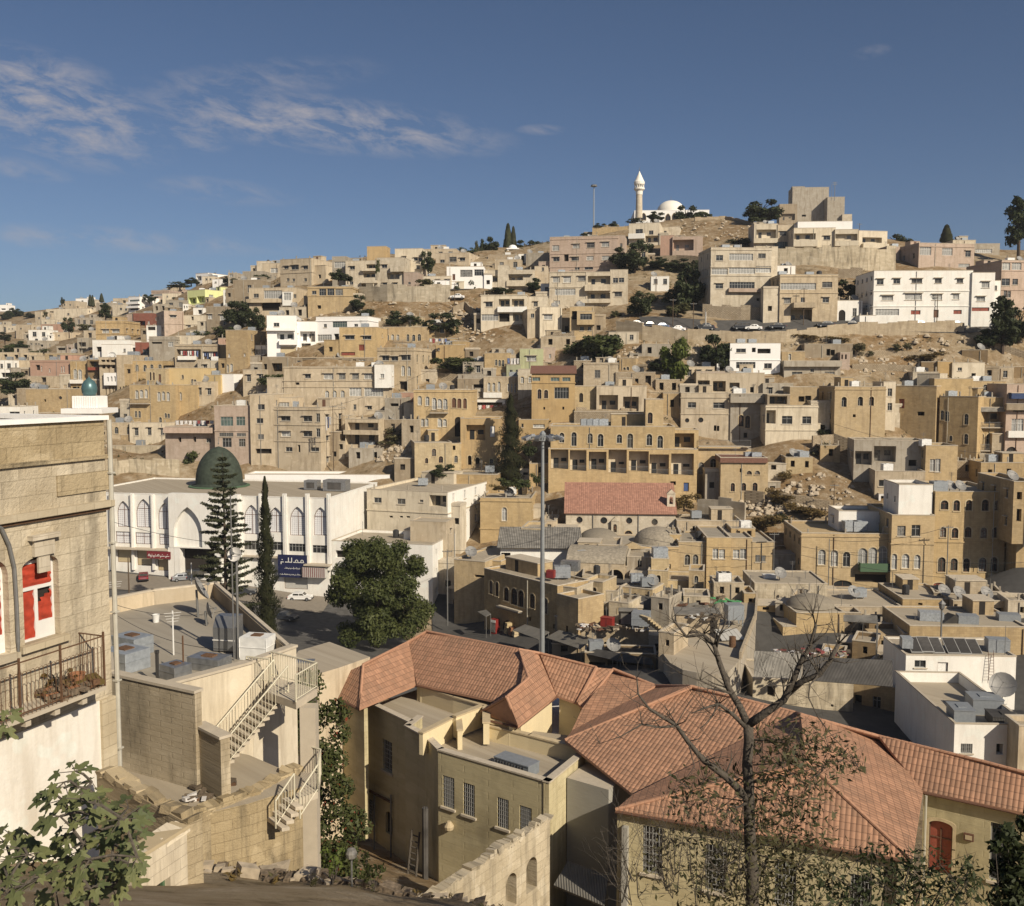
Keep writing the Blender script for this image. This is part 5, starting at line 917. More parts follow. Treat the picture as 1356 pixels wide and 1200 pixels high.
for(x,y0,y1,ww,yy_)in((456,980,1096,40,-.6),(754,842,955,42,.8)):
 (a0,zt),(a1,zb)=ch_pt(x-ww/2,y0),ch_pt(x+ww/2,y1);wd=a1-a0
 mb=MB();wall_open(mb,wd,zb,zt-.6,[(wd*.28,wd*.72,zb+(zt-zb)*.36,zt-1.1,1,.6)]);wall_open(mb,wd,zb,zt-.6,[(wd*.28,wd*.72,zb+(zt-zb)*.36,zt-1.1,1,.01)],Matrix.Translation((0,.6,0)))
 mb.poly([(0,0,zb),(0,.6,zb),(0,.6,zt-.6),(0,0,zt-.6)]);mb.poly([(wd,0,zb),(wd,.6,zb),(wd,.6,zt-.6),(wd,0,zt-.6)])
 mb.add([(-.12,-.1,zt-.6),(wd+.12,-.1,zt-.6),(wd/2,-.1,zt+.25),(-.12,.7,zt-.6),(wd+.12,.7,zt-.6),(wd/2,.7,zt+.25)],[(0,1,2),(3,5,4),(0,2,5,3),(1,4,5,2),(0,3,4,1)])
 o=mb.build('bell_gable','pale_stone',ch);o.location=(a0,yy_ if yy_<0 else 0.0,0)
 if yy_>0:o.location=(a0+.1,1.5,0)
 b2=MB();b2.lathe([(.08,.55),(.2,.45),(.24,.15),(.34,0)],10);bo=b2.build('bell','rust_metal',o);bo.location=(wd/2,.3,zb+(zt-zb)*.5)
for x in(340,580):
 a0,z0_=ch_pt(x,955);mb=MB();mb.tube([(a0,-.1,z0_),(a0,-.1,z0_-8)],.08);mb.build('drainpipe','pole_metal',ch)
zoom(590,680,3.988)
dh=H('old domed stone hall with low lead grey domes and a pedimented arch','gold_stone',722,1228,176,340,[('ac',236,70,30,985),('k',280,16,24,1180)],a=-2,d=13,Y=166,par=.1,roof='roof_grey',name='domed_hall',cat='hall',at_y=-1,short='domed stone hall',band=(186,))
for(x,r_)in((810,3.7),(1118,4.1)):
 p=at(*zp(x,168),172);loc=(Matrix.Translation(dh.location)@Matrix.Rotation(dh.rotation_euler.z,4,'Z')).inverted()@p
 top_z=max(v.co.z for c in dh.children if c.name.startswith('wall')for v in c.data.vertices)
 mb=MB();mb.lathe([(r_*1.02,-.3),(r_*1.02,.1)]+[(r_*math.cos(t),.1+r_*.62*math.sin(t))for t in np.linspace(.1,math.pi/2-.02,10)],24);o=mb.build('dome','dome_lead',dh,smooth=True);o.location=(loc.x,loc.y,top_z-.1)
mb=MB();(a0,a1)=(.28*1,1);
nn_=dh.rotation_euler.z
def loc_on(root,x,y):
 al=root.rotation_euler.z;nn=Vector((math.sin(al),-math.cos(al),0));ux=Vector((math.cos(al),math.sin(al),0));O=Vector(root.location)
 r=ray(*zp(x,y));q=r*(nn.dot(O)/nn.dot(r))-O;return q.dot(ux),q.z
(xa,za),(xb,zb2),(xc,zc2)=loc_on(dh,918,185),loc_on(dh,1056,185),loc_on(dh,985,150)
mb.add([(xa,-.4,za),(xb,-.4,za),(xc,-.4,zc2),(xa,.5,za),(xb,.5,za),(xc,.5,zc2)],[(0,1,2),(3,5,4),(0,2,5,3),(1,4,5,2),(0,3,4,1)])
mb.box(xa,xa+.4,-.3,-.003,za-5,za);mb.box(xb-.4,xb,-.3,-.003,za-5,za);mb.build('pediment','gold_stone',dh)
H('shaded stone market house with a triple arched window and narrow balcony over the street','ochre_stone',205,590,338,660,[('ag',392,16,70,240),('ag',402,16,70,271),('ag',428,24,82,320),('ag',442,28,92,362),('ag',450,24,80,398),('ag',462,26,86,458),('ag',482,22,84,526),('k',556,12,22,444),('k',600,16,30,575),('D',600,60,80,330)],a=-50,d=6.5,Y=146,par=.25,roof='roof_dust',bal=[(290,408,492,520,.9,'rail')],short='shaded market house',base=3,top=[('tankl',.75,.75)],blocks=[dict(r=(590,700,440,640),a=-50,Y=136,d=5,win=[('k',610,14,34,640)],base=3)])
H('sunlit rubble wall room with a broken top behind the market house','old_masonry',722,884,330,480,[('k',400,100,70,828)],a=-6,d=6,Y=151,roof='roof_dust',base=8)
vh=H('vaulted stone gallery with a great dark arch and curved stone roof','buff_stone',640,942,262,420,[('ak',345,80,90,900)],a=-10,d=11,Y=156,par=.05,roof='roof_grey',base=8,short='vaulted stone gallery')
mb=MB();n_=12;Wv=max(v.co.x for c in vh.children if c.name.startswith('wall')for v in c.data.vertices);Hv=max(v.co.z for c in vh.children if c.name.startswith('wall')for v in c.data.vertices)
arc=[(5.5-5.6*math.cos(t*math.pi/n_),Hv+1.8*math.sin(t*math.pi/n_))for t in range(n_+1)]
for p,q in zip(arc[:-1],arc[1:]):mb.poly([(-.1,p[0],p[1]),(Wv+.1,p[0],p[1]),(Wv+.1,q[0],q[1]),(-.1,q[0],q[1])])
mb.poly([(-.1,p[0],p[1])for p in arc]);mb.poly([(Wv+.1,p[0],p[1])for p in arc]);mb.build('vault_roof','dome_lead',vh,smooth=True)
H('leaning stone hut with a plank roof between the market yards','honey_stone',922,1092,395,520,[('k',430,12,18,1000),('k',440,14,22,1060)],a=-28,d=5,Y=147,roof='roof_grey',par=.05,base=6)
H('collapsed rubble house slope with a dark doorway in the market block','old_masonry',705,915,470,630,[('ak',515,26,60,905)],a=-16,d=5,Y=143,roof='roof_dust',base=6,blocks=[dict(r=(800,912,410,480),dY=2,d=4)])
H('market yard building with a debris covered terrace and stained front wall','buff_stone',715,1072,612,760,[('ak',700,20,50,846)],a=-8,d=9,Y=134,par=.3,roof='roof_dust',base=6,short='market yard building',top=[('tankl',.82,.3)])
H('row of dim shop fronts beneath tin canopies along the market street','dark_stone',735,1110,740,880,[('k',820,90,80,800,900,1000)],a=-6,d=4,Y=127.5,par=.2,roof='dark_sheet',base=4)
H('upper stone terrace house with white drain stack and roof tank','honey_stone',1085,1178,240,420,[('D',330,40,60,1110)],a=-6,d=9,Y=155,roof='roof_dust',base=8,blocks=[dict(r=(1140,1340,355,480),dY=-1,d=7,base=6)],top=[('tankl',.5,.2)],short='upper stone terrace house')
sh=H('long shed with a pale corrugated roof and whitewashed wall','white_plaster',290,710,185,300,[('k',225,50,40,315)],a=-2,d=10,Y=163,name='shed',cat='shed',at_y=-1,side=(),roof='sheet_metal',par=.02,base=8)
sw_=max(v.co.x for c in sh.children if c.name.startswith('wall')for v in c.data.vertices);sh_=max(v.co.z for c in sh.children if c.name.startswith('wall')for v in c.data.vertices)
mb=MB()
for k in range(int((sw_+1.2)/.3)):
 x=-.6+k*.3;mb.poly([(x,-.9,sh_+.15),(x+.15,-.9,sh_+.23),(x+.15,10.5,sh_+2.1),(x,10.5,sh_+2.0)]);mb.poly([(x+.15,-.9,sh_+.23),(x+.3,-.9,sh_+.15),(x+.3,10.5,sh_+2.0),(x+.15,10.5,sh_+2.1)])
mb.build('corrugated_roof','sheet_metal',sh)
def canopy(label,px4,zs,mat='sheet_metal',posts=2,group=None):
 P=[atz(*zp(x,y),z)for(x,y),z in zip(px4,zs)]
 c=sum(P,Vector())/4;root=empty('canopy',(c.x,c.y,ground(c.x,c.y)),label,'canopy',group)
 Q=[p-root.location for p in P];plate('canopy_sheet',Q,.08,mat,root)
 for i in range(posts):
  q=Q[2].lerp(Q[3],(i+.1)/max(1,posts-.8));mb=MB();mb.tube([(q.x,q.y,-1),(q.x,q.y,q.z-.1)],.05);mb.build('post','pole_metal',root)
canopy('grey sheet canopy nearest the red drinks cooler in the market street',[(355,615),(420,585),(548,625),(490,665)],[-36.2,-35.6,-35.6,-36.2])
canopy('wide pale tin canopy leaning from the market house corner',[(528,655),(600,615),(780,660),(710,715)],[-36.3,-35.7,-35.7,-36.4])
canopy('dark tin canopy over the dim shop fronts',[(735,740),(800,715),(925,738),(905,778)],[-36.6,-36.0,-36.0,-36.6],'dark_sheet')
canopy('second dark tin canopy further up the dim shop row',[(905,780),(940,742),(1085,765),(1100,800)],[-36.4,-35.8,-35.8,-36.4],'dark_sheet')
canopy('small pale canopy by the corner of the stone market house',[(168,518),(215,508),(240,530),(212,545)],[-36.5,-36.1,-36.1,-36.5])
p=atz(*zp(262,660),-40.2)
obj_at(lambda m:(m.box(-.55,.55,-.5,.5,0,2.3),m.box(-.45,.45,-.54,-.503,.3,1.7,1),m.box(-.5,.5,-.55,-.503,1.8,2.2,2)),'drinks_cooler',(p.x,p.y,ground(p.x,p.y)),['red_plastic','dark_glass','sign_white'],'red drinks cooler standing in the market street','cooler',R(-40))
for i,(x,y,c,lb)in enumerate(((330,668,'yellow_paint','yellow crate stack beside the red drinks cooler'),(352,680,'tin_orange','orange crate pile by the roof edge in the market street'),(372,690,'lintel_stone','pale carton on the market pavement near the orange crates'))):
 p=atz(*zp(x,y),-39.9)
 obj_at(lambda m:[m.box(-.5+k*.06,.5,-.45,.45,k*.42,k*.42+.38)for k in range(4-i)],'crate_stack',(p.x,p.y,ground(p.x,p.y)),c,lb,'crates',.4)
 # low roofs and courtyards east of the market
zoom(850,680,3.988)
H('long ochre retaining wall block carrying the lane below the old stone row','old_masonry',592,975,372,560,[],a=-3,d=10,Y=148,par=.1,roof='roof_dust',base=6)
H('square stone kitchen house with a bulging plaster roof in the courtyards','gold_stone',812,1066,525,745,[('k',700,14,20,850)],a=2,d=9,Y=136,par=.1,roof='roof_dust',base=5,short='bulging roof house')
vr=bpy.data.objects.get('house');
p=atz(*zp(938,500),-30.0);
bl=[o for o in col.objects if o.type=='EMPTY' and o.get('label','').startswith('square stone kitchen')][0]
wv=[c for c in bl.children if c.name.startswith('wall')][0];bw_=max(v.co.x for v in wv.data.vertices);bh_=max(v.co.z for v in wv.data.vertices)
mb=MB();mb.lathe([(bw_*.55,0)]+[(bw_*.53*math.cos(t),1.7*math.sin(t))for t in np.linspace(.05,math.pi/2-.03,8)],20);o=mb.build('vault_roof','dome_lead',bl,smooth=True);o.location=(bw_/2,4.5,bh_+.02);o.scale=(.95,.85,1)
H('ochre house with a black window under a rusting tin lean-to roof','old_masonry',582,1112,878,1130,[('k',940,40,56,683),('k',1015,14,14,1005)],a=-4,d=8,Y=113,par=.1,roof='roof_dust',base=5,short='tin lean-to house',blocks=[dict(r=(1112,1330,905,1160),a=-30,dY=1,d=8,mat='ochre_stone',win=[('k',990,40,70,1140),('w',1000,40,70,1240)])])
canopy('patchwork tin roof lean-to above the ochre house with the black window',[(592,862),(592,725),(842,740),(842,872)],[-30.9,-28.6,-28.6,-30.9],'sheet_metal',0)
canopy('dark corrugated courtyard roof beside the patchwork tin roof',[(850,880),(850,755),(1322,775),(1325,915)],[-31.2,-29.2,-29.2,-31.4],'dark_sheet',0)
zoom(1040,620,4.285)
H('low flat roof house with a rusty awning along the courtyard','buff_stone',255,660,788,960,[('k',900,200,60,440)],a=-2,d=12,Y=140,par=.15,roof='roof_dust',base=5,short='rusty awning house')
canopy('corrugated strip awning hung over the dark courtyard',[(330,868),(330,832),(520,835),(525,880)],[-29.4,-28.9,-28.9,-29.4],'sheet_metal',2)
H('plain courtyard wall house with blind arch and roof barrel','ochre_stone',662,948,745,870,[('k',772,22,14,765),('ak',810,70,50,800)],a=-3,d=11,Y=141,par=.15,roof='roof_dust',base=5,short='blind arch courtyard house')
H('rooms with square dark openings behind the cluttered tank terrace','buff_stone',948,1360,755,900,[('k',800,30,50,958),('k',790,60,40,1040),('k',808,130,36,1160),('k',800,60,30,1300)],a=-3,d=9,Y=139,par=.15,roof='roof_dust',base=5,short='dark opening rooms',top=[('dish',.1,.1),('dish',.48,.1)])
H('cluttered tank terrace building above the white house with solar panels','ochre_stone',700,1370,900,1100,[('k',1110,40,40,1345)],a=-3,d=11,Y=125,par=.1,roof='roof_dust',base=5,short='tank terrace')
for i,(x,y,ww,hh,k)in enumerate(((822,905,3.0,2.2,'big grey water tank near the iron lamp post on the tank terrace'),(1028,958,2.5,3.0,'tall zinc water tank in the middle of the tank terrace'),(1262,908,2.7,2.0,'pale grey water tank at the east end of the tank terrace'))):
 p=at(*zp(x,y),129 if i!=1 else 127.5)
 obj_at(lambda m:(m.box(-ww/2,ww/2,-.9,.9,.25,hh),m.box(-ww/2-.03,ww/2+.03,-.93,.93,hh*.5,hh*.54),[m.box(sx*ww*.4-.06,sx*ww*.4+.06,sy*.7-.06,sy*.7+.06,0,.25)for sx in(-1,1)for sy in(-1,1)],m.tube([(-ww/2+.2,-.95,.3),(-ww/2+.2,-.95,-2)],.04)),'water_tank',(p.x,p.y,p.z),'tank_metal',k,'water tank',R(-12))
p=at(*zp(938,900),128);obj_at(lambda m:(m.add([(-2,-1,.3),(0,-1.2,1.9),(1.8,-.9,.5),(-2,1,.2),(0,1,1.7),(1.9,1,.4)],[(0,1,4,3),(1,2,5,4),(0,3,5,2),(0,2,1),(3,4,5)]),[m.tube([(x,-1,0),(x,-1,.5)],.04)for x in(-1.9,1.7)]),'tarpaulin',p,['dark_sheet'],'dark tarpaulin thrown over junk between two roof tanks','tarpaulin')
p=at(*zp(882,985),121)
obj_at(lambda m:(m.tube([(0,0,-2),(0,0,4.0)],.11,8),m.lathe([(.1,4.0),(.34,4.3),(.42,4.8),(.5,4.85),(.06,5.3)],6)),'lamp_post',p,'pole_metal','iron lamp post with a lantern head above the tank terrace','lamp post')
zoom(1180,760,4.8)
wh=H('white house with slanting solar panels along its roof and a roof ladder','white_plaster',78,775,522,1060,[('w',573,70,48,185),('w',770,66,42,178),('dw',622,62,120,328)],a=-3,d=8,Y=111,par=.12,roof='roof_dust',base=6,short='white solar panel house')
sol=[(165,465),(232,462),(300,468),(398,470),(470,474),(540,478)]
for i,(x,y)in enumerate(sol):
 p=at(*zp(x,y+40),112.5)
 mb=MB();mb.obox((0,.9,.75),(.72,0,0),(0,1.15,.62),(0,-.03,.055));mb.tube([(-.6,1.9,0),(-.6,1.9,1.35)],.03);mb.tube([(.6,1.9,0),(.6,1.9,1.35)],.03);mb.obox((0,.89,.81),(.64,0,0),(0,1.05,.566),(0,-.01,.018),1)
 o=mb.build('solar_panel',['grey_frame','dark_sheet'],None,p,R(-3));tag(o,'dark solar water panel in the slanting row on the white house roof','solar panel','solar panels on the white house')
for i,(x,y,ww,hh,lb)in enumerate(((95,470,1.2,1.3,'small zinc tank at the shaded end of the solar panel row'),(672,520,2.4,2.1,'large zinc tank beside the roof ladder of the solar panel house'))):
 p=at(*zp(x,y),113.5);obj_at(lambda m:(m.box(-ww/2,ww/2,-.8,.8,.12,hh),m.box(-ww/2-.03,ww/2+.03,-.83,.83,hh-.12,hh-.06),[m.box(sx*ww*.4-.05,sx*ww*.4+.05,-.6,-.5,0,.12)for sx in(-1,1)]),'water_tank',p,'tank_metal',lb,'water tank',R(-10))
p=at(*zp(638,650),110.3)
obj_at(lambda m:([m.tube([(s_,0,-.5),(s_,.35,2.9)],.03)for s_ in(-.3,.3)],[m.tube([(-.3,.04+k*.035,-.2+k*.33),(.3,.04+k*.035,-.2+k*.33)],.025)for k in range(9)]),'ladder',p,'brown_wood','thin ladder leaning on the white solar panel house','ladder')
H('white corner house with a sunken brown roof terrace and a shaded flank','white_plaster',392,870,958,1300,[('bars',1110,72,62,480),('k',1115,40,70,690)],a=-3,d=17,Y=93,par=1.1,roof='roof_dust',base=6,short='white terrace house',blocks=[dict(r=(800,1000,970,1300),dY=-2.5,d=3,mat='buff_plaster')])
for i,(x,y,Yt,ww,dd,hh,mt,lb)in enumerate(((440,945,95.5,2.0,2.6,1.6,'tank_metal','grey box tank at the front corner of the white terrace house'),(590,880,100,3.0,2.6,1.7,'tank_metal','wide grey box tank in the middle of the brown roof terrace'),(740,948,96,3.6,2.4,.9,'dark_sheet','low dark box with a tin lid on the brown roof terrace'))):
 p=at(*zp(x,y),Yt);obj_at(lambda m:(m.box(-ww/2,ww/2,-dd/2,dd/2,0,hh),m.box(-ww/2-.06,ww/2+.06,-dd/2-.06,dd/2+.06,hh+.003,hh+.08),m.box(-ww*.2,ww*.2,-dd*.2,dd*.2,hh+.083,hh+.16)),'water_tank',p,mt,lb,'water tank',R(-8))
def dish(name,p,r_,rz,tilt,label,mat='dish_grey',h=1.2,group=None):
 root=empty(name,p,label,'satellite dish',group,rz)
 mb=MB();n=18;rings=5
 for side_ in(0,1):
  vs=[(0,.0+side_*.03,0)]
  for i in range(1,rings+1):
   rr=r_*i/rings
   for j in range(n):q=2*math.pi*j/n;vs.append((rr*math.cos(q),-.32*r_*(i/rings)**2+side_*.03,rr*math.sin(q)))
  fs=[(0,1+j,1+(j+1)%n)for j in range(n)]+[(1+(i-1)*n+j,1+i*n+j,1+i*n+(j+1)%n,1+(i-1)*n+(j+1)%n)for i in range(1,rings)for j in range(n)]
  mb.add(vs,fs)
 o=mb.build('reflector',mat,root,smooth=True);o.location=(0,0,h);o.rotation_euler.x=-tilt
 b2=MB();b2.tube([(0,.05,0),(0,.1,h)],.05+.01*r_);b2.tube([(0,0,-0.05),(.35*r_,.5,-.05)],.03);b2.tube([(0,0,-.05),(-.35*r_,.5,-.05)],.03);b2.build('mount','pole_metal',root)
 b3=MB();f_=Vector((0,-.85*r_,0));
 for q in(0,2.1,4.2):b3.tube([(r_*.9*math.cos(q),-.27*r_,r_*.9*math.sin(q)),f_],.012+.006*r_,4)
 b3.box(-.05,.05,f_.y-.08,f_.y+.06,-.05,.05);o=b3.build('feed_arm','pole_metal',root);o.location=(0,0,h);o.rotation_euler.x=-tilt
 return root
p=at(*zp(705,830),101);dish('satellite_dish',p,1.35,R(-25),R(35),'big dark satellite dish above the brown roof terrace','dish_grey',2.0)
zoom(850,680,3.988)
ZR=-33.2
out=[(112,742),(150,790),(215,825),(290,840),(370,850),(445,852),(520,770),(600,560),(608,440),(440,428),(330,470),(190,560)]
P=[atz(*zp(x,y),ZR)for x,y in out];c=sum(P,Vector())/len(P)
rt=empty('house',(c.x,c.y,ground(c.x,c.y)),'old concrete building with a rounded corner and a broad bare roof full of scrap','house')
Q=[(p.x-c.x,p.y-c.y)for p in P];z1=ZR-rt.location.z
mb=MB();mb.prism(Q,-4,z1,0,1);mb.build('wall',['grey_concrete','roof_dust'],rt)
b2=MB()
for i in range(6,9):
 p,q=Vector((*Q[i],0)),Vector((*Q[(i+1)%len(Q)],0));t=(q-p).normalized();n_=Vector((-t.y,t.x,0))*.15
 b2.obox(((p+q)/2)+Vector((0,0,z1+.45)),(q-p)/2,n_,(0,0,.45))
b2.build('parapet','buff_stone',rt)
b4=MB();p=Vector((*Q[3],z1-2.6));q=Vector((*Q[4],z1-2.6));b4.obox((p+q)/2+Vector((0,-.05,0)),(q-p)*.35,(0,.06,0),(0,0,.8));b4.build('window','dark_glass',rt)
def yard(fn,name,x,y,z,mat,lb,cat,rz=0.0):p=atz(*zp(x,y),z);obj_at(fn,name,(p.x,p.y,z),mat,lb,cat,rz)
yard(lambda m:(m.box(-2.8,2.8,0,3.5,0,2.4),m.box(-3,3,-.2,3.7,2.403,2.55,1),m.box(1.6,2.5,-.04,-.003,0,1.9,2)),'roof_shed',295,632,ZR,['buff_stone','sheet_metal','deep_shade'],'mud coloured roof shed with junk piled on its lid','shed',R(-6))
yard(lambda m:(m.box(-1.1,1.1,0,2,.9,2.9),[m.box(x,x+.12,.1+y,.22+y,0,.9)for x in(-1,.9)for y in(0,1.6)]),'water_tank',497,600,ZR,'tank_metal','grey box tank on legs at the back of the rounded roof','water tank',.1)
yard(lambda m:[m.obox((-1.2+k*.62,0,.5+.02*(k%2)),(.28,0,0),(0,1.7,.25),(0,-.01,.05))for k in range(5)],'plank_stack',460,660,ZR,'grey_shutter','leaning weathered boards on the rounded roof','planks',.1)
yard(lambda m:(m.lathe([(.42,0),(.42,1.3),(.1,1.35)],12),m.lathe([(.45,.42),(.45,.48)],12)),'oil_drum',478,705,ZR,'rust_metal','rusty upright drum on the rounded roof','drum')
yard(lambda m:m.lathe([(1.5,0)]+[(1.5*math.cos(t),1.6*math.sin(t))for t in np.linspace(.1,1.5,6)],14),'roof_vault',415,530,ZR,'dome_lead','small plaster hump dome among the scrap on the rounded roof','dome')
def scrap(n,sx,sy,s,seed):
 def f(m):
  rs=random.Random(seed)
  for k in range(n):
   a_=rs.uniform(0,6.3);L=rs.uniform(.3,1.0)*s;W2=rs.uniform(.1,.5)*s
   m.obox((rs.uniform(-sx,sx),rs.uniform(-sy,sy),rs.uniform(.1,.5)*s),(L*math.cos(a_),L*math.sin(a_),rs.uniform(-.2,.2)*s),(-W2*math.sin(a_),W2*math.cos(a_),0),(0,0,rs.uniform(.03,.22)*s),rs.choice((0,0,0,1,2,3)))
 return f
yard(scrap(60,5,3.5,1.0,1),'scrap_heap',330,480,ZR,['rubble_dark','sheet_metal','green_plastic','brown_wood'],'heap of boards and green plastic scrap on the rounded roof','scrap heap')
yard(scrap(22,2.2,1.2,.7,7),'scrap_heap',320,552,ZR+2.55,['rubble_dark','sheet_metal','grey_shutter','brown_wood'],'bric a brac piled on the lid of the mud coloured roof shed','scrap heap')
yard(scrap(70,4,1.4,.6,2),'rubble_heap',905,745,-30.5,['rubble_dark','cloth_white','cloth_red','rock'],'rubbish heap at the foot of the bulging roof house','rubbish')
yard(lambda m:[m.box(-.9,.9,k*.42,k*.42+.46,k*-.32-.32,k*-.32)for k in range(-9,1)],'outdoor_stairs',130,640,-33.4,'honey_stone','flight of worn stone steps between two market roofs','stairs',R(-60))
zoom(590,680,3.988)
yard(scrap(80,4.5,1.6,.55,4),'rubble_heap',860,605,-34.3,['rubble_dark','cloth_white','rock','brown_wood'],'rubbish strewn along the market yard terrace edge','rubbish')
yard(lambda m:(m.box(-.85,.85,-.55,.55,0,1.2),m.box(-.9,.9,-.6,.6,1.203,1.27),m.box(-.02,.02,-.58,-.553,.1,1.1,1)),'metal_cabinet',855,595,-34.2,['red_plastic','deep_shade'],'red metal cabinet dumped on the market yard terrace','cabinet',R(-25))
yard(lambda m:(m.box(-1.2,1.2,-.9,.9,0,2.0),m.box(-1.3,1.3,-1,1,2.003,2.1,1),m.box(-.9,.9,-.94,-.903,.2,1.7,1)),'roof_hutch',962,585,-34.2,['deep_shade','sheet_metal'],'black tin hutch next to the red cabinet','hutch',R(-10))
yard(lambda m:(m.box(-1.2,1.2,-1,1,.5,2.3),[m.box(x,x+.14,y,y+.14,0,.5)for x in(-1.1,.96)for y in(-.9,.76)],m.box(-1.24,1.24,-1.04,1.04,1.4,1.47)),'water_tank',1033,605,-34.2,'tank_metal','silver grey tank next to the black tin hutch','water tank',R(-16))
yard(lambda m:(m.box(-1.4,1.4,-.7,.7,0,1.5),m.box(-.3,.3,-.74,-.703,.3,1.1,1)),'air_handler',660,300,-29.7,['zinc','dark_sheet'],'boxy grey cooler on the shaded market house roof','air conditioner',R(-20))
yard(lambda m:(m.box(-.6,.6,-.5,.5,0,1.1),m.box(-.5,.5,-.54,-.503,.1,1.0,1)),'plastic_chest',556,338,-29.7,['red_plastic','sign_maroon'],'red chest on the shaded market house roof','chest',R(-20))
# hilltop mosque
zoom(600,220,3.988)
hm=H('white hilltop mosque with one round dome and a slim banded minaret','clean_white',957,1352,234,300,[('A',268,24,34,1007,1060,1135,1168,1295),('A',268,24,34,1230)],a=-3,d=20,Y=392,name='mosque',cat='mosque',base=6,at_y=-1,side=(),short='white hilltop mosque',coping='clean_white')
mi_=(Matrix.Translation(hm.location)@Matrix.Rotation(hm.rotation_euler.z,4,'Z')).inverted()
k_=392/1300/3.988
p=at(*zp(1150,236),402);r_=74*k_*1.02;p.z=at(*zp(1150,234),392).z-.2
mb=MB();mb.lathe([(r_*1.03,0),(r_*1.03,.8)]+[(r_*math.cos(t)**.95,.8+r_*.86*math.sin(t))for t in np.linspace(0.02,math.pi/2-.02,14)],32);o=mb.build('dome','dome_white',hm,smooth=True);o.location=mi_@p
mb=MB();mb.tube([(0,0,r_*.86+.7),(0,0,r_*.86+2.2)],.07);o=mb.build('finial','pole_metal',hm);o.location=mi_@p
p=at(*zp(982,250),393);zm=lambda y:at(*zp(982,y),393).z-p.z
mb=MB();mb.lathe([(18*k_,zm(275)),(16*k_,zm(152))],16,mi=0);mb.lathe([(17.5*k_,zm(152)),(18.5*k_,zm(134)),(20*k_,zm(130))],16,mi=1);o=mb.build('minaret_shaft',['pale_stone','dome_white'],hm,smooth=False);o.location=mi_@p
mb=MB();mb.lathe([(20*k_,zm(132)),(28*k_,zm(124)),(28*k_,zm(116)),(17*k_,zm(115.5))],16)
for j in range(12):
 q=j*math.pi/6;mb.tube([(23*k_*math.cos(q),23*k_*math.sin(q),zm(116)),(23*k_*math.cos(q),23*k_*math.sin(q),zm(98))],2.2*k_,5)
mb.lathe([(27*k_,zm(99)),(28*k_,zm(94)),(28*k_,zm(84)),(24*k_,zm(78)),(10*k_,zm(48)),(3*k_,zm(32)),(1*k_,zm(26))],16);mb.lathe([(13*k_,zm(118)),(13*k_,zm(96))],12)
o=mb.build('minaret_gallery','dome_white',hm);o.location=mi_@p
mb=MB();mb.tube([(0,0,zm(28)),(0,0,zm(6))],.07);mb.lathe([(.02,zm(24)),(.28,zm(21)),(.02,zm(18))],8);o=mb.build('finial','pole_metal',hm);o.location=mi_@p
p=at(*zp(315,470),hit(*zp(315,470))if False else 362)
rt=empty('domed_kiosk',p,'tiny white domed kiosk among the crest trees','kiosk');k_=362/1300/3.988
mb=MB();[mb.box(x-.25,x+.25,y-.25,y+.25,-3,26*k_)for x in(-24*k_,24*k_)for y in(-24*k_,24*k_)];mb.build('column','clean_white',rt)
mb=MB();mb.box(-32*k_,32*k_,-32*k_,32*k_,26.2*k_,32*k_);mb.lathe([(24*k_,32.2*k_)]+[(24*k_*math.cos(t),33*k_+20*k_*math.sin(t))for t in np.linspace(0,1.5,8)],18);mb.build('roof','clean_white',rt)
zoom(0,320,3.988)
Ym=120;k_=Ym/1300/3.988;p=at(*zp(476,905),Ym);g0=ground(p.x,p.y)
rt=empty('minaret',(p.x,p.y,g0),'white minaret with a teal onion dome beside the old stone building','minaret');h0=p.z-g0
mb=MB();mb.box(-68*k_*.5-.0,68*k_*.5,-68*k_*.5,68*k_*.5,-2,h0);mb.build('shaft','clean_white',rt)
mb=MB();mb.box(-106*k_,106*k_,-106*k_,106*k_,h0+.003,h0+26*k_);mb.build('balcony','clean_white',rt)
mb=MB();mb.box(-64*k_,64*k_,-64*k_,64*k_,h0+26.2*k_,h0+90*k_)
for j in range(11):
 x=(-60+j*12)*k_;mb.box(x-3*k_,x+3*k_,-68*k_,-64.1*k_,h0+28*k_,h0+88*k_);mb.box(64.1*k_,68*k_,x-3*k_,x+3*k_,h0+28*k_,h0+88*k_)
mb.build('drum','clean_white',rt)
mb=MB();mb.lathe([(30*k_,h0+90.5*k_),(38*k_,h0+110*k_),(40*k_,h0+130*k_),(36*k_,h0+150*k_),(26*k_,h0+168*k_),(12*k_,h0+178*k_),(3*k_,h0+188*k_),(1*k_,h0+200*k_)],20);mb.build('dome','dome_teal',rt,smooth=True)
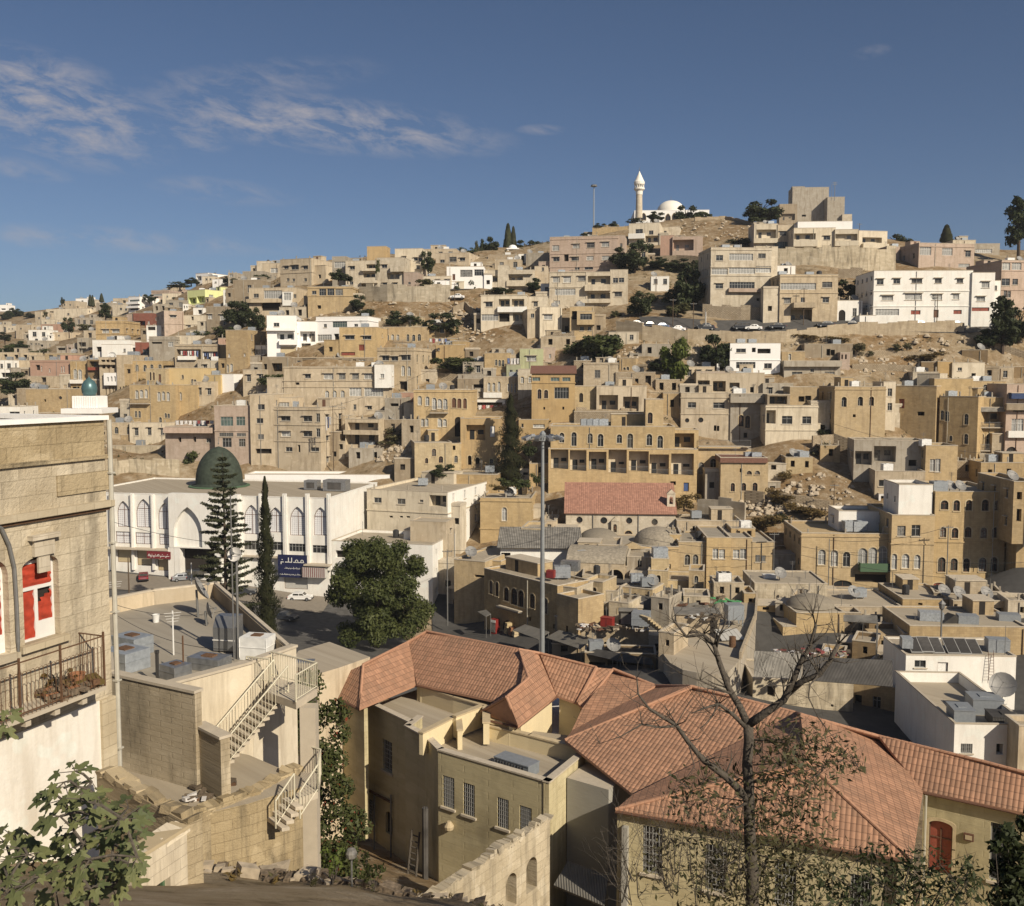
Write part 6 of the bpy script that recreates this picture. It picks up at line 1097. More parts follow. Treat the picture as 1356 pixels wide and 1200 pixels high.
# tanks and dishes on roofs
for i,(kd,wp,lb)in enumerate(TANKS):
 T_=wp;rz=-.05
 short_=' '.join(lb.split()[:7])
 same=[t for t in TANKS if t[2]==lb and t[0]==kd]
 g_=('rooftop things of the '+short_)if len(same)>1 else None
 if kd in('tank','tankb','tankw','tankl'):
  mt={'tank':'tank_metal','tankb':'tank_black','tankw':'tank_white','tankl':'tank_metal'}[kd];k=1.25 if kd=='tankl' else 1.0
  cn={'tank':'grey','tankb':'black','tankw':'white','tankl':'large grey'}[kd]
  def f(m):
   if kd=='tankb':m.lathe([(.6,.3),(.65,.4),(.65,1.5),(.5,1.7),(.2,1.8)],12)
   else:m.box(-.95*k,.95*k,-.7*k,.7*k,.3,1.6*k);m.box(-.98*k,.98*k,-.73*k,.73*k,.9*k,.95*k);m.box(-.3*k,.3*k,-.3*k,.3*k,1.6*k+.003,1.66*k)
   [m.box(x*k-.05,x*k+.05,y*k-.05,y*k+.05,0,.3)for x in(-.55,.55)for y in(-.4,.4)]
  obj_at(f,'water_tank',T_,mt,f'{cn} water tank on the roof of the {short_}','water tank',rz+.1,g_)
 elif kd=='drum':obj_at(lambda m:(m.lathe([(.5,.2),(.55,.3),(.55,1.3),(.3,1.5)],10),m.box(-.4,.4,-.4,.4,0,.2)),'water_tank',T_,'tank_black',f'dark barrel tank on the roof of the {short_}','water tank',rz,g_)
 elif kd=='mast':obj_at(lambda m:(m.tube([(0,0,0),(0,0,2.6)],.035,5),[m.tube([(-.5+.06*q,0,2.5-q*.16),(.5-.06*q,0,2.5-q*.16)],.018,4)for q in range(4)]),'aerial',T_,'pole_metal',f'thin television aerial on the roof of the {short_}','aerial',i*.7,g_)
 elif kd=='dish':dish('satellite_dish',T_,1.0,rz+R(20),R(40),f'satellite dish on the roof of the {short_}','dish_grey',1.1,g_)
 # big house with the clay tiled roofs
zoom(0,0,1)
rh=empty('courtyard_house',(8,60,-30),'large yellow stone courtyard house under hipped orange clay tile roofs','house')
RO=Vector(rh.location)
def tiled_slope(P,eave,th=.16,name='roof_slope',parent=None,closed=True,mat='clay_tiles'):
 """tiled roof plane from world points; eave = indices of the two eave (or ridge) points, which set the course direction"""
 P=[Vector(p)for p in P];c=sum(P,Vector())/len(P)
 A3=np.array([tuple(p-c)for p in P]);n=Vector(np.linalg.svd(A3)[2][2])
 P=[p*(n.dot(c)/n.dot(p))if len(P)>3 and-(n if n.z>0 else-n).dot(c.normalized())>.12 else p for p in P];n=Vector()
 for i in range(len(P)):a,b=P[i],P[(i+1)%len(P)];n+=(a-c).cross(b-c)
 n.normalize();n=n if n.z>0 else-n
 e=(P[eave[1]]-P[eave[0]]).normalized();up=n.cross(e).normalized();up=up if up.z>0 else-up
 me_v=[p-RO for p in P]+[p-RO-Vector((0,0,th))for p in P];k=len(P)
 fs=[tuple(range(k)),tuple(range(2*k-1,k-1,-1))]+[(i,(i+1)%k,k+(i+1)%k,k+i)for i in range(k)]
 me=bpy.data.meshes.new(name);me.from_pydata([tuple(v)for v in me_v],[],fs);me.update()
 me.materials.append(M[mat]);me.materials.append(M['ridge_clay'])
 me.polygons.foreach_set('material_index',[0]+[1]*(len(fs)-1))
 uvl=me.uv_layers.new(name='uv')
 for p in me.polygons:
  for li in p.loop_indices:
   w_=me.vertices[me.loops[li].vertex_index].co;uvl.data[li].uv=(w_.dot(e),w_.dot(up))
 o=bpy.data.objects.new(name,me);col.objects.link(o);o.parent=parent or rh
 return o
def ridge_cap(pts,r=.10,mat='ridge_clay',parent=None):
 """row of half-round ridge tiles along world points"""
 mb=MB()
 for a,b in zip(pts[:-1],pts[1:]):
  a,b=Vector(a)-RO,Vector(b)-RO;L=(b-a).length;k=max(1,int(L/.42))
  for i in range(k):
   p,q=a.lerp(b,i/k),a.lerp(b,min(1,(i+1.06)/k));mb.tube([p,q],[r*1.08,r*.94],8)
 mb.build('ridge_tiles',mat,parent or rh)
Wm='honey_yellow'
wall_mat('honey_yellow',(.51,.445,.275),.22,.5,.5,bw=.8,bh=.4,var=.05,dirt=(.13,.11,.07))
wall_mat('courtyard_cream',(.66,.56,.36),0,.12,var=.04)
wall_mat('grey_render',(.33,.32,.285),0,.12,var=.03)
def wall_run(pts,zt,zb,mat,th=.3,name='wall',parent=None,ops=None,coping=None):
 """vertical wall along world xy points; ops: {segment: [(x0,x1,z0,z1,arch,depth)]} in metres along the segment, z absolute"""
 mb=MB()
 for i,(a,b)in enumerate(zip(pts[:-1],pts[1:])):
  a,b=Vector((a[0],a[1],0)),Vector((b[0],b[1],0));L=(b-a).length;ang=math.atan2(b.y-a.y,b.x-a.x)
  T=Matrix.Translation(a-Vector((RO.x,RO.y,0)))@Matrix.Rotation(ang,4,'Z')
  o_=[(x0,x1,z0-RO.z,z1-RO.z,ar,dp)for(x0,x1,z0,z1,ar,dp)in(ops or{}).get(i,[])]
  wall_open(mb,L,zb-RO.z,zt-RO.z,o_,T)
  for q in([(0,th,zb-RO.z),(L,th,zb-RO.z),(L,th,zt-RO.z),(0,th,zt-RO.z)],[(0,0,zt-RO.z),(L,0,zt-RO.z),(L,th,zt-RO.z),(0,th,zt-RO.z)],[(0,0,zb-RO.z),(0,th,zb-RO.z),(0,th,zt-RO.z),(0,0,zt-RO.z)],[(L,0,zb-RO.z),(L,th,zb-RO.z),(L,th,zt-RO.z),(L,0,zt-RO.z)]):
   if o_ and q[0][1]==th and q[1][1]==th:continue
   mb.poly([T@Vector(p)for p in q])
  if coping:mb.obox(T@Vector((L/2,th/2,zt-RO.z+.05)),T.to_3x3()@Vector((L/2+.04,0,0)),T.to_3x3()@Vector((0,th/2+.06,0)),(0,0,.048),1)
 return mb.build(name,[mat,coping or mat],parent or rh)
def win_on(a,b,kind,px,py,wpx,hpx,parent=None):
 """window in the vertical plane through world xy points a, b, sized from the picture"""
 a,b=Vector((a[0],a[1],0)),Vector((b[0],b[1],0));d=(b-a).normalized();n=Vector((d.y,-d.x,0))
 def hitp(x,y):r=ray(x,y);return r*(n.dot(a)/n.dot(r))
 p,q=hitp(px-wpx/2,py+hpx/2),hitp(px+wpx/2,py-hpx/2)
 x0,x1,z0,z1=(p-a).dot(d),(q-a).dot(d),min(p.z,q.z),max(p.z,q.z)
 T=Matrix.Translation(a-Vector((RO.x,RO.y,RO.z)))@Matrix.Rotation(math.atan2(d.y,d.x),4,'Z')
 place_window(kind,x0,z0,x1-x0,z1-z0,parent or rh,T)
 return(x0,x1,z0,z1,ARCH.get(kind,0),DEEP.get(kind,.24))
zr,zw,ze=-19.6,-20.4,-22.4
R1,R2=atz(565,836,zr),atz(687,860,zr)
W1,W2=atz(481,880,zw),atz(541,850,zw)
Ew,Aw=atz(476,938,-22.6),atz(420,908,-22.6)
I1,I2=atz(552,906,ze),atz(655,928,ze)
S1,S2=atz(671,923,-20.6),atz(700,898,-20.4)
K1,K2,L1=atz(638,942,-22.3),atz(637,950,-22.4),atz(686,961,-22.4)
R3,V1=atz(715,865,-20.0),atz(737,921,-22.3)
R4,V2=atz(790,884,-20.4),atz(765,931,-22.5)
R5,B1=atz(868,908,-21.0),atz(757,968,-23.0)
G1,G2=atz(812,886,-20.5),atz(771,938,-22.6)
U1,U2=atz(916,909,-19.9),atz(1055,944,-20.5)
D1=atz(748,980,-22.5);D2=atz(838,1052,-23.4)
T1,T2=atz(1060,946,-19.8),atz(1068,1009,-19.95)
F1,F2=atz(815,1072,-22.6),atz(1208,1139,-22.6)
Q1,Q2=atz(1164,975,-20.7),atz(1222,1047,-22.5)
N1,N2,N3=atz(1300,1008,-20.8),atz(1420,1040,-21.0),atz(1420,1090,-22.6)
tiled_slope([Aw,Ew,W1],(0,1));tiled_slope([Ew,I1,W2,W1],(0,1))
tiled_slope([I1,I2,S2,R2,R1,W2],(0,1))
back=Vector((3.4,4.6,-2.8))
tiled_slope([R1,R2,R2+back,R1+back],(0,1));vb=Vector((-3.2,2.6,-2.4));tiled_slope([W1,W2,W2+vb,Aw],(0,1));tiled_slope([W2,R1,R1+back],(0,1));tiled_slope([W2,R1+back,W2+vb],(1,2))
tiled_slope([S1,K1,L1],(1,2));tiled_slope([L1,V1,R3,R2,S2,S1],(0,1))
tiled_slope([I2,K1,S1,S2],(0,1))
tiled_slope([V1,V2,R4,R3],(0,1));tiled_slope([R3,R4,R4+back,R3+back],(0,1));tiled_slope([R2,R3,R3+back,R2+back],(0,1))
tiled_slope([V2,G2,G1,R4],(0,1),name='roof_slope');tiled_slope([G2,B1,R5,G1],(0,1));tiled_slope([G1,R5,R5+back,G1+back],(0,1))
tiled_slope([B1,D1,U1,R5],(0,1));tiled_slope([D1,D2,U2,U1],(2,3));tiled_slope([U1,U2,U2+back,U1+back],(0,1));tiled_slope([R5,U1,U1+back,R5+back],(0,1))
tiled_slope([D2,F1,T2,T1,U2],(3,2));tiled_slope([F1,F2,T2],(0,1));tiled_slope([F2,Q2,Q1,T1,T2],(3,4))
tiled_slope([T1,Q1,Q1+Vector((3,5,-3)),T1+Vector((3,5,-3))],(0,1))
tiled_slope([Q2,N3,N2,N1,Q1],(0,1));tiled_slope([Q1,N1,N2,N2+Vector((2,5,-3)),Q1+Vector((2,5,-3))],(0,1))
ridge_cap([W1,Ew]);ridge_cap([W1,W2]);ridge_cap([R1,R2]);ridge_cap([W2,R1]);ridge_cap([R2,S2]);ridge_cap([S2,S1]);ridge_cap([S1,K1]);ridge_cap([S1,L1]);ridge_cap([R2,R3,R4]);ridge_cap([R4,V2],.16)
ridge_cap([G1,G2]);ridge_cap([G1,R5,U1]);ridge_cap([U1,D1]);ridge_cap([U1,U2]);ridge_cap([T2,F1]);ridge_cap([T2,F2]);ridge_cap([T1,T2]);ridge_cap([U2,T1]);ridge_cap([T1,Q1,N1,N2])
def inset(p,q,k=.35):d=(Vector(q)-Vector(p));n=Vector((-d.y,d.x,0)).normalized()*k;return[Vector(p)+n,Vector(q)+n]
def under(p,q,mat,zb,th=.3,drop=.12,wins=(),name='wall',k=.35):
 a,b=inset(p,q,k);zt=min(p.z,q.z)-drop
 ops=[win_on(a,b,*w_)for w_ in wins]
 wall_run([a,b],zt,zb,mat,th,ops={0:ops},name=name)
under(Aw,Ew,Wm,-32,wins=[('D',432,965,9,44)])
under(I1,I2,'courtyard_cream',-27,wins=[('D',600,935,34,26)])
under(K2,L1,'courtyard_cream',-27);under(L1,V1,'courtyard_cream',-27);under(V1,V2,'courtyard_cream',-27);under(G2,B1,'courtyard_cream',-27,k=.2)
under(F1,F2,Wm,-32,wins=[('bars',864,1126,27,58),('bars',948,1150,30,56),('bars',1040,1172,30,54),('bars',1140,1188,30,52)])
under(F2,Q2,Wm,-32);under(Q2,N3,Wm,-32,wins=[('afs',1245,1122,34,62),('w',1326,1130,34,70)])
under(D2,F1,'grey_render',-31)
plate('courtyard_floor',[p-RO for p in(atz(680,962,-25.2),atz(730,915,-25.2),atz(785,925,-25.2),atz(765,1005,-25.2),atz(690,1005,-25.2))],.2,'clean_white',rh)
for a,b in((Aw,Ew),(F1,F2),(Q2,N3),(K2,L1),(I1,I2),(L1,V1)):
 mb=MB();mb.tube([Vector(a)-RO+Vector((0,0,-.12)),Vector(b)-RO+Vector((0,0,-.12))],.085,8);mb.build('gutter','brown_wood',rh)
p=atz(1222,1150,-25);mb=MB();mb.tube([Vector(Q2)-RO+Vector((.1,-.2,-.2)),Vector(Q2)-RO+Vector((.1,-.2,-9))],.07);mb.build('drainpipe','pipe_paint',rh)
a,b=inset(Q2,N3);d=(b-a).normalized();nrm=Vector((d.y,-d.x,0));r=ray(1283,1108);q=r*(nrm.dot(a)/nrm.dot(r));mb=MB();mb.box(-.25,.25,-.12,0,-.2,.2);mb.box(-.17,.17,-.14,-.121,-.12,.12,1);o=mb.build('meter_box',['brown_wood','lintel_stone'],rh);o.location=q-RO+nrm*.02;o.rotation_euler.z=math.atan2(d.y,d.x)
zt_=-23.1
tp=[atz(*c,zt_)for c in((477,926),(541,957),(536,962),(562,976),(580,994),(727,1037),(781,993))]
opsA=[win_on(tp[0],tp[1],*w_)for w_ in(('bars',513,1001,12,34),('bars',475,1062,7,20),('bars',491,1072,10,20),('D',515,1090,9,24))]
wall_run(tp[0:2],zt_,-33,Wm,.35,ops={0:opsA},coping='lintel_concrete')
wall_run([tp[1]+Vector((.5,1.2,0)),tp[2]],zt_,-33,Wm,.35,coping='lintel_concrete')
opsB=[win_on(tp[4],tp[5],*w_)for w_ in(('bars',594,1049,15,36),('bars',621,1059,15,37),('bars',666,1077,15,34),('bars',696,1088,16,34))]
wall_run(tp[2:5],zt_,-33,Wm,.35,coping='lintel_concrete');wall_run(tp[4:6],zt_,-33,Wm,.35,ops={0:opsB},coping='lintel_concrete')
wall_run(tp[5:7],zt_,-33,'honey_yellow',.35,coping='lintel_concrete')
fl=[p+Vector((0,0,-.75))for p in tp]+[atz(760,975,zt_-.75),atz(690,966,zt_-.75),atz(640,958,zt_-.75),atz(556,912,zt_-.75)]
mb=MB();mb.poly([p-RO for p in fl]);mb.build('terrace_floor','roof_dust',rh)
for run,zt2,th in(([(552,908),(600,924),(648,938)],-22.7,.3),([(560,972),(604,950)],-22.5,.3),([(604,950),(640,936)],-22.3,.3),([(640,936),(640,958)],-22.3,.4),([(645,962),(700,975),(782,996)],-22.9,.3),([(604,950),(606,968)],-22.6,.3)):
 wall_run([atz(x,y,zt2)for x,y in run],zt2,zt2-1.4,'courtyard_cream',th,name='parapet',coping='lintel_stone')
p=atz(684,1022,zt_-.7);obj_at(lambda m:(m.box(-1.3,1.3,-.55,.55,.1,.75),m.box(-1.33,1.33,-.58,.58,.753,.82),[m.box(x-.06,x+.06,-.5,.5,0,.1)for x in(-1,1)],[m.box(x,x+.05,-.58,-.553,.18,.68,1)for x in np.arange(-1.1,1.1,.22)]),'air_conditioner',p,['tank_metal','dark_sheet'],'long grey cooling unit on the dusty terrace behind the barred windows','air conditioner',R(-38))
sa,sb,sc_,sd_=atz(751,1030,-23.6),atz(806,1046,-23.6),atz(838,1020,-23.6),atz(783,1004,-23.6)
mb=MB();mb.prism([((p-RO).x,(p-RO).y)for p in(sa,sb,sc_,sd_)],-4,sa.z-RO.z,0,1);mb.build('lift_shaft',['grey_render','lintel_concrete'],rh)
plate('porch_roof',[p-RO for p in(atz(733,1172,-28.3),atz(752,1140,-27.6),atz(806,1160,-27.6),atz(800,1200,-28.3))],.15,'sheet_metal',rh)
for(x0,y0,x1,y1)in((447,1023,520,1062),(541,1082,590,1112)):
 a_,b_=atz(x0,y0,-27),atz(x1,y1,-27)
 a,b=tp[0],tp[1];d=(Vector((b.x-a.x,b.y-a.y,0))).normalized();n=Vector((d.y,-d.x,0));f=lambda x,y:(lambda r:r*(n.dot(a)/n.dot(r)))(ray(x,y))
 mb=MB();mb.tube([f(x0,y0)-RO+n*.12,f(x1,y1)-RO+n*.12],.09);mb.build('pipe','rust_metal',rh)
for x in(498,520):
 mb=MB();q0,q1=f(x,1052)-RO+n*.15,f(x,1150)-RO+n*.15;mb.tube([q0,q1],.07);mb.build('pipe','pole_metal',rh)
a,b=tp[4],tp[5];d=(Vector((b.x-a.x,b.y-a.y,0))).normalized();n=Vector((d.y,-d.x,0))
mb=MB();mb.tube([f(570,1066)-RO+n*.5,f(570,1200)-RO+n*.5],.2,10);mb.build('flue','dark_sheet',rh)
mb=MB();mb.lathe([(.28,0),(.32,.2),(.12,.5)],10);o=mb.build('wall_lamp','lintel_stone',rh);o.location=f(598,1096)-RO+n*.25
p=f(556,1160)+n*.9
obj_at(lambda m:([m.tube([(x,0,-.6),(x*.9,.55,3.1)],.07)for x in(-.35,.35)],[m.tube([(-.34,.05+k*.06,-.1+k*.36),(.34,.05+k*.06,-.1+k*.36)],.045)for k in range(9)]),'ladder',p,'grey_bark','rough wooden ladder leaning in the dark corner of the courtyard house','ladder',math.atan2(d.y,d.x))
ra,rb_=Vector((1.9,47.5,0)),Vector((-4.4,38.6,0))
rw=empty('ruined_wall',(ra.x,ra.y,-29),'roofless yellow stone wall with tall empty arched openings','wall');RO_keep=RO;RO=Vector(rw.location)
ops=[]
def win_span(a,b,px,py,wpx,hpx):
 a,b=Vector((a[0],a[1],0)),Vector((b[0],b[1],0));d=(b-a).normalized();n=Vector((d.y,-d.x,0));g=lambda x,y:(lambda r:r*(n.dot(a)/n.dot(r)))(ray(x,y))
 p,q=g(px-wpx/2,py+hpx/2),g(px+wpx/2,py-hpx/2);s_=sorted(((p-a).dot(d),(q-a).dot(d)));return(s_[0],s_[1],min(p.z,q.z),max(p.z,q.z),1,.55)
o1=win_span(rb_,ra,677,1180,14,56);o2=win_span(rb_,ra,704,1158,14,54)
wall_run([rb_,ra],-22.0,-30,'old_masonry',.55,ops={0:[o1,o2]},parent=rw);wall_run([rb_+Vector((-.45,.31,0)),ra+Vector((-.45,.31,0))],-22.02,-30,'old_masonry',.02,ops={0:[o1,o2]},parent=rw)
RO=RO_keep
def rough_top(root,a,b,z,th,seed,mat='old_masonry',hmax=.3):
 rs=random.Random(seed);a,b=Vector((a[0],a[1],0)),Vector((b[0],b[1],0));d=(b-a);L=d.length;d.normalize();n=Vector((-d.y,d.x,0));x=0.0;mb=MB();O_=Vector(root.location)
 while x<L:
  w_=rs.uniform(.15,.6);h_=rs.uniform(.03,hmax)if rs.random()<.75 else .02;c=a+d*(x+w_/2)+n*th/2;mb.obox(Vector((c.x,c.y,z+h_/2-.04))-O_,d*w_*.49+Vector((rs.uniform(-.05,.05),rs.uniform(-.05,.05),rs.uniform(-.06,.06))),n*th*rs.uniform(.38,.56)+Vector((0,0,rs.uniform(-.05,.05))),(rs.uniform(-.04,.04),rs.uniform(-.04,.04),h_/2+.04));x+=w_
 mb.build('broken_top',mat,root)
rough_top(rw,rb_,ra,-22.0,.5,3)
# old stone building at the west, with red blinds
H('old weathered stone building with red window blinds and a rusty balcony','old_masonry',-90,138,562,1075,[],a=68,d=9,Y=27.0,name='stone_building',cat='building',base=8,par=.1,short='old weathered stone building')
sb_=[o for o in col.objects if o.type=='EMPTY' and o.name.startswith('stone_building')][0]
for c in list(sb_.children):bpy.data.objects.remove(c)
sM=Matrix.Translation(sb_.location)@Matrix.Rotation(R(68),4,'Z');sI=sM.inverted()
snn=Vector((math.sin(R(68)),-math.cos(R(68)),0));sO=Vector(sb_.location)
def sp_(px,py,off=0.0):
 """local (x, z) on the building face shifted outwards by off"""
 r=ray(px,py);q=r*((snn.dot(sO)+off)/snn.dot(r));l=sI@q;return l.x,l.z
SW=sp_(138.5,600)[0];ZT=sp_(138,556)[1]
def srect(x0,x1,yc,y0,y1,off=0.0):
 (a,_),(b,_)=sp_(x0,yc,off),sp_(x1,yc,off);xm=(x0+x1)/2;return a,b,sp_(xm,y1,off)[1],sp_(xm,y0,off)[1]
w1=srect(31,79,800,736,848);w2=srect(-30,12,800,742,872)
zb_bal=sp_(70,952)[1];zcor=sp_(137,667)[1];zcap=sp_(137,604)[1]
mb=MB();wall_open(mb,SW,zcap,ZT,[]);mb.build('parapet_wall','stained_masonry',sb_)
mb=MB();wall_open(mb,SW,zb_bal,zcap,[(*w1,3,.35),(*w2,1,.35)])
mb.poly([(0,9,zb_bal),(SW,9,zb_bal),(SW,9,ZT),(0,9,ZT)]);mb.poly([(SW,0,zb_bal),(SW,9,zb_bal),(SW,9,ZT),(SW,0,ZT)]);mb.poly([(0,0,zb_bal),(0,9,zb_bal),(0,9,ZT),(0,0,ZT)])
mb.build('wall','old_masonry',sb_)
mb=MB();mb.poly([(0,0,ZT-.02),(SW,0,ZT-.02),(SW,9,ZT-.02),(0,9,ZT-.02)]);mb.box(-.1,SW+.1,-.12,.5,ZT+.003,ZT+.14,1);mb.box(SW-.4,SW+.1,.5,9,ZT+.003,ZT+.14,1);mb.build('roof',['roof_grey','clean_white'],sb_)
mb=MB();mb.box(-.1,SW+.16,-.20,-.003,zcor-.10,zcor+.10);mb.box(-.1,SW+.1,-.10,-.003,zcor-.2,zcor-.103,1);mb.build('cornice',['cut_stone','rust_metal'],sb_)
mb=MB();mb.box(-.1,SW+.08,-.10,-.003,zcap-.07,zcap+.05);mb.box(SW-1.9,SW+.08,-.06,-.003,zcap-1.05,zcap-.45);mb.build('string_course','stained_masonry',sb_)
mb=MB();mb.box(0,SW-.55,-.02,.6,-6,zb_bal-.003);mb.box(0,SW,.6,9,-6,zb_bal-.003);mb.build('lower_wall','worn_white',sb_)
mb=MB();mb.box(SW-.55,SW+.02,-.12,.6,-6,zb_bal-.004);mb.build('buttress','cut_stone',sb_)
for wr,lean in((w1,True),(w2,False)):
 x0,x1,z0,z1=wr;wd,hh=x1-x0,z1-z0;zm_=z0+hh*.62;y_=.22
 mb=MB();f_=.07
 for bx in((x0,x0+f_,z0,z1-.12),(x1-f_,x1,z0,z1-.12),(x0+f_,x1-f_,z0,z0+f_),(x0+f_,x1-f_,zm_-.05,zm_+.05),(x0+f_,x1-f_,z1-.22,z1-.13)):mb.box(bx[0],bx[1],y_,y_+.09,bx[2],bx[3])
 xm=(x0+x1)/2;mb.box(xm-.06,xm+.06,y_+.003,y_+.088,z0+f_,zm_-.05);mb.box(xm+.06,x1-f_,y_+.006,y_+.085,z0+f_,z0+.52)
 wo=mb.build('window','white_frame',sb_)
 mb=MB();mb.poly([(x0,.34,z0),(x1,.34,z0),(x1,.34,z1),(x0,.34,z1)]);mb.build('pane','deep_shade',wo)
 rs=random.Random(5)
 def cloth(xa,xb,za,zb3,cut=None):
  m2=MB();nx,nz=8,10;vs=[]
  for j in range(nz+1):
   for i in range(nx+1):
    u_,v_=i/nx,j/nz;vs.append((xa+(xb-xa)*u_,y_+.03+.03*math.sin(v_*19+u_*3)+.02*rs.uniform(-1,1),za+(zb3-za)*v_))
  fs=[(j*(nx+1)+i,j*(nx+1)+i+1,(j+1)*(nx+1)+i+1,(j+1)*(nx+1)+i)for j in range(nz)for i in range(nx)if not(cut and cut(i/nx,j/nz))]
  m2.add(vs,fs);return m2.build('blind','red_cloth',wo,smooth=True)
 cloth(x0+f_,x1-f_,zm_+.05,z1-.2);cloth(x0+f_,xm-.06,z0+f_,zm_-.05)
 cloth(xm+.06,x1-f_,z0+.52,zm_-.05,(lambda u_,v_:v_>.55+.3*u_ or(v_>.75 and u_<.5))if lean else None)
 mb=MB();mb.box(x0-.2,x1+.2,-.16,.12,z0-.2,z0-.004);mb.build('sill','cut_stone',wo)
a_,z_=sp_(55,712);mb=MB();mb.box(a_-.5,a_+.5,-.22,-.003,z_-.02,z_+.12);mb.box(a_-.36,a_+.36,-.12,-.004,z_-.5,z_-.021);mb.box(a_-.2,a_+.2,-.08,-.004,z_-1.0,z_-.501);mb.build('carved_bracket','pale_stone',sb_)
mb=MB();mb.tube([(sp_(x,y,.09)[0],-.09,sp_(x,y,.09)[1])for x,y in((-30,692),(-12,690),(2,700),(12,722),(19,752),(22,800),(24,850),(26,900),(27,940))],.055,8);mb.build('arched_pipe','pole_metal',sb_)
mb=MB();p0,p1=sp_(141,562),sp_(150,1034);mb.tube([(SW+.12,-.1,ZT),(SW+.12,-.1,p1[1]+.4)],.075,8);[mb.box(SW+.02,SW+.22,-.2,-.003,z,z+.05)for z in np.arange(p1[1]+1,ZT,2.2)];mb.build('drainpipe','pipe_paint',sb_)
bo_=1.0;(bx0,_),(bx1,zb0)=sp_(-60,950,bo_),sp_(141,908,bo_);rt_=sp_(141,838,bo_)[1];zf=zb0
bal=MB();bal.box(bx0,bx1,-bo_,-.003,zf-.12,zf);[bal.box(x,x+.18,-bo_+.1,-.004,zf-.34,zf-.123)for x in np.arange(bx0+.2,bx1,1.0)]
bo=bal.build('balcony','lintel_concrete',sb_)
ra_=MB();ht=rt_-zf
for xx in np.arange(bx0,bx1,.14):
 ra_.tube([(xx,-bo_+.04,zf),(xx,-bo_+.04,zf+ht*.72)],.011,4)
 ra_.tube([(xx+.07*math.cos(t)+.07,-bo_+.04,zf+ht*.72+.09*math.sin(t))for t in np.linspace(math.pi,0,7)],.009,4,cap=False)
 if int(xx/.14)%2:ra_.tube([(xx+.05*math.cos(t),-bo_+.04,zf+ht*.3+.08*math.sin(t))for t in np.linspace(0,5.2,8)],.008,4,cap=False)
for zz in(zf+.1,zf+ht*.95):ra_.box(bx0,bx1,-bo_+.02,-bo_+.06,zz-.015,zz+.015)
for xx in(bx0+.02,bx0+2.0,bx0+3.4,bx1-.03):ra_.box(xx-.025,xx+.025,-bo_+.015,-bo_+.065,zf-.1,zf+ht+.05)
for yy_ in np.arange(-bo_+.12,0,.14):ra_.tube([(bx1-.03,yy_,zf),(bx1-.03,yy_,zf+ht*.95)],.011,4)
for zz in(zf+.1,zf+ht*.95):ra_.box(bx1-.05,bx1-.01,-bo_+.06,-.003,zz-.015,zz+.015)
ra_.build('railing','rust_metal',bo)
bp_=sM@Vector((bx1-.9,-.5,zf+.02))
obj_at(lambda m:scrap(46,.75,.32,.42,9)(m),'scrap_heap',bp_,['rubble_dark','rust_metal','tin_orange','leaf_dry'],'dead plants and rusty tins piled on the stone building balcony','scrap heap',R(68))
bp_=sM@Vector((bx1-.55,-.42,zf+.02));obj_at(lambda m:(m.lathe([(.16,0),(.24,.42),(.26,.45),(.2,.45),(.18,.3)],12),),'plant_pot',bp_,'tin_orange','orange tin planter in the corner of the rusty balcony','planter')
def dead_plant(m):
 rs=random.Random(3)
 for k in range(60):
  q=rs.uniform(0,6.3);L=rs.uniform(.3,.75);e=Vector((math.cos(q)*L*.7,math.sin(q)*L*.4,L*rs.uniform(.5,1.1)));m.tube([(0,0,.2),e*.5+Vector((0,0,.25)),e+Vector((0,0,.1))],[.012,.009,.004],4,cap=False)
  if k%2:n2=Vector((rs.uniform(-1,1),rs.uniform(-1,1),rs.uniform(-1,1))).normalized()*.09;t2=n2.orthogonal().normalized()*.06;m.poly([e-n2,e+t2,e+n2,e-t2],1)
bp_=sM@Vector((bx1-1.2,-.45,zf));obj_at(dead_plant,'dried_plant',bp_,['grey_bark','leaf_dry'],'withered brown plant drooping over the rusty balcony rail','plant')
# flat roof with dishes and tanks, outside stairs
zr2=-11.7;ft=empty('flat_roof_house',(-13,42,-22),'pale rendered house whose flat grey roof holds dishes and metal tanks','house');RO=Vector(ft.location)
fp=[atz(x,y,-11.0)for x,y in((139,794),(200,782),(288,772),(386,856),(327,877),(217,906))]+[atz(150,890,-11.0)]
zp2=-11.0
mb=MB();mb.poly([(p.x-RO.x,p.y-RO.y,zr2-RO.z)for p in fp]);mb.build('roof','roof_grey',ft)
for i,(mt,th)in enumerate(((('buff_plaster'),.35),('buff_plaster',.35),('brown_concrete',.3),('cream_plaster',.25),('cream_plaster',.3),('grey_concrete',.25),('buff_plaster',.2))):
 a,b=fp[i],fp[(i+1)%len(fp)]
 if i==5:continue
 wall_run([a,b],zp2 if i not in(5,)else zp2-.25,-24,mt,-th if i<3 else th,parent=ft,coping='lintel_concrete' if i!=5 else None)
RO=Vector(rh.location)
zoom(130,760,4.374)
def onroof(x,y):return atz(*zp(x,y),zr2+.01)
def tank_at(x,y,ww,dd,hh,mat,lb,rz,lid=True,legs=0.0):
 obj_at(lambda m:(m.box(-ww/2,ww/2,-dd/2,dd/2,legs,hh),m.box(-ww/2-.02,ww/2+.02,-dd/2-.02,dd/2+.02,hh*.55,hh*.58)if lid else None,m.box(-ww*.18,ww*.18,-dd*.2,dd*.2,hh+.003,hh+.05,1)if lid else None,[m.box(sx*ww*.4-.04,sx*ww*.4+.04,sy*dd*.4-.04,sy*dd*.4+.04,0,legs)for sx in(-1,1)for sy in(-1,1)]if legs else None,[m.tube([(sx*ww*.5,-dd/2-.004,hh*.1),(sx*ww*.5,-dd/2-.004,hh*.95)],.02,4)for sx in(-1,1)]),'water_tank',onroof(x,y),[mat,'rust_metal'],lb,'water tank',rz)
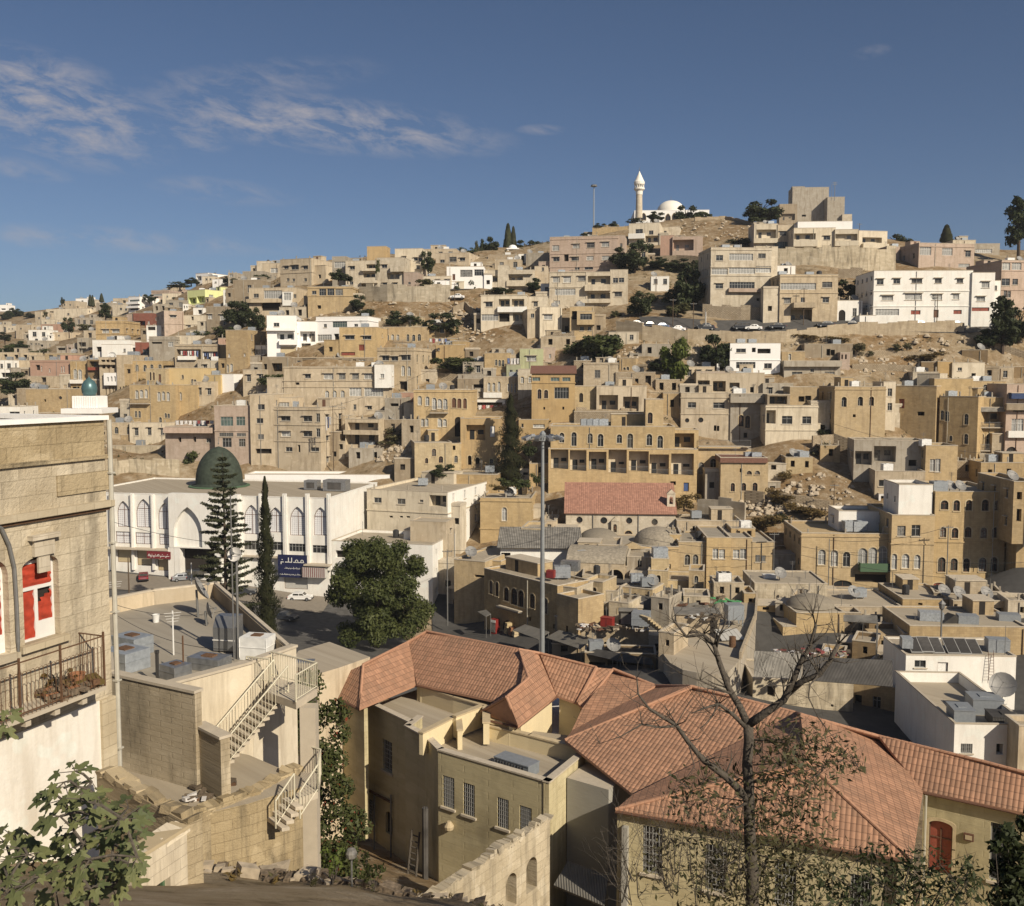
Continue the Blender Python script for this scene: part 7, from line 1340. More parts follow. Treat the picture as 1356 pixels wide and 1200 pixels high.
tank_at(160,545,1.5,1.2,.8,'tank_metal','nearest grey box tank beside the stone building drainpipe',R(-30))
tank_at(200,455,1.45,1.0,.75,'tank_metal','grey box tank with a sandy lid behind the one near the drainpipe',R(-30))
tank_at(450,600,.95,.8,.55,'zinc','low dusty tank beside the dark chimney pipe',R(-35))
tank_at(645,545,1.5,.9,.5,'zinc','low tank with a square rusty hole in its lid',R(-20))
tank_at(925,485,1.2,.9,.95,'tank_white','white box tank with a blue gadget at the roof edge by the stairs',R(-12))
obj_at(lambda m:(m.box(-.5,.5,-.4,.4,.05,1.05),m.add([(-.5,-.4,1.053),(.5,-.4,1.053),(.5,.4,1.053),(-.5,.4,1.053),(-.5,-.1,1.5),(.5,-.1,1.5),(.5,.4,1.5),(-.5,.4,1.5)],[(0,1,5,4),(4,5,6,7),(1,2,6,5),(2,3,7,6),(3,0,4,7)]),m.box(-.52,.52,-.43,-.403,.5,.54,1)),'air_duct',onroof(755,440),['zinc','white_frame'],'tall galvanised duct box standing on the dusty roof','duct',R(-10))
obj_at(lambda m:(m.lathe([(.07,0),(.07,1.2),(.09,1.22),(.09,1.32)],10),),'chimney_pipe',onroof(345,640),'dark_sheet','black stove pipe rising by the low dusty tank','chimney')
obj_at(lambda m:(m.lathe([(.14,0),(.17,.36),(.18,.38),(.16,.38),(.13,.05)],14),),'bucket',onroof(335,280),'tank_white','white plastic bucket on the dusty roof','bucket')
def aerial(h,n,lb,x,y,mat='white_frame',th=.035):
 def f(m):
  m.tube([(0,0,0),(0,0,h)],th);
  for k in range(n):m.tube([(-.35+.04*k,0,h-.1-k*.12),(.35-.04*k,0,h-.1-k*.12)],.01,4)
  if n:m.tube([(0,-.1,h-.1),(0,.1,h-.1-.12*n)],.012,4)
 obj_at(f,'aerial_pole',onroof(x,y),mat,lb,'aerial',R(25))
aerial(1.9,4,'white aerial pole standing on the dusty roof',437,470)
aerial(1.3,3,'bent television aerial at the far corner of the dusty roof',100,180)
aerial(6.9,0,'thin tall whip pole rising past the white minaret pine',787,500,'pole_metal',.03)
aerial(1.6,0,'short rusty conduit pipe near the low tank with the hole',495,590,'rust_metal')
aerial(1.3,0,'short dark vent pipe beside the tall duct box',800,490,'pole_metal',.05)
dish('satellite_dish',onroof(585,250),.62,R(103),R(30),'large dark satellite dish seen edge on at the back of the dusty roof','dish_grey',1.35)
dish('satellite_dish',onroof(635,300),.42,R(108),R(14),'smaller dark satellite dish low in front of the large one','dish_grey',.7)
dish('satellite_dish',onroof(787,500)+Vector((.12,.1,0)),.3,R(-12),R(22),'pale round satellite dish in front of the mosque pine','dish_white',4.4)
zoom(0,0,1)
an=[atz(x,y,-20.5)for x,y in((385,880),(420,893),(450,884),(490,870),(436,850),(395,862))];c=sum(an,Vector())/6
rt=empty('flat_roof_annex',(c.x,c.y,-25),'low annex with a pale sandy flat roof beside the clay tiles','annex')
mb=MB();mb.prism([(p.x-c.x,p.y-c.y)for p in an],-8,4.5,0,1);mb.build('wall',['buff_plaster','roof_dust'],rt);mb=MB();mb.box(-2,-.6,-1.2,-.3,4.51,4.6);mb.build('roof_sheet','zinc',rt)
st=empty('outside_stairs',(-9.3,36.9,-17),'concrete outside stairs with cream railings climbing to the flat roof','stairs');SO=Vector(st.location)
dv=Vector((-.75,-.66,0));pv=Vector((.66,-.75,0));top=Vector((-9.17,37.0,-11.8));Lr=2.45;drop=2.15;n_=12;wdt=1.15
mb=MB()
for k in range(n_):
 c0=top+dv*(Lr*(k+.5)/n_)+pv*wdt/2;z=top.z-drop*(k+1)/n_
 mb.obox(Vector((c0.x,c0.y,z+.06))-SO,dv*(Lr/n_*.62),pv*wdt/2,(0,0,.05))
mb.obox(top+dv*Lr/2+pv*wdt*.5+Vector((0,0,-drop/2-.22))-SO,dv*Lr/2+Vector((0,0,-drop/2)),pv*wdt*.22,(0,0,.10))
mb.build('flight','lintel_concrete',st)
lp_=[atz(360,896,-11.8),atz(420,912,-11.8),atz(392,930,-11.8),atz(352,916,-11.8)]
def slab(name,P,th,mat):
 m_=MB();m_.prism([(p.x-SO.x,p.y-SO.y)for p in P],P[0].z-th-SO.z,P[0].z-SO.z);return m_.build(name,mat,st)
slab('landing',lp_,.28,'lintel_concrete')
cpos=atz(412,1105,-17.0);mb=MB();cc=cpos-SO;mb.box(cc.x-.29,cc.x+.29,cc.y-.29,cc.y+.29,-3,-12.08-SO.z);mb.build('column','lintel_concrete',st)
def rail(pts,h,step=.13,name='railing',mat='cream_rail'):
 m_=MB();pts=[Vector(p)-SO for p in pts];U=Vector((0,0,h))
 for a,b in zip(pts[:-1],pts[1:]):
  L=(b-a).length;n2=max(1,int((Vector((b.x-a.x,b.y-a.y,0))).length/step))
  for i in range(n2+1):p=a.lerp(b,i/n2);m_.tube([p+U*.1,p+U*.97],.013,4)
  m_.tube([a+U,b+U],.032,6);m_.tube([a+U*.1,b+U*.1],.022,4)
  for p in(a,b):m_.tube([p,p+U],.035,6)
 m_.build(name,mat,st)
rail([top+pv*.04,top+dv*Lr+pv*.04+Vector((0,0,-drop))],1.0);rail([top+pv*wdt,top+dv*Lr+pv*wdt+Vector((0,0,-drop))],1.0)
rail([lp_[0],lp_[1],lp_[2]],1.0);rail([atz(327,901,-11.75),atz(357,905,-11.75)],.95)
l2=[atz(398,1018,-14.5),atz(425,1026,-14.5),atz(421,1048,-14.5),atz(390,1060,-14.5)]
slab('landing',l2,.25,'lintel_concrete');rail([l2[0],l2[1],l2[2]],.95)
tp2=l2[3];mb=MB()
for k in range(4):
 c0=tp2+Vector((-.12*k-.1,-.16*k,-.17*k-.1));mb.obox(c0-SO,(.12,.05,0),(.35,-.4,0),(0,0,.06))
mb.build('flight','lintel_concrete',st);rail([l2[3],l2[3]+Vector((-.5,-.62,-.7))],.95);rail([l2[2],l2[2]+Vector((-.5,-.62,-.7))],.95)
def solid_wall(lb,name,pts,zt,zb,mat,th=.4,cat='wall',coping='lintel_concrete',ops=None):
 global RO
 c=sum((Vector(p)for p in pts),Vector())/len(pts);rt=empty(name,(c.x,c.y,zb),lb,cat);keep=RO;RO=Vector(rt.location)
 wall_run([Vector(p)for p in pts],zt,zb-4,mat,th,parent=rt,coping=coping,ops=ops);RO=keep
 if coping!='lintel_concrete':
  for i,(a,b)in enumerate(zip(pts[:-1],pts[1:])):rough_top(rt,a,b,zt,th,len(lb)+i,mat,.18)
 return rt
solid_wall('tall brown stained concrete screen wall beneath the flat roof tanks','screen_wall',[atz(146,887,-10.7),atz(258,924,-11.05)],-10.9,-17,'old_concrete',.3)
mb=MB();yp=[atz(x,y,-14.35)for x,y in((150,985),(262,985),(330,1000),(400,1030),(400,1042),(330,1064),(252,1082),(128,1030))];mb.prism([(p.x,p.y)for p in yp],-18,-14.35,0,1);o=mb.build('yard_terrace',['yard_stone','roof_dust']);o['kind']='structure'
for(x,y,n_,sx,sy,k_,sd_,lb)in((285,1040,16,.5,.3,.35,21,'dark broken furniture left on the yard under the stairs'),(262,1058,14,.3,.2,.3,22,'pale rags and wood scraps at the corner of the small yard')):
 p=atz(x,y,-14.34);obj_at(scrap(n_,sx,sy,k_,sd_),'scrap_heap',p,['rubble_dark','deep_shade','cloth_white','rust_metal'],lb,'scrap heap')
solid_wall('broken plastered stub wall beside the foot of the railed stairs','stub_wall',[atz(258,955,-12.0),atz(292,985,-12.35)],-12.2,-10.3,'old_concrete',.35)
mb=MB();rt=empty('stone_trough',atz(215,985,-13.6),'mossy stone ledge at the base of the stained screen wall','ledge');a,b=atz(165,975,-13.6),atz(250,1005,-13.6);RO2=Vector(rt.location)
mb.obox((a+b)/2-RO2,(b-a)/2,Vector((.3,-.4,0)),(0,0,.5));mb.build('ledge','old_masonry',rt)
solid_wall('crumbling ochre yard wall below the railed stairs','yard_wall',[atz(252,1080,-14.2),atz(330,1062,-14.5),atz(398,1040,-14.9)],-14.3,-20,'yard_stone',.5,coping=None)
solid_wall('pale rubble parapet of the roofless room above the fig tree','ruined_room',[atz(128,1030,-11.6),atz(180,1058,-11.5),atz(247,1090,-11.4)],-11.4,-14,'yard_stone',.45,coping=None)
g1_,g2_=atz(247,1090,-11.4),atz(186,1128,-11.4)
rt=solid_wall('peeling plaster corner wall with a green framed window by the fig tree','ruined_room',[g2_,g1_],-11.55,-15,'pale_stone',.45,coping='lintel_stone',ops={0:[(.25,1.0,-14.2,-12.5,0,.3)]})
d_=(g1_-g2_).normalized();mb=MB();mb.box(.25,.33,.18,.26,-14.2,-12.5,0);mb.box(.92,1.0,.18,.26,-14.2,-12.5,0);mb.box(.33,.92,.28,.3,-14.2,-12.5,1);o=mb.build('window',['green_wood','deep_shade'],rt);o.matrix_local=Matrix.Translation((g2_.x-rt.location.x,g2_.y-rt.location.y,-rt.location.z))@Matrix.Rotation(math.atan2(d_.y,d_.x),4,'Z')
# trees and shrubs
def leaf_cloud(mb,clumps,n,size,rs,mi=0,flat=.0,shape=1.6):
 """leaf-sized quads scattered through clump spheres (centre, radius)"""
 wts=[c[1]**2 for c in clumps]
 for _ in range(n):
  c,r_=rs.choices(clumps,wts)[0]
  d=Vector((rs.gauss(0,1),rs.gauss(0,1),rs.gauss(0,1))).normalized();rr=r_*(rs.random()**.38)
  p=Vector(c)+Vector((d.x*rr,d.y*rr,d.z*rr*.85))
  nrm=(d+Vector((rs.gauss(0,.7),rs.gauss(0,.7),rs.gauss(0,.7)+flat))).normalized();a=nrm.orthogonal().normalized()
  a.rotate(Matrix.Rotation(rs.uniform(0,6.28),3,nrm));b=nrm.cross(a);s=size*rs.uniform(.6,1.35)
  mb.poly([p-a*s*shape*.5,p+b*s*.4,p+a*s*shape*.5,p-b*s*.4],mi)
def limbs(mb,base,h,spread,n,r0,rs,mi=0):
 tips=[]
 mb.tube([(0,0,-.3*h),(0,0,0),(rs.uniform(-.03,.03)*h,0,h*.45)],[r0*1.25,r0,r0*.7],7,mi)
 for k in range(n):
  q=6.28*k/n+rs.uniform(-.4,.4);z0=h*rs.uniform(.25,.5);e=Vector((math.cos(q)*spread*rs.uniform(.4,.85),math.sin(q)*spread*rs.uniform(.4,.85),h*rs.uniform(.6,.9)))
  mb.tube([(0,0,z0),e*.5+Vector((0,0,z0*.6)),e],[r0*.5,r0*.33,r0*.12],5,mi);tips.append(e)
 return tips
def proto(kind,leaf,seed,n=520):
 """unit tree: 1 m wide, 1 m tall, standing at the origin"""
 rs=random.Random(seed);root=bpy.data.objects.new('tree',None);col.objects.link(root)
 tb,cb=MB(),MB()
 if kind=='round':
  limbs(tb,None,1.0,.5,5,.035,rs)
  cl=[]
  while len(cl)<22:
   c=(rs.uniform(-.4,.4),rs.uniform(-.4,.4),rs.uniform(.16,.86))
   if(c[0]/.42)**2+(c[1]/.42)**2+((c[2]-.48)/.42)**2<1:cl.append((c,rs.uniform(.10,.19)))
  leaf_cloud(cb,cl,n,.062,rs)
 elif kind=='shrub':
  limbs(tb,None,.6,.4,4,.03,rs)
  cl=[((rs.uniform(-.36,.36),rs.uniform(-.36,.36),rs.uniform(.1,.66)),rs.uniform(.13,.26))for _ in range(14)]
  leaf_cloud(cb,cl,n,.07,rs)
 elif kind=='cypress':
  tb.tube([(0,0,-.2),(0,0,.95)],[.06,.01],6)
  for k in range(n):
   z=rs.random()**1.15*.95+.03;rad=.5*(1-z)**.6*min(1,z*7+.25)*rs.uniform(.55,1.08);q=rs.uniform(0,6.28)
   p=Vector((rad*math.cos(q),rad*math.sin(q),z));o_=Vector((math.cos(q)*.35,math.sin(q)*.35,1)).normalized();t=o_.cross(Vector((-math.sin(q),math.cos(q),rs.uniform(-.5,.5)))).normalized();s=.06*rs.uniform(.6,1.3)
   t2=Vector((-math.sin(q),math.cos(q),0));cb.poly([p-t2*s*2.2,p+o_*s*.9,p+t2*s*2.2,p-o_*s*.7])
 elif kind=='pine':
  tb.tube([(0,0,-.2),(.02,0,.5),(0,0,.95)],[.045,.03,.01],6)
  cl=[]
  for k in range(12):
   z=.25+.72*k/12;q=k*2.4;rr=.42*(1-z*.75)*rs.uniform(.6,1);e=(rr*math.cos(q),rr*math.sin(q),z+.03)
   tb.tube([(0,0,z-.05),e],[.014,.006],4);cl+=[(e,rs.uniform(.09,.16)),((e[0]*.5,e[1]*.5,z+.02),.1)]
  leaf_cloud(cb,cl,n,.06,rs)
 tb.build('trunk','trunk_bark',root);cb.build('crown',leaf,root)
 return root
PROTO={}
for nm,kd,lf,sd_ in(('dark','round','leaf_dark',1),('dark2','round','leaf_dark',2),('mid','round','leaf_mid',3),('olive','round','leaf_olive',4),('bright','round','leaf_bright',5),('bush','shrub','leaf_mid',6),('dbush','shrub','leaf_dark',7),('obush','shrub','leaf_olive',8),('grey','shrub','leaf_shrub',9),('cypress','cypress','leaf_conifer',10),('pine','pine','leaf_dark',11),('dry','shrub','leaf_dry',12)):
 PROTO[nm]=[proto(kd,lf,sd_,2600 if kd=='round' else(1500 if kd!='shrub' else 1100)),False]
trs=random.Random(11)
def T(kind,x,yb,wpx,hpx,label,Y=None,group=None,dz=0.0):
 px,py=zp(x,yb)
 if Y is None:Y=hit(px,py)
 p=at(px,py,Y);k=Y/FPX/ZS
 pr=PROTO[kind]
 o=copy_tree(pr[0])if pr[1]else pr[0];pr[1]=True
 o.name='shrub' if kind in('bush','dbush','obush','grey','dry')else 'tree'
 o.location=(p.x,p.y,p.z+dz);o.scale=(wpx*k*1.2,wpx*k*1.2,hpx*k*1.06);o.rotation_euler.z=trs.uniform(0,6.28)
 tag(o,label,o.name,group);return o
zoom(600,220,3.988)
G1='dark trees on the slope under the hilltop mosque'
T('dark',1230,318,110,106,'dark round tree covering part of the hilltop mosque front',384)
T('dark',1068,296,96,52,'low dark tree at the foot of the hilltop minaret',386)
T('dbush',962,304,70,36,'low clipped bush at the west end of the hilltop mosque terrace',380)
T('mid',1318,296,84,60,'olive green tree at the east end of the hilltop mosque',386)
for x,y,ww,hh in((900,552,140,120),(960,560,150,150),(1000,480,120,90),(870,520,90,70),(1080,545,130,60),(1180,560,140,70)):T('dark' if ww>120 else 'dark2',x,y,ww,hh,'dark tree in the thicket between the pink building and the rose coloured house',None,G1)
for x,y,ww,hh in((1250,720,170,140),(1290,590,140,90),(1160,730,110,80),(1330,680,90,110)):T('dark2',x,y,ww,hh,'dark tree in the hollow beside the bare earth bank above the road',None,'dark trees beside the earth bank')
T('olive',1175,790,120,70,'olive green shrubby tree above the parked cars on the road');T('dark2',990,790,130,130,'dark tree hugging the corner of the cream apartment house');T('bush',1040,720,80,60,'small bush behind the tree at the cream apartment house corner')
T('mid',760,1028,230,160,'big bushy green tree on the rocks below the yellow ochre house');T('bush',625,1000,100,70,'low green bush west of the big bushy tree on the rocks');T('obush',690,1010,90,80,'olive bush leaning against the big bushy tree on the rocks')
T('bright',1190,1140,150,262,'tall bright green tree standing among the ruins',None);T('dark2',1085,1090,110,70,'dark shade bush by the foot of the tall bright green tree')
for x,ww,hh in((290,44,130),(318,34,115)):T('cypress',x,446,ww,hh,'tall pointed conifer of the pair on the crest by the domed kiosk',372,'pair of pointed crest conifers')
T('dark',208,474,78,100,'dark rounded pine west of the crest conifer pair',362);T('dark2',158,470,46,84,'slim dark tree at the end of the crest grove',362);T('olive',126,468,22,80,'thin pale poplar on the crest',360)
T('dark',382,474,110,80,'broad dark tree east of the domed kiosk',370);T('dark2',446,476,100,76,'second broad tree east of the domed kiosk',372);T('bush',72,468,84,46,'low crest bush behind the flat tan house',352)
T('dark',775,336,66,32,'small dark tree next to the sandy hill shoulder house',372);T('dark2',846,330,56,38,'small tree between the shoulder house and the minaret',374);T('dbush',690,372,40,22,'tuft of bushes on the roofline of the long pink stone building',318)
T('dark',425,668,90,76,'dark tree in front of the rounded balcony house',None);T('dbush',250,680,150,44,'dark hedge line at the foot of the rounded balcony house');T('dark2',30,668,76,76,'dark tree before the broad glazed white building',288);T('dark2',112,660,76,76,'second dark tree before the broad glazed white building',288)
T('olive',860,800,50,40,'little olive shrub on the wall by the parked cars')
zoom(900,220,2.974)
T('dark',320,232,130,100,'isolated dark round tree on the ridge by the concrete tower',356);T('dbush',240,318,96,40,'low dark bush beneath the dry ridge',None);T('dark2',858,330,100,60,'dark tree beside the pale house on the ridge',345);T('cypress',1050,304,44,66,'small pointed conifer on the eastern ridge',350)
T('pine',1335,352,140,210,'huge dark pine rising at the east end of the ridge',300)
for x,y,ww,hh in((1270,745,150,215),(1330,700,120,150),(1235,720,120,80)):T('pine' if hh>200 else 'dark',x,y,ww,hh,'black green conifer of the clump on the dry slope at the east edge',None,'east slope conifers')
for x,y,ww,hh in((30,560,110,150),(70,500,110,110)):T('dark',x,y,ww,hh,'dark tree in the gully beside the cream three storey house',None,'gully trees')
T('dark',678,534,110,90,'dark tree filling the gap between tan house and long white building');T('grey',708,752,66,66,'round grey shrub on the dry slope under the road');T('grey',872,735,66,44,'flat grey shrub on the dry slope east of the round one')
T('dark',145,800,130,140,'dark round tree beside the bright white cube house');T('dry',500,680,90,24,'dry scrub on the road embankment over the white cube house');T('dry',960,760,120,30,'dry scrub patch on the terraces of the east slope');T('dry',620,690,80,24,'dry scrub tuft on the road embankment wall')
zoom(300,300,3.988)
T('dark',70,535,136,140,'big dark round tree beside the glazed bay house');T('dark2',165,552,92,125,'dark tree just east of the big one by the glazed bay house');T('dark',690,446,92,84,'dark tree at the curve of the ochre stone house');T('dbush',742,478,86,52,'spreading dark bush on the terrace wall')
T('dark2',905,530,160,84,'wide dark olive tree on the rocky terrace');T('bush',1010,526,80,58,'bush east of the wide olive tree');T('dark',1150,576,190,120,'large spreading tree above the drying laundry');T('bush',1095,568,70,50,'small bush at the foot of the large spreading tree')
T('mid',1200,772,200,94,'wide bright bush on the slope beside the plain ochre wall');T('dbush',1295,772,120,80,'dark bush next to the wide bright bush');T('bush',240,836,140,68,'dense hedge in front of the dark open sheds')
T('dark',1065,250,78,120,'dark tree between the apartment cluster and the flat tan house',300);T('obush',1045,336,100,66,'olive bushes below the gap tree on the road',284);T('dark2',590,288,84,64,'dark tree in front of the glass bay of the apartment cluster',284);T('dark2',640,292,60,40,'little tree beside the white lower front of the apartment cluster',280)
T('grey',905,1120,110,70,'grey brushwood at the head of the rubble bank');T('grey',870,1150,90,50,'grey brushwood lower on the rubble bank');T('bush',800,250,24,90,'green creeper on the stair wall of the apartment cluster',276);T('bush',180,276,90,26,'low bush before the sloping grey roof slab',330)
T('dry',150,690,80,60,'brown creeper over the white glazed box house');T('obush',40,300,40,30,'shrub on the terrace near the western roof slab',330)
zoom(0,320,3.988)
T('pine',558,424,84,92,'dark spreading pine above the tan house on the far slope',352);T('dark',365,484,62,84,'dark round tree beside the faded red house',420);T('obush',440,474,80,44,'olive scrub east of the faded red house',400)
T('dark',1265,446,136,132,'big dark round tree east of the lime villa');T('bush',1190,508,110,72,'bush below the big tree by the lime villa');T('bush',1070,502,96,36,'clipped green hedge in front of the peach house wing')
T('dark',26,528,70,52,'dark bush at the west edge beside cream cottages',410);T('dark2',106,576,86,52,'dark tree among the low west gardens',395);T('bush',50,596,110,60,'wide green garden bush at the west edge',380);T('bush',190,606,120,50,'garden bush before the grey cottage',375);T('dark',72,812,150,126,'big olive dark tree over the rubble house at the west edge',280)
for x,y,ww,hh in((60,400,70,50),(100,394,60,40),(30,412,60,36),(160,404,60,30)):T('dark2',x,y,ww,hh,'dark tree of the wooded far western spur',None,'trees on the far spur')
for x,y,ww in((477,342,22),(490,344,20)):T('cypress',x,y,ww,56,'small pointed cypress of the pair on the western ridge',600,'western ridge cypress pair')
T('cypress',537,322,22,44,'single small cypress beyond the grey ridge house',590);T('dark2',330,330,24,36,'tiny dark tree on the end of the western ridge',610);T('dark',790,322,60,44,'dark tree beside the tiered white house',470);T('bush',950,246,110,38,'row of bushes on the western skyline',440);T('dark2',1010,226,80,36,'dark bush next to the highest white villa',430);T('dark',932,334,60,40,'dark tree beside the jumble of cream rooms',420);T('dark2',1192,222,36,40,'dark tree by the grey glazed house',400);T('obush',240,404,24,40,'slim olive tree near the slim tan tower',505)
zoom(0,540,3.75)
T('mid',1000,320,140,130,'rust tinged tree behind the green mosque dome',226);T('dbush',680,362,170,76,'dark bramble mound behind the mosque roof',222);T('dry',840,330,90,40,'dry weeds on the mound behind the mosque roof',224)
zoom(460,440,3.988)
T('dark',500,778,130,84,'dark round bush at the foot of the barred window house',201);T('bush',850,820,110,64,'leafy planting on the square ochre house roof',189.5,None);T('bush',930,826,90,60,'roof garden shrub near the front of the square ochre house',190);T('dry',800,836,80,40,'dry potted shrub on the planted roof corner',189);T('dark2',960,660,80,90,'dark fig bush in the shade of the hotel flank',202);T('bush',1000,800,70,70,'dark bush in the passage by the planted roof house',193)
zoom(1016,440,3.988)
T('grey',290,650,110,80,'thorny grey shrub below the golden cube house');T('grey',185,700,60,66,'small thorny shrub on the bare bank');T('dry',95,770,90,50,'dry thistle patch on the bare bank');T('dark2',300,560,100,70,'dark tree in the shade beside the golden cube house',208);T('dry',80,900,140,60,'dry weeds on the rubble slope over the stone row');T('dry',200,960,180,60,'thicker weeds low on the rubble slope over the stone row');T('dbush',60,1010,120,60,'dark brush at the bottom of the rubble slope')
zoom(700,440,3.988)
T('dry',820,930,130,90,'brown bush behind the church bell gable',184);T('dry',1250,1020,160,70,'brown brush east of the domed hall',178);T('dry',1310,880,90,70,'straw coloured weeds by the slanted roof house',188)
# individually grown trees of the valley floor
zoom(0,0,1)
def single(name,label,px,py,Y,fn,mats_t='trunk_bark',leaf='leaf_dark',cat='tree'):
 p=at(px,py,Y);g=ground(p.x,p.y);root=empty(name,(p.x,p.y,g),label,cat);tb,cb=MB(),MB();fn(tb,cb,Y/FPX,p.z-g)
 tb.build('trunk',mats_t,root);cb.build('crown',leaf,root,smooth=False);return root
def big_tree(tb,cb,k,dz):
 rs=random.Random(21);H_=150*k+dz
 tb.tube([(0,0,-.5),(0,0,H_*.3),(.3,0,H_*.5)],[.5,.42,.3],9)
 cl=[]
 for i in range(84):
  q=rs.uniform(0,6.28);rr=(rs.random()**.5);z=H_*rs.uniform(.18,.97);env=math.sqrt(max(0.0,1-((z/H_-.46)/.56)**2));R_=79*k*env
  R_*=1+.16*math.sin(q*3+1)+.1*math.sin(z*1.3);cl.append(((rr*R_*.9*math.cos(q),rr*R_*.8*math.sin(q),z),rs.uniform(1.0,2.2)))
 for i in range(9):
  e=Vector(cl[i*4][0]);tb.tube([(.1,0,H_*.32),e*.5+Vector((0,0,H_*.2)),e],[.25,.15,.05],5)
 leaf_cloud(cb,cl,46000,.27,rs,0,.4,1.9)
single('broad_tree','big dense dark green tree standing in front of the mosque street',498,866,143,big_tree,leaf='leaf_big')
def norfolk(tb,cb,k,dz):
 rs=random.Random(4);H_=255*k+dz;z0=max(1.5,H_*.2)
 tb.tube([(0,0,-.5),(.1,0,H_*.5),(0,0,H_)],[.34,.2,.03],8)
 n=24
 for i in range(n):
  z=z0+(H_-z0)*(i/n)**.92;L=44*k*(1-(i/n))**.75+.5
  m_=rs.choice((4,5,6))
  for j in range(m_):
   q=j*6.283/m_+i*.45+rs.uniform(-.15,.15);l_=L*rs.uniform(.55,1.15);d=Vector((math.cos(q),math.sin(q),0));s=Vector((-d.y,d.x,0))
   P=[Vector((0,0,z)),Vector((0,0,z))+d*l_*.5+Vector((0,0,.02*l_)),Vector((0,0,z))+d*l_+Vector((0,0,rs.uniform(.0,.22)*l_))]
   tb.tube(P,[.05,.035,.012],4)
   cl=[]
   for t in range(int(l_*3.2)+1):
    f=.3+.72*t/(l_*3.2);p=P[0].lerp(P[1],f*2)if f<.5 else P[1].lerp(P[2],f*2-1);cl.append((p+s*rs.uniform(-.3,.3)*(1.2-f),.34*(1.25-f*.6)))
   leaf_cloud(cb,cl,int(l_*75),.17,rs,0,.2,2.6)
single('layered_conifer','tall tiered pine with open level branches in front of the mosque portal',300,850,140,norfolk,leaf='leaf_conifer')
def cyp(tb,cb,k,dz,W_=24,Hp=190,seed=8,n=16000):
 rs=random.Random(seed);H_=Hp*k+dz
 tb.tube([(0,0,-.5),(0,0,H_*.93)],[.3,.03],7)
 for i in range(n):
  z=rs.random()**1.2;env=(1-z)**.72*min(1,.35+z*6);q=rs.uniform(0,6.28);lump=.72+.28*math.sin(z*34+q*2.2)+.12*math.sin(z*80+q*5)
  rad=W_*k*env*lump*rs.uniform(.45,1.05);p=Vector((rad*math.cos(q),rad*math.sin(q),dz*.25+z*(H_-dz*.25)))
  o_=Vector((math.cos(q)*.5,math.sin(q)*.5,1)).normalized();t=Vector((-math.sin(q),math.cos(q),rs.uniform(-.6,.6)));s=.17*rs.uniform(.6,1.4)
  cb.poly([p-t*s*.55,p-o_*s*.5,p+t*s*.55,p+o_*s*1.3])
single('cypress','dark narrow cypress tapering up beside the mosque shop signs',354,818,142,lambda t,c,k,d:cyp(t,c,k,d),leaf='leaf_conifer')
single('cypress','broad dark cypress beside the ochre porch house in the town centre',676,636,203,lambda t,c,k,d:cyp(t,c,k,d,31,114,9,17000),leaf='leaf_conifer')
single('low_tree','low feathery tree in the shade under the tiered pine',290,850,143,lambda t,c,k,d:(t.tube([(0,0,-.5),(0,0,3),(2,.3,3.4)],[.2,.12,.05]),leaf_cloud(c,[((x,y,3.2+.3*x),1.4)for x in(-3.4,-1.4,.6,2.6,4.2)for y in(-1.4,1)],2600,.2,random.Random(5))),leaf='leaf_conifer')
def creeper(tb,cb,k,dz):
 rs=random.Random(14);tb.tube([(0,0,-2),(0,0,3),(.3,.2,7)],[.16,.12,.05],6)
 cl=[((rs.uniform(-1.1,1.2)+(1-z/9)*1.0,rs.uniform(-.6,.6),z),rs.uniform(.6,1.1))for z in np.linspace(-1,9.6,30)]
 leaf_cloud(cb,cl,11000,.16,rs)
 leaf_cloud(cb,cl,420,.13,rs,1)
cr_=single('creeper','tall red tinged creeper climbing between the stairs and the courtyard house',420,1105,47,creeper,leaf=['leaf_mid','flower_red'],cat='plant')
# bare tree in front, traced limb by limb
BX,BY,BS=700,820,2.067
bt_root=empty('bare_tree',at(994,1200,18.0)+Vector((0,0,-6)),'half bare grey tree with crooked limbs in front of the clay roofs','tree');BO=Vector(bt_root.location)
def bp(x,y,Y):return at(BX+x/BS,BY+y/BS,Y)-BO
tb,cb=MB(),MB();brs=random.Random(31);TIPS=[]
def wig(P,amp):
 out=[P[0]]
 for a,b in zip(P[:-1],P[1:]):
  n_=max(1,int((b-a).length/.28))
  for i in range(1,n_+1):
   q=a.lerp(b,i/n_);out.append(q+Vector((brs.uniform(-1,1),brs.uniform(-1,1),brs.uniform(-1,1)))*amp*(0 if i==n_ else 1))
 return out
def limb(pts,r0,r1,amp=.025,twigs=0,n=8):
 r0,r1=r0*.78,r1*.8;P=[bp(*p)for p in pts];P=wig(P,amp);k=len(P);tb.tube(P,[r0+(r1-r0)*i/(k-1)for i in range(k)],n);TIPS.extend(P[k//2:])
 for t in range(int(twigs*2.4)):
  i=brs.randrange(k//4,k);p=P[i];d=(P[min(i+1,k-1)]-P[max(i-1,0)]).normalized();e=(d*.4+Vector((brs.uniform(-1,1),brs.uniform(-1,1),brs.uniform(-.5,1)))).normalized();L=brs.uniform(.25,.7);rr=(r0+(r1-r0)*i/(k-1))*.3+.002
  m1=p+e*L*.5+Vector((brs.uniform(-.08,.08),brs.uniform(-.08,.08),brs.uniform(-.05,.1)));tb.tube([p,m1,m1+(e+Vector((brs.uniform(-.5,.5),0,brs.uniform(-.3,.6))))*L*.5],[rr,rr*.6,.0025],5)
  e2=(e+Vector((brs.uniform(-1,1),0,brs.uniform(-.5,.8)))).normalized();tb.tube([m1,m1+e2*L*.5],[rr*.5,.002],4)
tb.tube([(0,0,0),bp(612,1000,18)],[.22,.15],10)
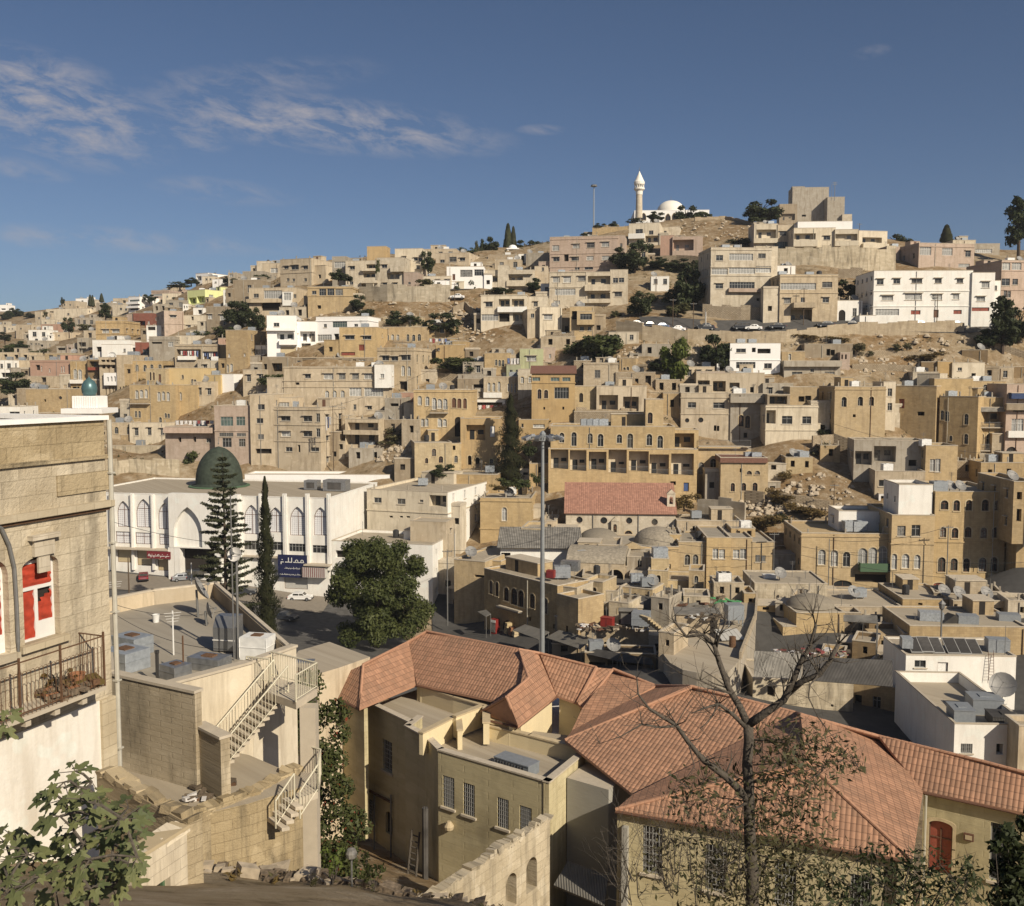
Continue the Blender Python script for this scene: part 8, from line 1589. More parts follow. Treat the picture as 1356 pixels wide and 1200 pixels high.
limb([(612,1000,18),(612,780,18),(608,640,18),(603,500,18),(598,400,18),(603,330,18),(600,285,18)],.185,.115,.012,3,12)
limb([(600,290,18),(640,262,17.9),(698,222,17.8),(722,175,17.7),(742,122,17.7),(772,72,17.6),(786,18,17.6),(778,-10,17.6)],.11,.025,.02,14)
limb([(716,196,17.8),(745,172,17.6),(795,152,17.5),(826,112,17.4),(848,68,17.4)],.075,.05,.02,8)
limb([(795,152,17.5),(770,180,17.3),(766,215,17.2),(790,265,17.1)],.025,.006,.03,5)
limb([(600,290,18),(578,240,18.1),(548,190,18.2),(522,118,18.3),(508,72,18.4),(478,42,18.5),(432,48,18.6),(404,12,18.6),(392,-4,18.6)],.10,.015,.02,14)
limb([(512,84,18.4),(524,40,18.3),(540,6,18.3),(530,-40,18.3)],.035,.008,.02,6)
limb([(556,205,18.1),(520,190,18),(470,168,17.9),(420,150,17.8),(372,120,17.7)],.03,.006,.03,7)
limb([(603,500,18),(572,462,17.9),(538,430,17.8),(480,388,17.6),(436,335,17.5),(404,290,17.4),(372,272,17.3),(330,245,17.2),(300,205,17.2),(296,160,17.2)],.10,.012,.025,12)
limb([(404,292,17.4),(360,296,17.2),(310,288,17.1),(250,322,17),(196,340,17)],.035,.006,.02,10)
limb([(598,300,18),(560,262,17.8),(520,232,17.7),(480,244,17.6),(446,258,17.5)],.06,.012,.025,8)
limb([(520,232,17.7),(500,270,17.5),(470,300,17.4),(500,330,17.4)],.02,.005,.03,6)
limb([(690,232,17.8),(660,170,17.9),(640,120,18)],.012,.003,.02,5);limb([(740,130,17.7),(715,90,17.7),(700,40,17.7)],.014,.003,.02,5)
for t in range(34):
 x0=brs.uniform(240,620);y0=brs.uniform(690,800);x1=x0+brs.uniform(-90,60);y1=y0-brs.uniform(90,240);limb([(x0,y0,15.5),((x0+x1)/2+brs.uniform(-20,20),(y0+y1)/2,15.5),(x1,y1,15.5)],.012,.003,.03,3,5)
cl=[(bp(x,y,18+brs.uniform(-.9,.9)),r_)for x,y,r_ in((640,330,.35),(700,340,.45),(760,345,.5),(820,350,.4),(860,385,.3),(900,400,.18),(690,400,.45),(750,410,.5),(800,420,.45),(640,420,.3),(560,430,.3),(480,440,.3),(420,450,.3),(430,500,.4),(520,520,.4),(640,500,.5),(700,500,.5),(760,500,.45),(650,580,.6),(720,580,.6),(560,590,.5),(480,600,.5),(610,650,.7),(700,660,.7),(780,640,.6),(540,680,.6),(640,730,.7),(730,740,.7),(820,730,.6),(460,720,.5),(560,760,.6),(380,600,.35),(350,690,.4))]
leaf_cloud(cb,[(c,r_*1.35)for c,r_ in cl],4300,.056,brs,0,.3,2.6)
for c,r_ in cl:
 tip=min(TIPS,key=lambda t:(t-c).length);m1=tip.lerp(c,.5)+Vector((brs.uniform(-.2,.2),brs.uniform(-.2,.2),brs.uniform(-.1,.2)));tb.tube([tip,m1,c],[.014,.009,.004],5)
 for q in range(9):tb.tube([c,c+Vector((brs.uniform(-1,1),brs.uniform(-1,1),brs.uniform(-.8,1)))*r_*1.7],[.006,.002],4)
tb.build('trunk','grey_bark',bt_root,smooth=True);cb.build('foliage','leaf_shrub',bt_root)
rb_=empty('leafy_bush',at(1150,1200,14.0)+Vector((0,0,-2.5)),'dark leafy bush spreading below the crooked bare tree','shrub');tb,cb=MB(),MB();o_=Vector(rb_.location)
cl=[(at(BX+x/BS,BY+y/BS,14+brs.uniform(-.6,.6))-o_,r_)for x,y,r_ in((900,660,.22),(940,640,.2),(980,690,.35),(1040,690,.35),(1100,680,.35),(1150,700,.35),(1200,720,.3),(1000,750,.5),(1100,760,.5),(1200,780,.4),(880,730,.4),(930,770,.4),(1210,680,.16),(1050,650,.16),(830,770,.4))]
for c,r_ in cl:tb.tube([(0,0,0),c*.5+Vector((0,0,.3)),c],[.04,.02,.006],5);[tb.tube([c,c+Vector((brs.uniform(-1,1),brs.uniform(-1,1),brs.uniform(-1,1)))*r_*1.6],[.006,.002],4)for _ in range(8)]
leaf_cloud(cb,[(c,r_*1.3)for c,r_ in cl],1500,.05,brs,0,.3,2.2);tb.build('trunk','grey_bark',rb_);cb.build('foliage','leaf_dark',rb_)
rb_=empty('leafy_bush',at(1345,1190,16.0)+Vector((0,0,-2.5)),'dark leafy spray reaching in at the east edge before the arched red door','shrub');tb,cb=MB(),MB();o_=Vector(rb_.location)
cl=[(at(x,y,16+brs.uniform(-.4,.4))-o_,r_)for x,y,r_ in((1335,1105,.22),(1350,1130,.3),(1330,1150,.25),(1352,1170,.35),(1340,1195,.4),(1318,1120,.12),(1360,1090,.2))]
for c,r_ in cl:tb.tube([(0,0,0),c*.5,c],[.04,.02,.006],5)
leaf_cloud(cb,cl,1900,.075,brs,0,.3,2.0);tb.build('trunk','grey_bark',rb_);cb.build('foliage','leaf_dark',rb_)
# fig tree with big lobed leaves
fg=empty('fig_tree',at(110,1200,9.5)+Vector((0,0,-2)),'fig tree with large lobed leaves beneath the white wall','tree');FO=Vector(fg.location);tb,cb=MB(),MB();frs=random.Random(6)
def fig_leaf(p,nrm,tipd,s):
 nrm=nrm.normalized();a=(tipd-nrm*tipd.dot(nrm)).normalized();b=nrm.cross(a)
 pr=[(0,.0),(.10,-.10),(.34,-.16),(.42,-.08),(.34,.06),(.50,.22),(.62,.40),(.50,.42),(.26,.34),(.22,.52),(.20,.80),(.0,1.0)]
 out=[(x,y)for x,y in pr]+[(-x,y)for x,y in pr[-2:0:-1]]
 ctr=p+a*s*.28-nrm*s*.05
 P=[p+b*x*s*.85+a*y*s+nrm*(-.12*s*(abs(x)*1.5+max(0,y-.4)))for x,y in out]
 k=len(P);cb.add([ctr]+P,[(0,1+i,1+(i+1)%k)for i in range(k)])
fz=[(x,y)for x,y in((350,570),(300,620),(360,640),(430,620),(240,660),(300,700),(380,700),(460,690),(520,720),(600,740),(330,760),(420,770),(500,780),(570,790),(650,740),(280,780),(350,840),(440,850),(540,840),(620,830),(300,880),(390,910),(480,910),(570,930),(640,900),(330,960),(420,980),(520,990),(600,1000),(640,970),(350,1040),(450,1060),(540,1060),(300,1020),(420,1120),(520,1110),(330,1130),(450,1180),(260,1120),(600,1060),(60,870),(20,900),(100,930),(50,980),(130,960),(10,1010),(150,1010),(90,830),(200,940),(40,1080),(120,1100),(200,1060),(30,1150),(160,1170),(10,300),(20,330),(0,360))]
FN=[Vector()]
for i,(x,y)in enumerate(sorted(fz,key=lambda q:-q[1])):
 Y_=9.5+frs.uniform(-.8,.9)if y>400 else 12;c=at(x/3.529,860+y/3.529,Y_)-FO
 if y>400:
  q_=min(FN,key=lambda n_:(n_-c).length);q_=q_ if len(FN)>6 else Vector();tb.tube([q_,q_.lerp(c,.5)+Vector((0,0,.03)),c],[.035 if q_.length<.01 else .014,.014,.007],5);FN.append(c)
 for k in range(5):
  q=frs.uniform(0,6.28);d=Vector((math.cos(q),math.sin(q)*.8-.25,frs.uniform(-.7,.35)));pp=c+d*.09+Vector((frs.uniform(-.07,.07),frs.uniform(-.07,.07),frs.uniform(-.07,.07)))
  tb.tube([c,pp],[.006,.004],4);fig_leaf(pp,Vector((d.x*.5,d.y*.5-.45,.8+frs.uniform(-.3,.3))),d,frs.uniform(.10,.175))
tb.build('trunk','grey_bark',fg);cb.build('foliage','leaf_fig',fg)
for i,(x,y,Yw,lb)in enumerate(((440,1172,27,'tall yellowing weed on the shaded earth mound'),(495,1180,27,'dark green weed near the garden lamp on the earth mound'))):
 p=at(x,y,Yw);g=ground(p.x,p.y);rt=empty('weed',(p.x,p.y,g-.1),lb,'plant');tb,cb=MB(),MB();wr=random.Random(i)
 for k in range(7):
  e=Vector((wr.uniform(-.35,.35),wr.uniform(-.35,.35),wr.uniform(.5,1.0)));tb.tube([(0,0,0),e*.6,e],[.015,.01,.004],4);leaf_cloud(cb,[(e,.14),(e*.7,.12)],36,.08,wr)
 tb.build('stem','grey_bark',rt);cb.build('leaves','leaf_bright' if i==0 else 'leaf_mid',rt)
p=at(466,1185,27);g=ground(p.x,p.y)
obj_at(lambda m:(m.tube([(0,0,-.3),(0,0,.75)],.03),m.lathe([(.05,.74),(.15,.82),(.17,.95),(.12,1.05),(.03,1.1)],10,mi=1)),'garden_lamp',(p.x,p.y,g),['pole_metal','dark_glass'],'small globe garden lamp on the shaded earth mound','lamp')
# roads, poles, mast, cars, walls
def gxy(px,py,Y):p=at(px,py,Y);return(p.x,p.y)
ground_sheet('road',[(-85,118),(-8,118),(-22,172),(-85,178)],'asphalt',.02)
ground_sheet('road',[(-8,112),(45,100),(48,107),(-8,132)],'asphalt',.03)
ground_sheet('courtyard_ground',[(-8,108),(95,108),(95,168),(-14,168)],'asphalt',.06)
ground_sheet('pavement',[(-85,170.5),(-32,162.5),(-31.5,169),(-85,178)],'pavement',.14)
hr=[gxy(850,434,241),gxy(950,437,237),gxy(1080,438,235.5),gxy(1200,439,234),gxy(1380,439,233)]
for a,b in zip(hr[:-1],hr[1:]):ground_sheet('road',[a,b,(b[0],b[1]+5.5),(a[0],a[1]+5.5)],'asphalt',.35)
ground_sheet('road',[gxy(520,396,284),gxy(640,392,286),gxy(640,391,291),gxy(520,395,289)],'asphalt',.3)
def hill_wall(lb,pts,h,mat='rubble_stone',th=.5,drop=3.0):
 P=[]
 for x,y in pts:
  px,py=zp(x,y);P.append(at(px,py,hit(px,py)-.3))
 c=sum(P,Vector())/len(P);rt=empty('retaining_wall',c,lb,'wall');mb=MB()
 wr=random.Random(len(lb))
 for a,b in zip(P[:-1],P[1:]):
  d=b-a;n_=max(1,int(d.length/2.2));nn=Vector((-d.y,d.x,0)).normalized()*th
  for i in range(n_):
   p,q=a.lerp(b,i/n_)-c,a.lerp(b,(i+1)/n_)-c;hz=h*wr.uniform(.85,1.1)
   mb.add([p+Vector((0,0,-drop)),q+Vector((0,0,-drop)),q+nn+Vector((0,0,-drop)),p+nn+Vector((0,0,-drop)),p+Vector((0,0,hz)),q+Vector((0,0,hz)),q+nn+Vector((0,0,hz)),p+nn+Vector((0,0,hz))],[(0,1,5,4),(4,5,6,7),(2,3,7,6),(0,4,7,3),(1,2,6,5)])
 mb.build('masonry',mat,rt);return rt
zoom(600,220,3.988)
hill_wall('stone retaining wall carrying the road with the parked cars',[(860,880),(1000,905),(1150,925),(1240,950)],3.2,'buff_stone')
hill_wall('dry stone wall along the foot of the yellow ochre house',[(480,940),(620,925),(640,920)],2.4);hill_wall('tumbled stone terrace wall on the rocks west of the cream corner house',[(0,780),(60,745),(140,820)],1.6)
hill_wall('low terrace wall under the dark thicket',[(1050,500),(1180,495),(1356,505)],1.6)
zoom(900,220,2.974)
hill_wall('long pale retaining wall below the upper road',[(30,680),(200,690),(420,690),(700,660),(900,655),(1120,655)],2.6,'buff_stone');hill_wall('ochre earth retaining wall beneath the long cream balcony building',[(380,395),(560,400),(740,402),(850,400)],6.0,'old_masonry');hill_wall('lower garden wall beside the tan house roof',[(625,440),(720,445)],3.0)
hill_wall('stone terrace wall across the dry east slope',[(690,750),(850,745),(1000,750)],1.2);hill_wall('second stone terrace wall lower on the dry east slope',[(680,800),(820,800),(930,810)],1.2);hill_wall('stone wall under the black conifers on the east slope',[(1120,700),(1220,712),(1356,760)],1.6)
hill_wall('road parapet in front of the long white building',[(700,632),(900,638),(1140,640)],.8,'cream_plaster')
hill_wall('field wall on the dry ridge under the concrete tower',[(60,215),(180,210),(300,235)],1.2);hill_wall('rubble wall beneath the cream three storey house',[(90,590),(240,600),(380,600)],3.0)
zoom(300,300,3.988)
hill_wall('tall earth coloured retaining wall under the crest road',[(700,385),(850,388),(1000,390),(1180,390)],4.2,'old_masonry');hill_wall('rough stone terrace between the white houses and the rocks',[(780,540),(830,540)],2.0);hill_wall('terrace wall above the wide bright bush',[(1110,800),(1220,812)],1.5);hill_wall('garden wall of the glazed bay house',[(0,460),(130,455)],2.5,'buff_stone')
zoom(1016,440,3.988)
hill_wall('rubble bank wall under the golden cube house',[(240,620),(350,615),(440,650)],3.0);hill_wall('broken rubble terrace on the bare bank',[(0,880),(150,905),(330,930)],1.6);hill_wall('rubble yard wall at the east end below the brown house',[(1120,720),(1240,730),(1356,735)],3.0,'old_masonry')
zoom(700,440,3.988)
hill_wall('grey yard wall behind the church bell gable',[(890,960),(1000,965),(1140,985)],3.4,'grey_concrete');hill_wall('loose rubble wall beside the slanted roof house',[(1140,890),(1240,900)],2.2);hill_wall('rubble terrace under the deep open porches',[(250,470),(420,475),(620,480)],3.0)
zoom(0,540,3.75)
hill_wall('crumbled ochre wall behind the mosque roof',[(525,330),(640,320),(760,325),(890,330)],3.2,'old_masonry')
srs=random.Random(15);mb=MB()
for _ in range(2600):
 x,y=srs.uniform(-150,120),srs.uniform(195,420)
 if noise.noise(Vector((x*.05,y*.05,0)))<-.12:continue
 g=ground(x,y);r_=srs.uniform(.2,.75);leaf_cloud(mb,[((x,y,g+r_*.25),r_)],9,.3,srs,srs.choice((0,0,1,2)),.4)
o=mb.build('dry_scrub',['leaf_dry','leaf_shrub','leaf_olive']);o['kind']='stuff';o['label']='low dry scrub and thistles over the open hillside'
rrs=random.Random(77);mb=MB();spots=[(600,220,3.988,1000,1000,300,60,60),(600,220,3.988,60,840,160,90,60),(900,220,2.974,900,730,460,80,70),(300,300,3.988,1050,480,300,80,60),(1016,440,3.988,150,860,320,120,70),(1016,440,3.988,620,150,300,70,40),(900,220,2.974,180,250,220,40,40),(460,440,3.988,250,620,90,60,30),(700,440,3.988,1260,900,120,70,40),(300,300,3.988,560,470,200,30,30)]
for zx,zy,zs,x,y,rx,ry,n in spots:
 zoom(zx,zy,zs)
 for _ in range(n*4):
  px,py=zp(x+rrs.uniform(-rx,rx),y+rrs.uniform(-ry,ry));p=at(px,py,hit(px,py));s=.08+.8*rrs.random()**3.2
  vs=[]
  for k in range(9):
   q=k*6.283/5;lv=k//5;vs.append(p+Vector((math.cos(q)*s*rrs.uniform(.7,1.2)*(1-.4*lv),math.sin(q)*s*rrs.uniform(.7,1.2)*(1-.4*lv),(.55*s if lv else-.3*s)*rrs.uniform(.7,1.2))))
  mb.add(vs,[(0,1,6,5),(1,2,7,6),(2,3,8,7),(3,4,8),(4,0,5,8),(5,6,7,8)])
o=mb.build('boulders','rock');o['kind']='stuff';o['label']='pale limestone boulders scattered over the bare slopes'
mb=MB();er=random.Random(8)
for _ in range(420):
 x,y=er.uniform(-11,0),er.uniform(27,40);g=ground(x,y);q=er.random();r_=er.uniform(.03,.16)if q<.9 else er.uniform(.16,.3)
 mb.obox((x,y,g-.1+r_*.4),(r_*er.uniform(.6,1.3),r_*er.uniform(-.5,.5),r_*er.uniform(-.3,.3)),(r_*er.uniform(-.5,.5),r_*er.uniform(.5,1.2),0),(r_*.2,0,r_*er.uniform(.4,.9)),er.choice((0,0,1)))
o=mb.build('mound_rubble',['rubble_dark','rock']);o['kind']='stuff';o['label']='small stones and clods strewn on the earth mound'
mb=MB()
for _ in range(160):
 x,y=er.uniform(-11,1),er.uniform(26,41);leaf_cloud(mb,[((x,y,ground(x,y)-.05),er.uniform(.1,.3))],10,.09,er,er.choice((0,1)),.5,2.5)
o=mb.build('mound_grass',['leaf_dry','leaf_shrub']);o['kind']='stuff';o['label']='dry grass tufts on the earth mound'
def pole(lb,x,yb,ytop,th=.11,mat='wood_pole',arms=1,Y=None,name='utility_pole'):
 px,py=zp(x,yb);Y=Y or hit(px,py);p=at(px,py,Y);h=at(zp(x,ytop)[0],zp(x,ytop)[1],Y).z-p.z;rt=empty(name,p,lb,'pole');m1=MB();m1.tube([(0,0,-1),(0,0,h)],[th,th*.7],7);m1.build('post',mat,rt)
 if arms:m2=MB();[m2.box(-.8,.8,-.05,.05,h-.4-k*.6,h-.3-k*.6)for k in range(arms)];[m2.tube([(x_,0,h-.3-k*.6),(x_,0,h-.12-k*.6)],.04)for x_ in(-.7,-.3,.3,.7)for k in range(arms)];m2.build('crossarm','pole_metal',rt)
 return p+Vector((0,0,h-.2))
zoom(300,300,3.988);W1_=pole('leaning wood pole before the stacked cream apartment house',566,1290,945);W2_=pole('slim pole on the crest road near the rubble bank',1205,440,300);pole('thin pole beside the grey concrete annex',612,1180,950,.08)
zoom(600,220,3.988);pole('tall pole beside the parked cars at the road bend',1160,850,700);pole('bare pole on the embankment east of the parked cars',1268,872,720);pole('white painted pole on the upper road',1334,880,770,.1,'white_frame',0);pole('pole before the pink stone building',628,740,545,.1)
zoom(900,220,2.974);W3_=pole('pole with a transformer box before the long white building',1012,640,505);pole('pole at the foot of the tan house stairs',487,632,480);pole('street pole at the west bend of the upper road',100,640,560,.1,'pole_metal',0);pole('antenna mast cluster pole on the concrete tower',610,125,62,.12,'pole_metal',2,352);pole('thin antenna rod on the concrete tower roof',598,125,70,.07,'pole_metal',0,352);pole('utility pole on the ridge beside the long cream balcony building',706,330,225,.1)
zoom(0,540,3.75);pole('brown wood pole standing in the mosque square',642,950,740,.12,'wood_pole',0,150);pole('thin white post by the silver car in the mosque square',952,890,770,.07,'white_frame',0,155)
zoom(1016,440,3.988);pole('dark pole on the bare bank',350,985,800,.1);zoom(1040,620,4.285);W4_=pole('thin iron pole on the green balcony house front',243,680,402,.09,'pole_metal',0,158.5);W5_=pole('tall iron pole before the broad golden house',912,720,325,.1,'pole_metal',1,154.5)
zoom(850,680,3.988);pole('iron pole at the end of the old stone row',694,360,100,.08,'pole_metal',1,163);zoom(380,620,3.988);W6_=pole('steel lattice arm pole at the alley mouth',848,800,430,.12,'pole_metal',1,156);pole('dark street post in the alley beyond the big tree',884,440,320,.08,'pole_metal',0,170)
zoom(1180,760,4.8);pole('thin flag rod rising from the roof of the solar panel house',722,520,330,.04,'pole_metal',0,112)
def wire(a,b,sag=.8):
 P=[Vector(a).lerp(Vector(b),t)-Vector((0,0,sag*4*t*(1-t)))for t in np.linspace(0,1,13)];return P
zoom(0,0,1)
for i,(pa,pb,lb)in enumerate(((at(1060,735,157),at(1356,770,150),'overhead cable sagging along the golden house fronts'),(at(1062,724,157),at(1356,745,150),'upper overhead cable along the golden house fronts'),(at(850,722,160),at(1040,735,160),'cable strung along the old stone row'),(at(850,712,160),at(1040,722,160),'higher cable strung along the old stone row'),(W1_,at(610,470,236),'cable climbing from the stacked apartment house pole'),(W3_,at(1120,400,243),'cable from the transformer pole along the upper road'),(W4_,W5_,'cable between the iron poles of the golden houses'),(W6_,at(760,700,170),'cable from the alley mouth pole to the church'),(at(690,500,225),at(900,520,214),'cable crossing the brown gabled house'),(at(1100,560,200),at(1300,600,190),'cable crossing the shaded stone houses'),(at(145,690,120),at(350,720,165),'cable crossing in front of the mosque windows'),(at(150,800,46),at(300,808,48),'slack aerial cable over the dusty roof'),(at(150,812,44),at(300,860,38.5),'low slack cable crossing the dusty roof'))):
 mb=MB();mb.tube(wire(pa,pb,1.0 if i<11 else .4),.03 if i<11 else .012,4);tag(mb.build('overhead_cable','cable_black'),lb,'cable')
p=at(718,868,104);g=ground(p.x,p.y);h=at(718,578,104).z-g
rt=empty('lamp_mast',(p.x,p.y,g),'very tall grey steel mast with a ring of floodlights over the market','lamp mast');mb=MB();mb.tube([(0,0,-1),(0,0,h*.5),(0,0,h)],[.30,.25,.16],12);mb.build('post','mast_metal',rt)
mb=MB();n=24;[mb.tube([(1.6*math.cos(a),1.6*math.sin(a),h-z_),(1.6*math.cos(a+6.283/n),1.6*math.sin(a+6.283/n),h-z_)],.05,5)for a in np.arange(0,6.28,6.283/n)for z_ in(0.0,.35)]
[mb.tube([(0,0,h+.1),(1.6*math.cos(a),1.6*math.sin(a),h-.1)],.045,5)for a in np.arange(0,6.2,6.283/6)];mb.lathe([(.3,h-.5),(.34,h+.3),(.1,h+.6)],10);mb.build('lamp_ring','mast_metal',rt)
for a in np.arange(.2,6.3,6.283/9):
 mb=MB();mb.box(-.42,.42,-.25,.25,-.16,.16);mb.box(-.36,.36,-.2,.2,-.19,-.163,1);o=mb.build('floodlight',['zinc','curtain_glass'],rt);o.location=(1.85*math.cos(a),1.85*math.sin(a),h-.1);o.rotation_euler=(0,.35,a)
p=at(786,332,375);h=at(786,246,375).z-p.z;rt=empty('lamp_mast',p,'thin distant floodlight mast on the crest west of the hilltop mosque','lamp mast');mb=MB();mb.tube([(0,0,-2),(0,0,h)],[.3,.16],8);mb.build('post','mast_metal',rt)
mb=MB();mb.lathe([(.2,h-.3),(1.1,h-.2),(1.15,h+.25),(.3,h+.4)],10);[mb.box(1.0*math.cos(a)-.3,1.0*math.cos(a)+.3,1.0*math.sin(a)-.3,1.0*math.sin(a)+.3,h-.35,h-.21)for a in np.arange(0,6.2,1.05)];mb.build('lamp_ring','pole_metal',rt)
CARP={}
def make_car(color,style='hatch'):
 key=(color,style);
 if key in CARP:return copy_tree(CARP[key])
 root=bpy.data.objects.new('car',None);col.objects.link(root);CARP[key]=root
 L,Wc=4.2,1.68
 lo=[(-2.1,.32),(-2.08,.62),(-1.95,.82),(-1.0,.92),(.0,.94),(1.55,.92),(2.02,.84),(2.1,.55),(2.08,.3)]
 cab={'hatch':[(-1.05,.92),(-.45,1.38),(.1,1.44),(1.15,1.40),(1.75,.92)],'sedan':[(-.95,.92),(-.35,1.36),(.1,1.42),(.75,1.38),(1.3,.94)],'van':[(-1.75,.9),(-1.1,1.75),(.1,1.85),(1.95,1.8),(2.05,.9)]}[style]
 mb=MB();n=len(lo);hw=Wc/2
 V=[(x,-hw*(.94 if z<.4 or abs(x)>2.0 else 1),z)for x,z in lo]+[(x,hw*(.94 if z<.4 or abs(x)>2.0 else 1),z)for x,z in lo]
 mb.add(V,[tuple(range(n)),tuple(range(2*n-1,n-1,-1))]+[(i,n+i,n+(i+1)%n,(i+1)%n)for i in range(n)])
 k=len(cab);tw=.86
 V=[(x,-hw*(1 if z<1 else tw),z)for x,z in cab]+[(x,hw*(1 if z<1 else tw),z)for x,z in cab]
 mb.add(V,[tuple(range(k)),tuple(range(2*k-1,k-1,-1))]+[(i,k+i,k+i+1,i+1)for i in range(k-1)]);mb.build('body',color,root)
 gl=MB()
 for(a,b)in((0,1),(k-2,k-1)):
  (xa,za),(xb,zb_)=cab[a],cab[b];lerp=lambda t:(xa+(xb-xa)*t,za+(zb_-za)*t);(x0,z0),(x1,z1)=lerp(.12),lerp(.88);nx,nz=(zb_-za),-(xb-xa);l_=math.hypot(nx,nz);sg=1 if(a==0)else 1;nx,nz=-abs(nx)/l_*.012 if a==0 else abs(nx)/l_*.012,abs(nz)/l_*.012
  gl.poly([(x0+nx,-hw*.84,z0+nz),(x0+nx,hw*.84,z0+nz),(x1+nx,hw*.76,z1+nz),(x1+nx,-hw*.76,z1+nz)])
 zt_c=cab[1][1]-.08
 for sgn in(-1,1):
  for(xa,xb)in(((cab[0][0]+.42),.05),(.15,cab[-2][0]-.02)):
   gl.poly([(xa-.18 if xa<0 else xa,sgn*(hw*.985+.012),.98),(xb,sgn*(hw*.985+.012),.98),(xb,sgn*(hw*.88+.012),zt_c),(xa+.12 if xa<0 else xa,sgn*(hw*.88+.012),zt_c)])
 gl.build('windows','dark_glass',root)
 for x in(-1.3,1.3):
  for sgn in(-1,1):
   wb=MB();y=sgn*(hw-.08);wb.tube([(x,y-.1,.31),(x,y+.1,.31)],.31,16);wb.tube([(x,y-.112,.31),(x,y+.112,.31)],.18,12,1);wb.build('wheel',['tyre_rubber','zinc'],root)
 for sgn in(-1,1):
  hb=MB();hb.box(-2.12,-2.0,sgn*.62-.18,sgn*.62+.18,.58,.74);hb.build('headlight','curtain_glass',root);hb=MB();hb.box(2.02,2.12,sgn*.66-.14,sgn*.66+.14,.58,.76);hb.build('tail_light','tail_red',root)
 bb=MB();bb.box(-2.17,-2.09,-.78,.78,.32,.5);bb.box(2.09,2.17,-.78,.78,.32,.5);bb.build('bumper','tyre_rubber',root)
 return root
def car(lb,x,y,rz,color,style='hatch',Y=None,lift=.05,group=None):
 px,py=zp(x,y);Y=Y or hit(px,py);p=at(px,py,Y);o=make_car(color,style);o.name='parked_car';o.location=(p.x,p.y,ground(p.x,p.y)+lift-.1);o.rotation_euler.z=R(rz);tag(o,lb,'car',group)
zoom(120,560,3.988)
car('dark red hatchback on the mosque square',280,828,-70,'car_red');car('silver estate car before the mosque portal',495,832,200,'car_silver','hatch');car('dark van in the shade beside the silver estate car',570,825,200,'car_dark','van')
car('white hatchback under the dark blue shop sign',1108,935,178,'car_white','hatch');car('black car half hidden below the tiered pine',810,905,185,'car_dark','sedan');car('dark car in the shade of the big dense tree',1030,1040,160,'car_dark','sedan')
zoom(600,220,3.988)
for x,y,c,rz,lb in((960,838,'car_white',10,'white car first in the row at the road bend'),(1030,845,'car_dark',12,'dark car second in the row at the road bend'),(1095,852,'car_blue',12,'blue grey car third in the row at the road bend'),(1180,866,'car_white',8,'white car last in the row at the road bend')):car(lb,x,y+12,rz,c,'sedan',None,.3,'cars parked at the road bend')
car('dark car alone under the white painted pole',1335,872,5,'car_dark','sedan',None,.3)
zoom(900,220,2.974)
for x,y,c,st_,lb in((242,652,'car_dark','van','dark van on the upper road beside a white saloon'),(288,654,'car_white','sedan','white saloon on the upper road beside a dark van'),(382,648,'car_dark','sedan','dark saloon below the cream three storey house'),(572,642,'car_dark','hatch','dark hatchback before the tan house stairs'),(672,640,'car_dark','sedan','dark saloon by the low white annex'),(932,640,'car_silver','hatch','silver hatchback before the long white building'),(1080,640,'car_blue','sedan','blue grey saloon before the end of the long white building'),(100,648,'car_dark','sedan','dark car at the west bend of the upper road')):car(lb,x,y,2,c,st_,None,.55,'cars on the upper road')
zoom(300,300,3.988);car('white car on the crest road above the rubble bank',1218,388,4,'car_white','sedan',None,.4);car('pale blue car on the crest road near the olive bushes',1110,372,4,'car_blue','hatch',None,.4)
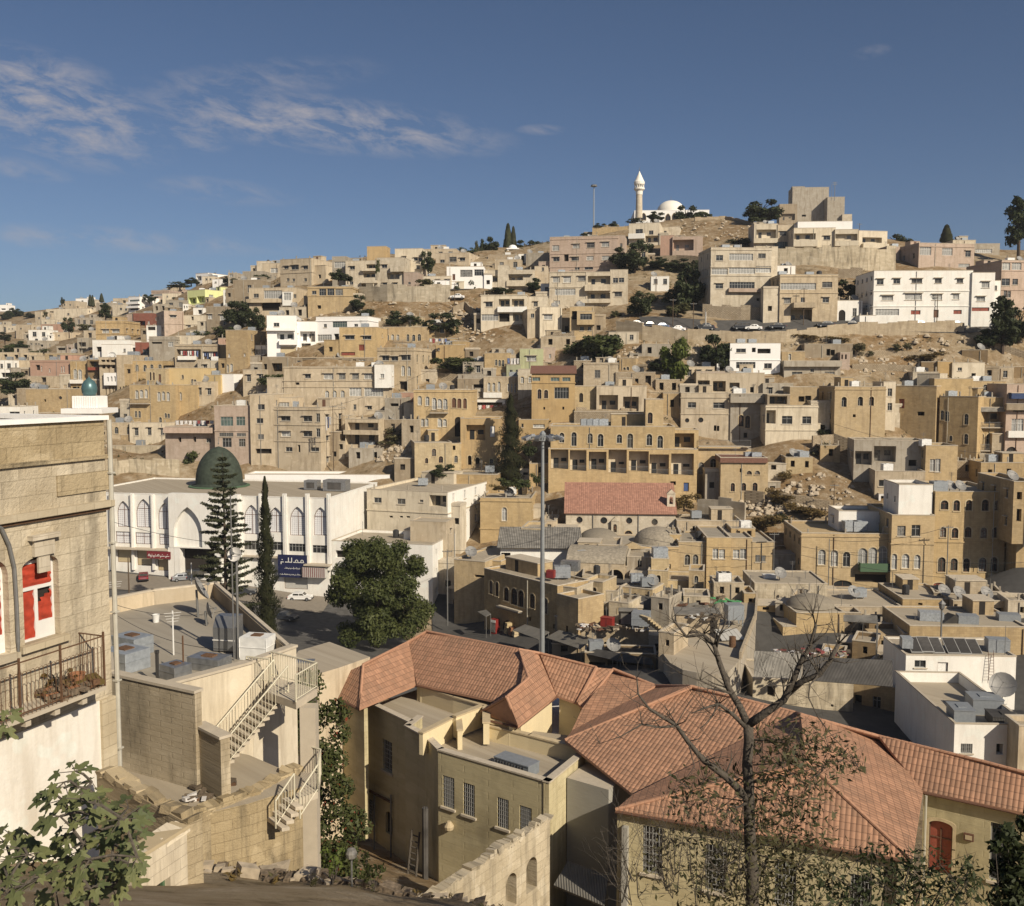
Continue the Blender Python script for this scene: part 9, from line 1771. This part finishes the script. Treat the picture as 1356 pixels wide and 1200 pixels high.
def laundry(lb,x0,x1,y0,y1,Y,seed,n=6):
 a,b=at(*zp(x0,y0),Y),at(*zp(x1,y0),Y);hgt=a.z-at(*zp(x0,y1),Y).z;c=(a+b)/2;rs=random.Random(seed);rt=empty('washing_line',c,lb,'laundry');m1=MB();m1.tube([a-c,b-c],.02,4);[m1.tube([q-c,q-c+Vector((0,0,-hgt*1.1))],.03,4)for q in(a,b)];m1.build('line','pole_metal',rt)
 for k in range(n):
  p0=a.lerp(b,(k+.08)/n)-c;p1=a.lerp(b,(k+.9)/n)-c;l_=hgt*rs.uniform(.5,1);m2=MB();vs=[]
  for j in range(4):
   for i in range(5):q=p0.lerp(p1,i/4);vs.append((q.x,q.y+.08*math.sin(i*2.3+j),q.z-l_*j/3))
  m2.add(vs,[(j*5+i,j*5+i+1,j*5+i+6,j*5+i+5)for j in range(3)for i in range(4)]);m2.build('garment',rs.choice(['cloth_white','cloth_white','cloth_blue','cloth_red']),rt)
zoom(150,330,7.976);laundry('washing hung along the wide open balcony of the laundry house',710,900,1075,1150,263,1,8);laundry('white sheets crowding the narrower open balcony of the laundry house',935,1105,1090,1165,263,2,7)
zoom(460,440,3.988);laundry('bright red and white washing under the pale arched balcony',690,815,385,440,228,3,6);zoom(300,300,3.988);laundry('coloured washing above the plain ochre wall house',1070,1165,592,620,246,4,6);zoom(600,220,3.988);laundry('washing between the pale green house walls',285,350,1015,1050,238,5,4)
zoom(300,300,3.988);laundry('washing dangling down the corner balcony of the stacked apartment house',522,552,1005,1085,211,6,3);zoom(0,320,3.988);laundry('blue and white clothes on the pinkish terrace house roof',925,1130,945,978,226,7,9)
# haze
mb=MB();mb.box(-1000,1000,-200,1400,-75,140);m=bpy.data.materials.new('haze_air');m.use_nodes=True;nt=m.node_tree;nt.nodes.clear();M['haze_air']=m
pv_=nt.nodes.new('ShaderNodeVolumePrincipled');pv_.inputs['Color'].default_value=(.80,.86,.95,1);pv_.inputs['Density'].default_value=.0001;mo=nt.nodes.new('ShaderNodeOutputMaterial');nt.links.new(pv_.outputs[0],mo.inputs['Volume'])
o=mb.build('haze','haze_air');o['kind']='stuff'
sc.cycles.volume_bounces=0
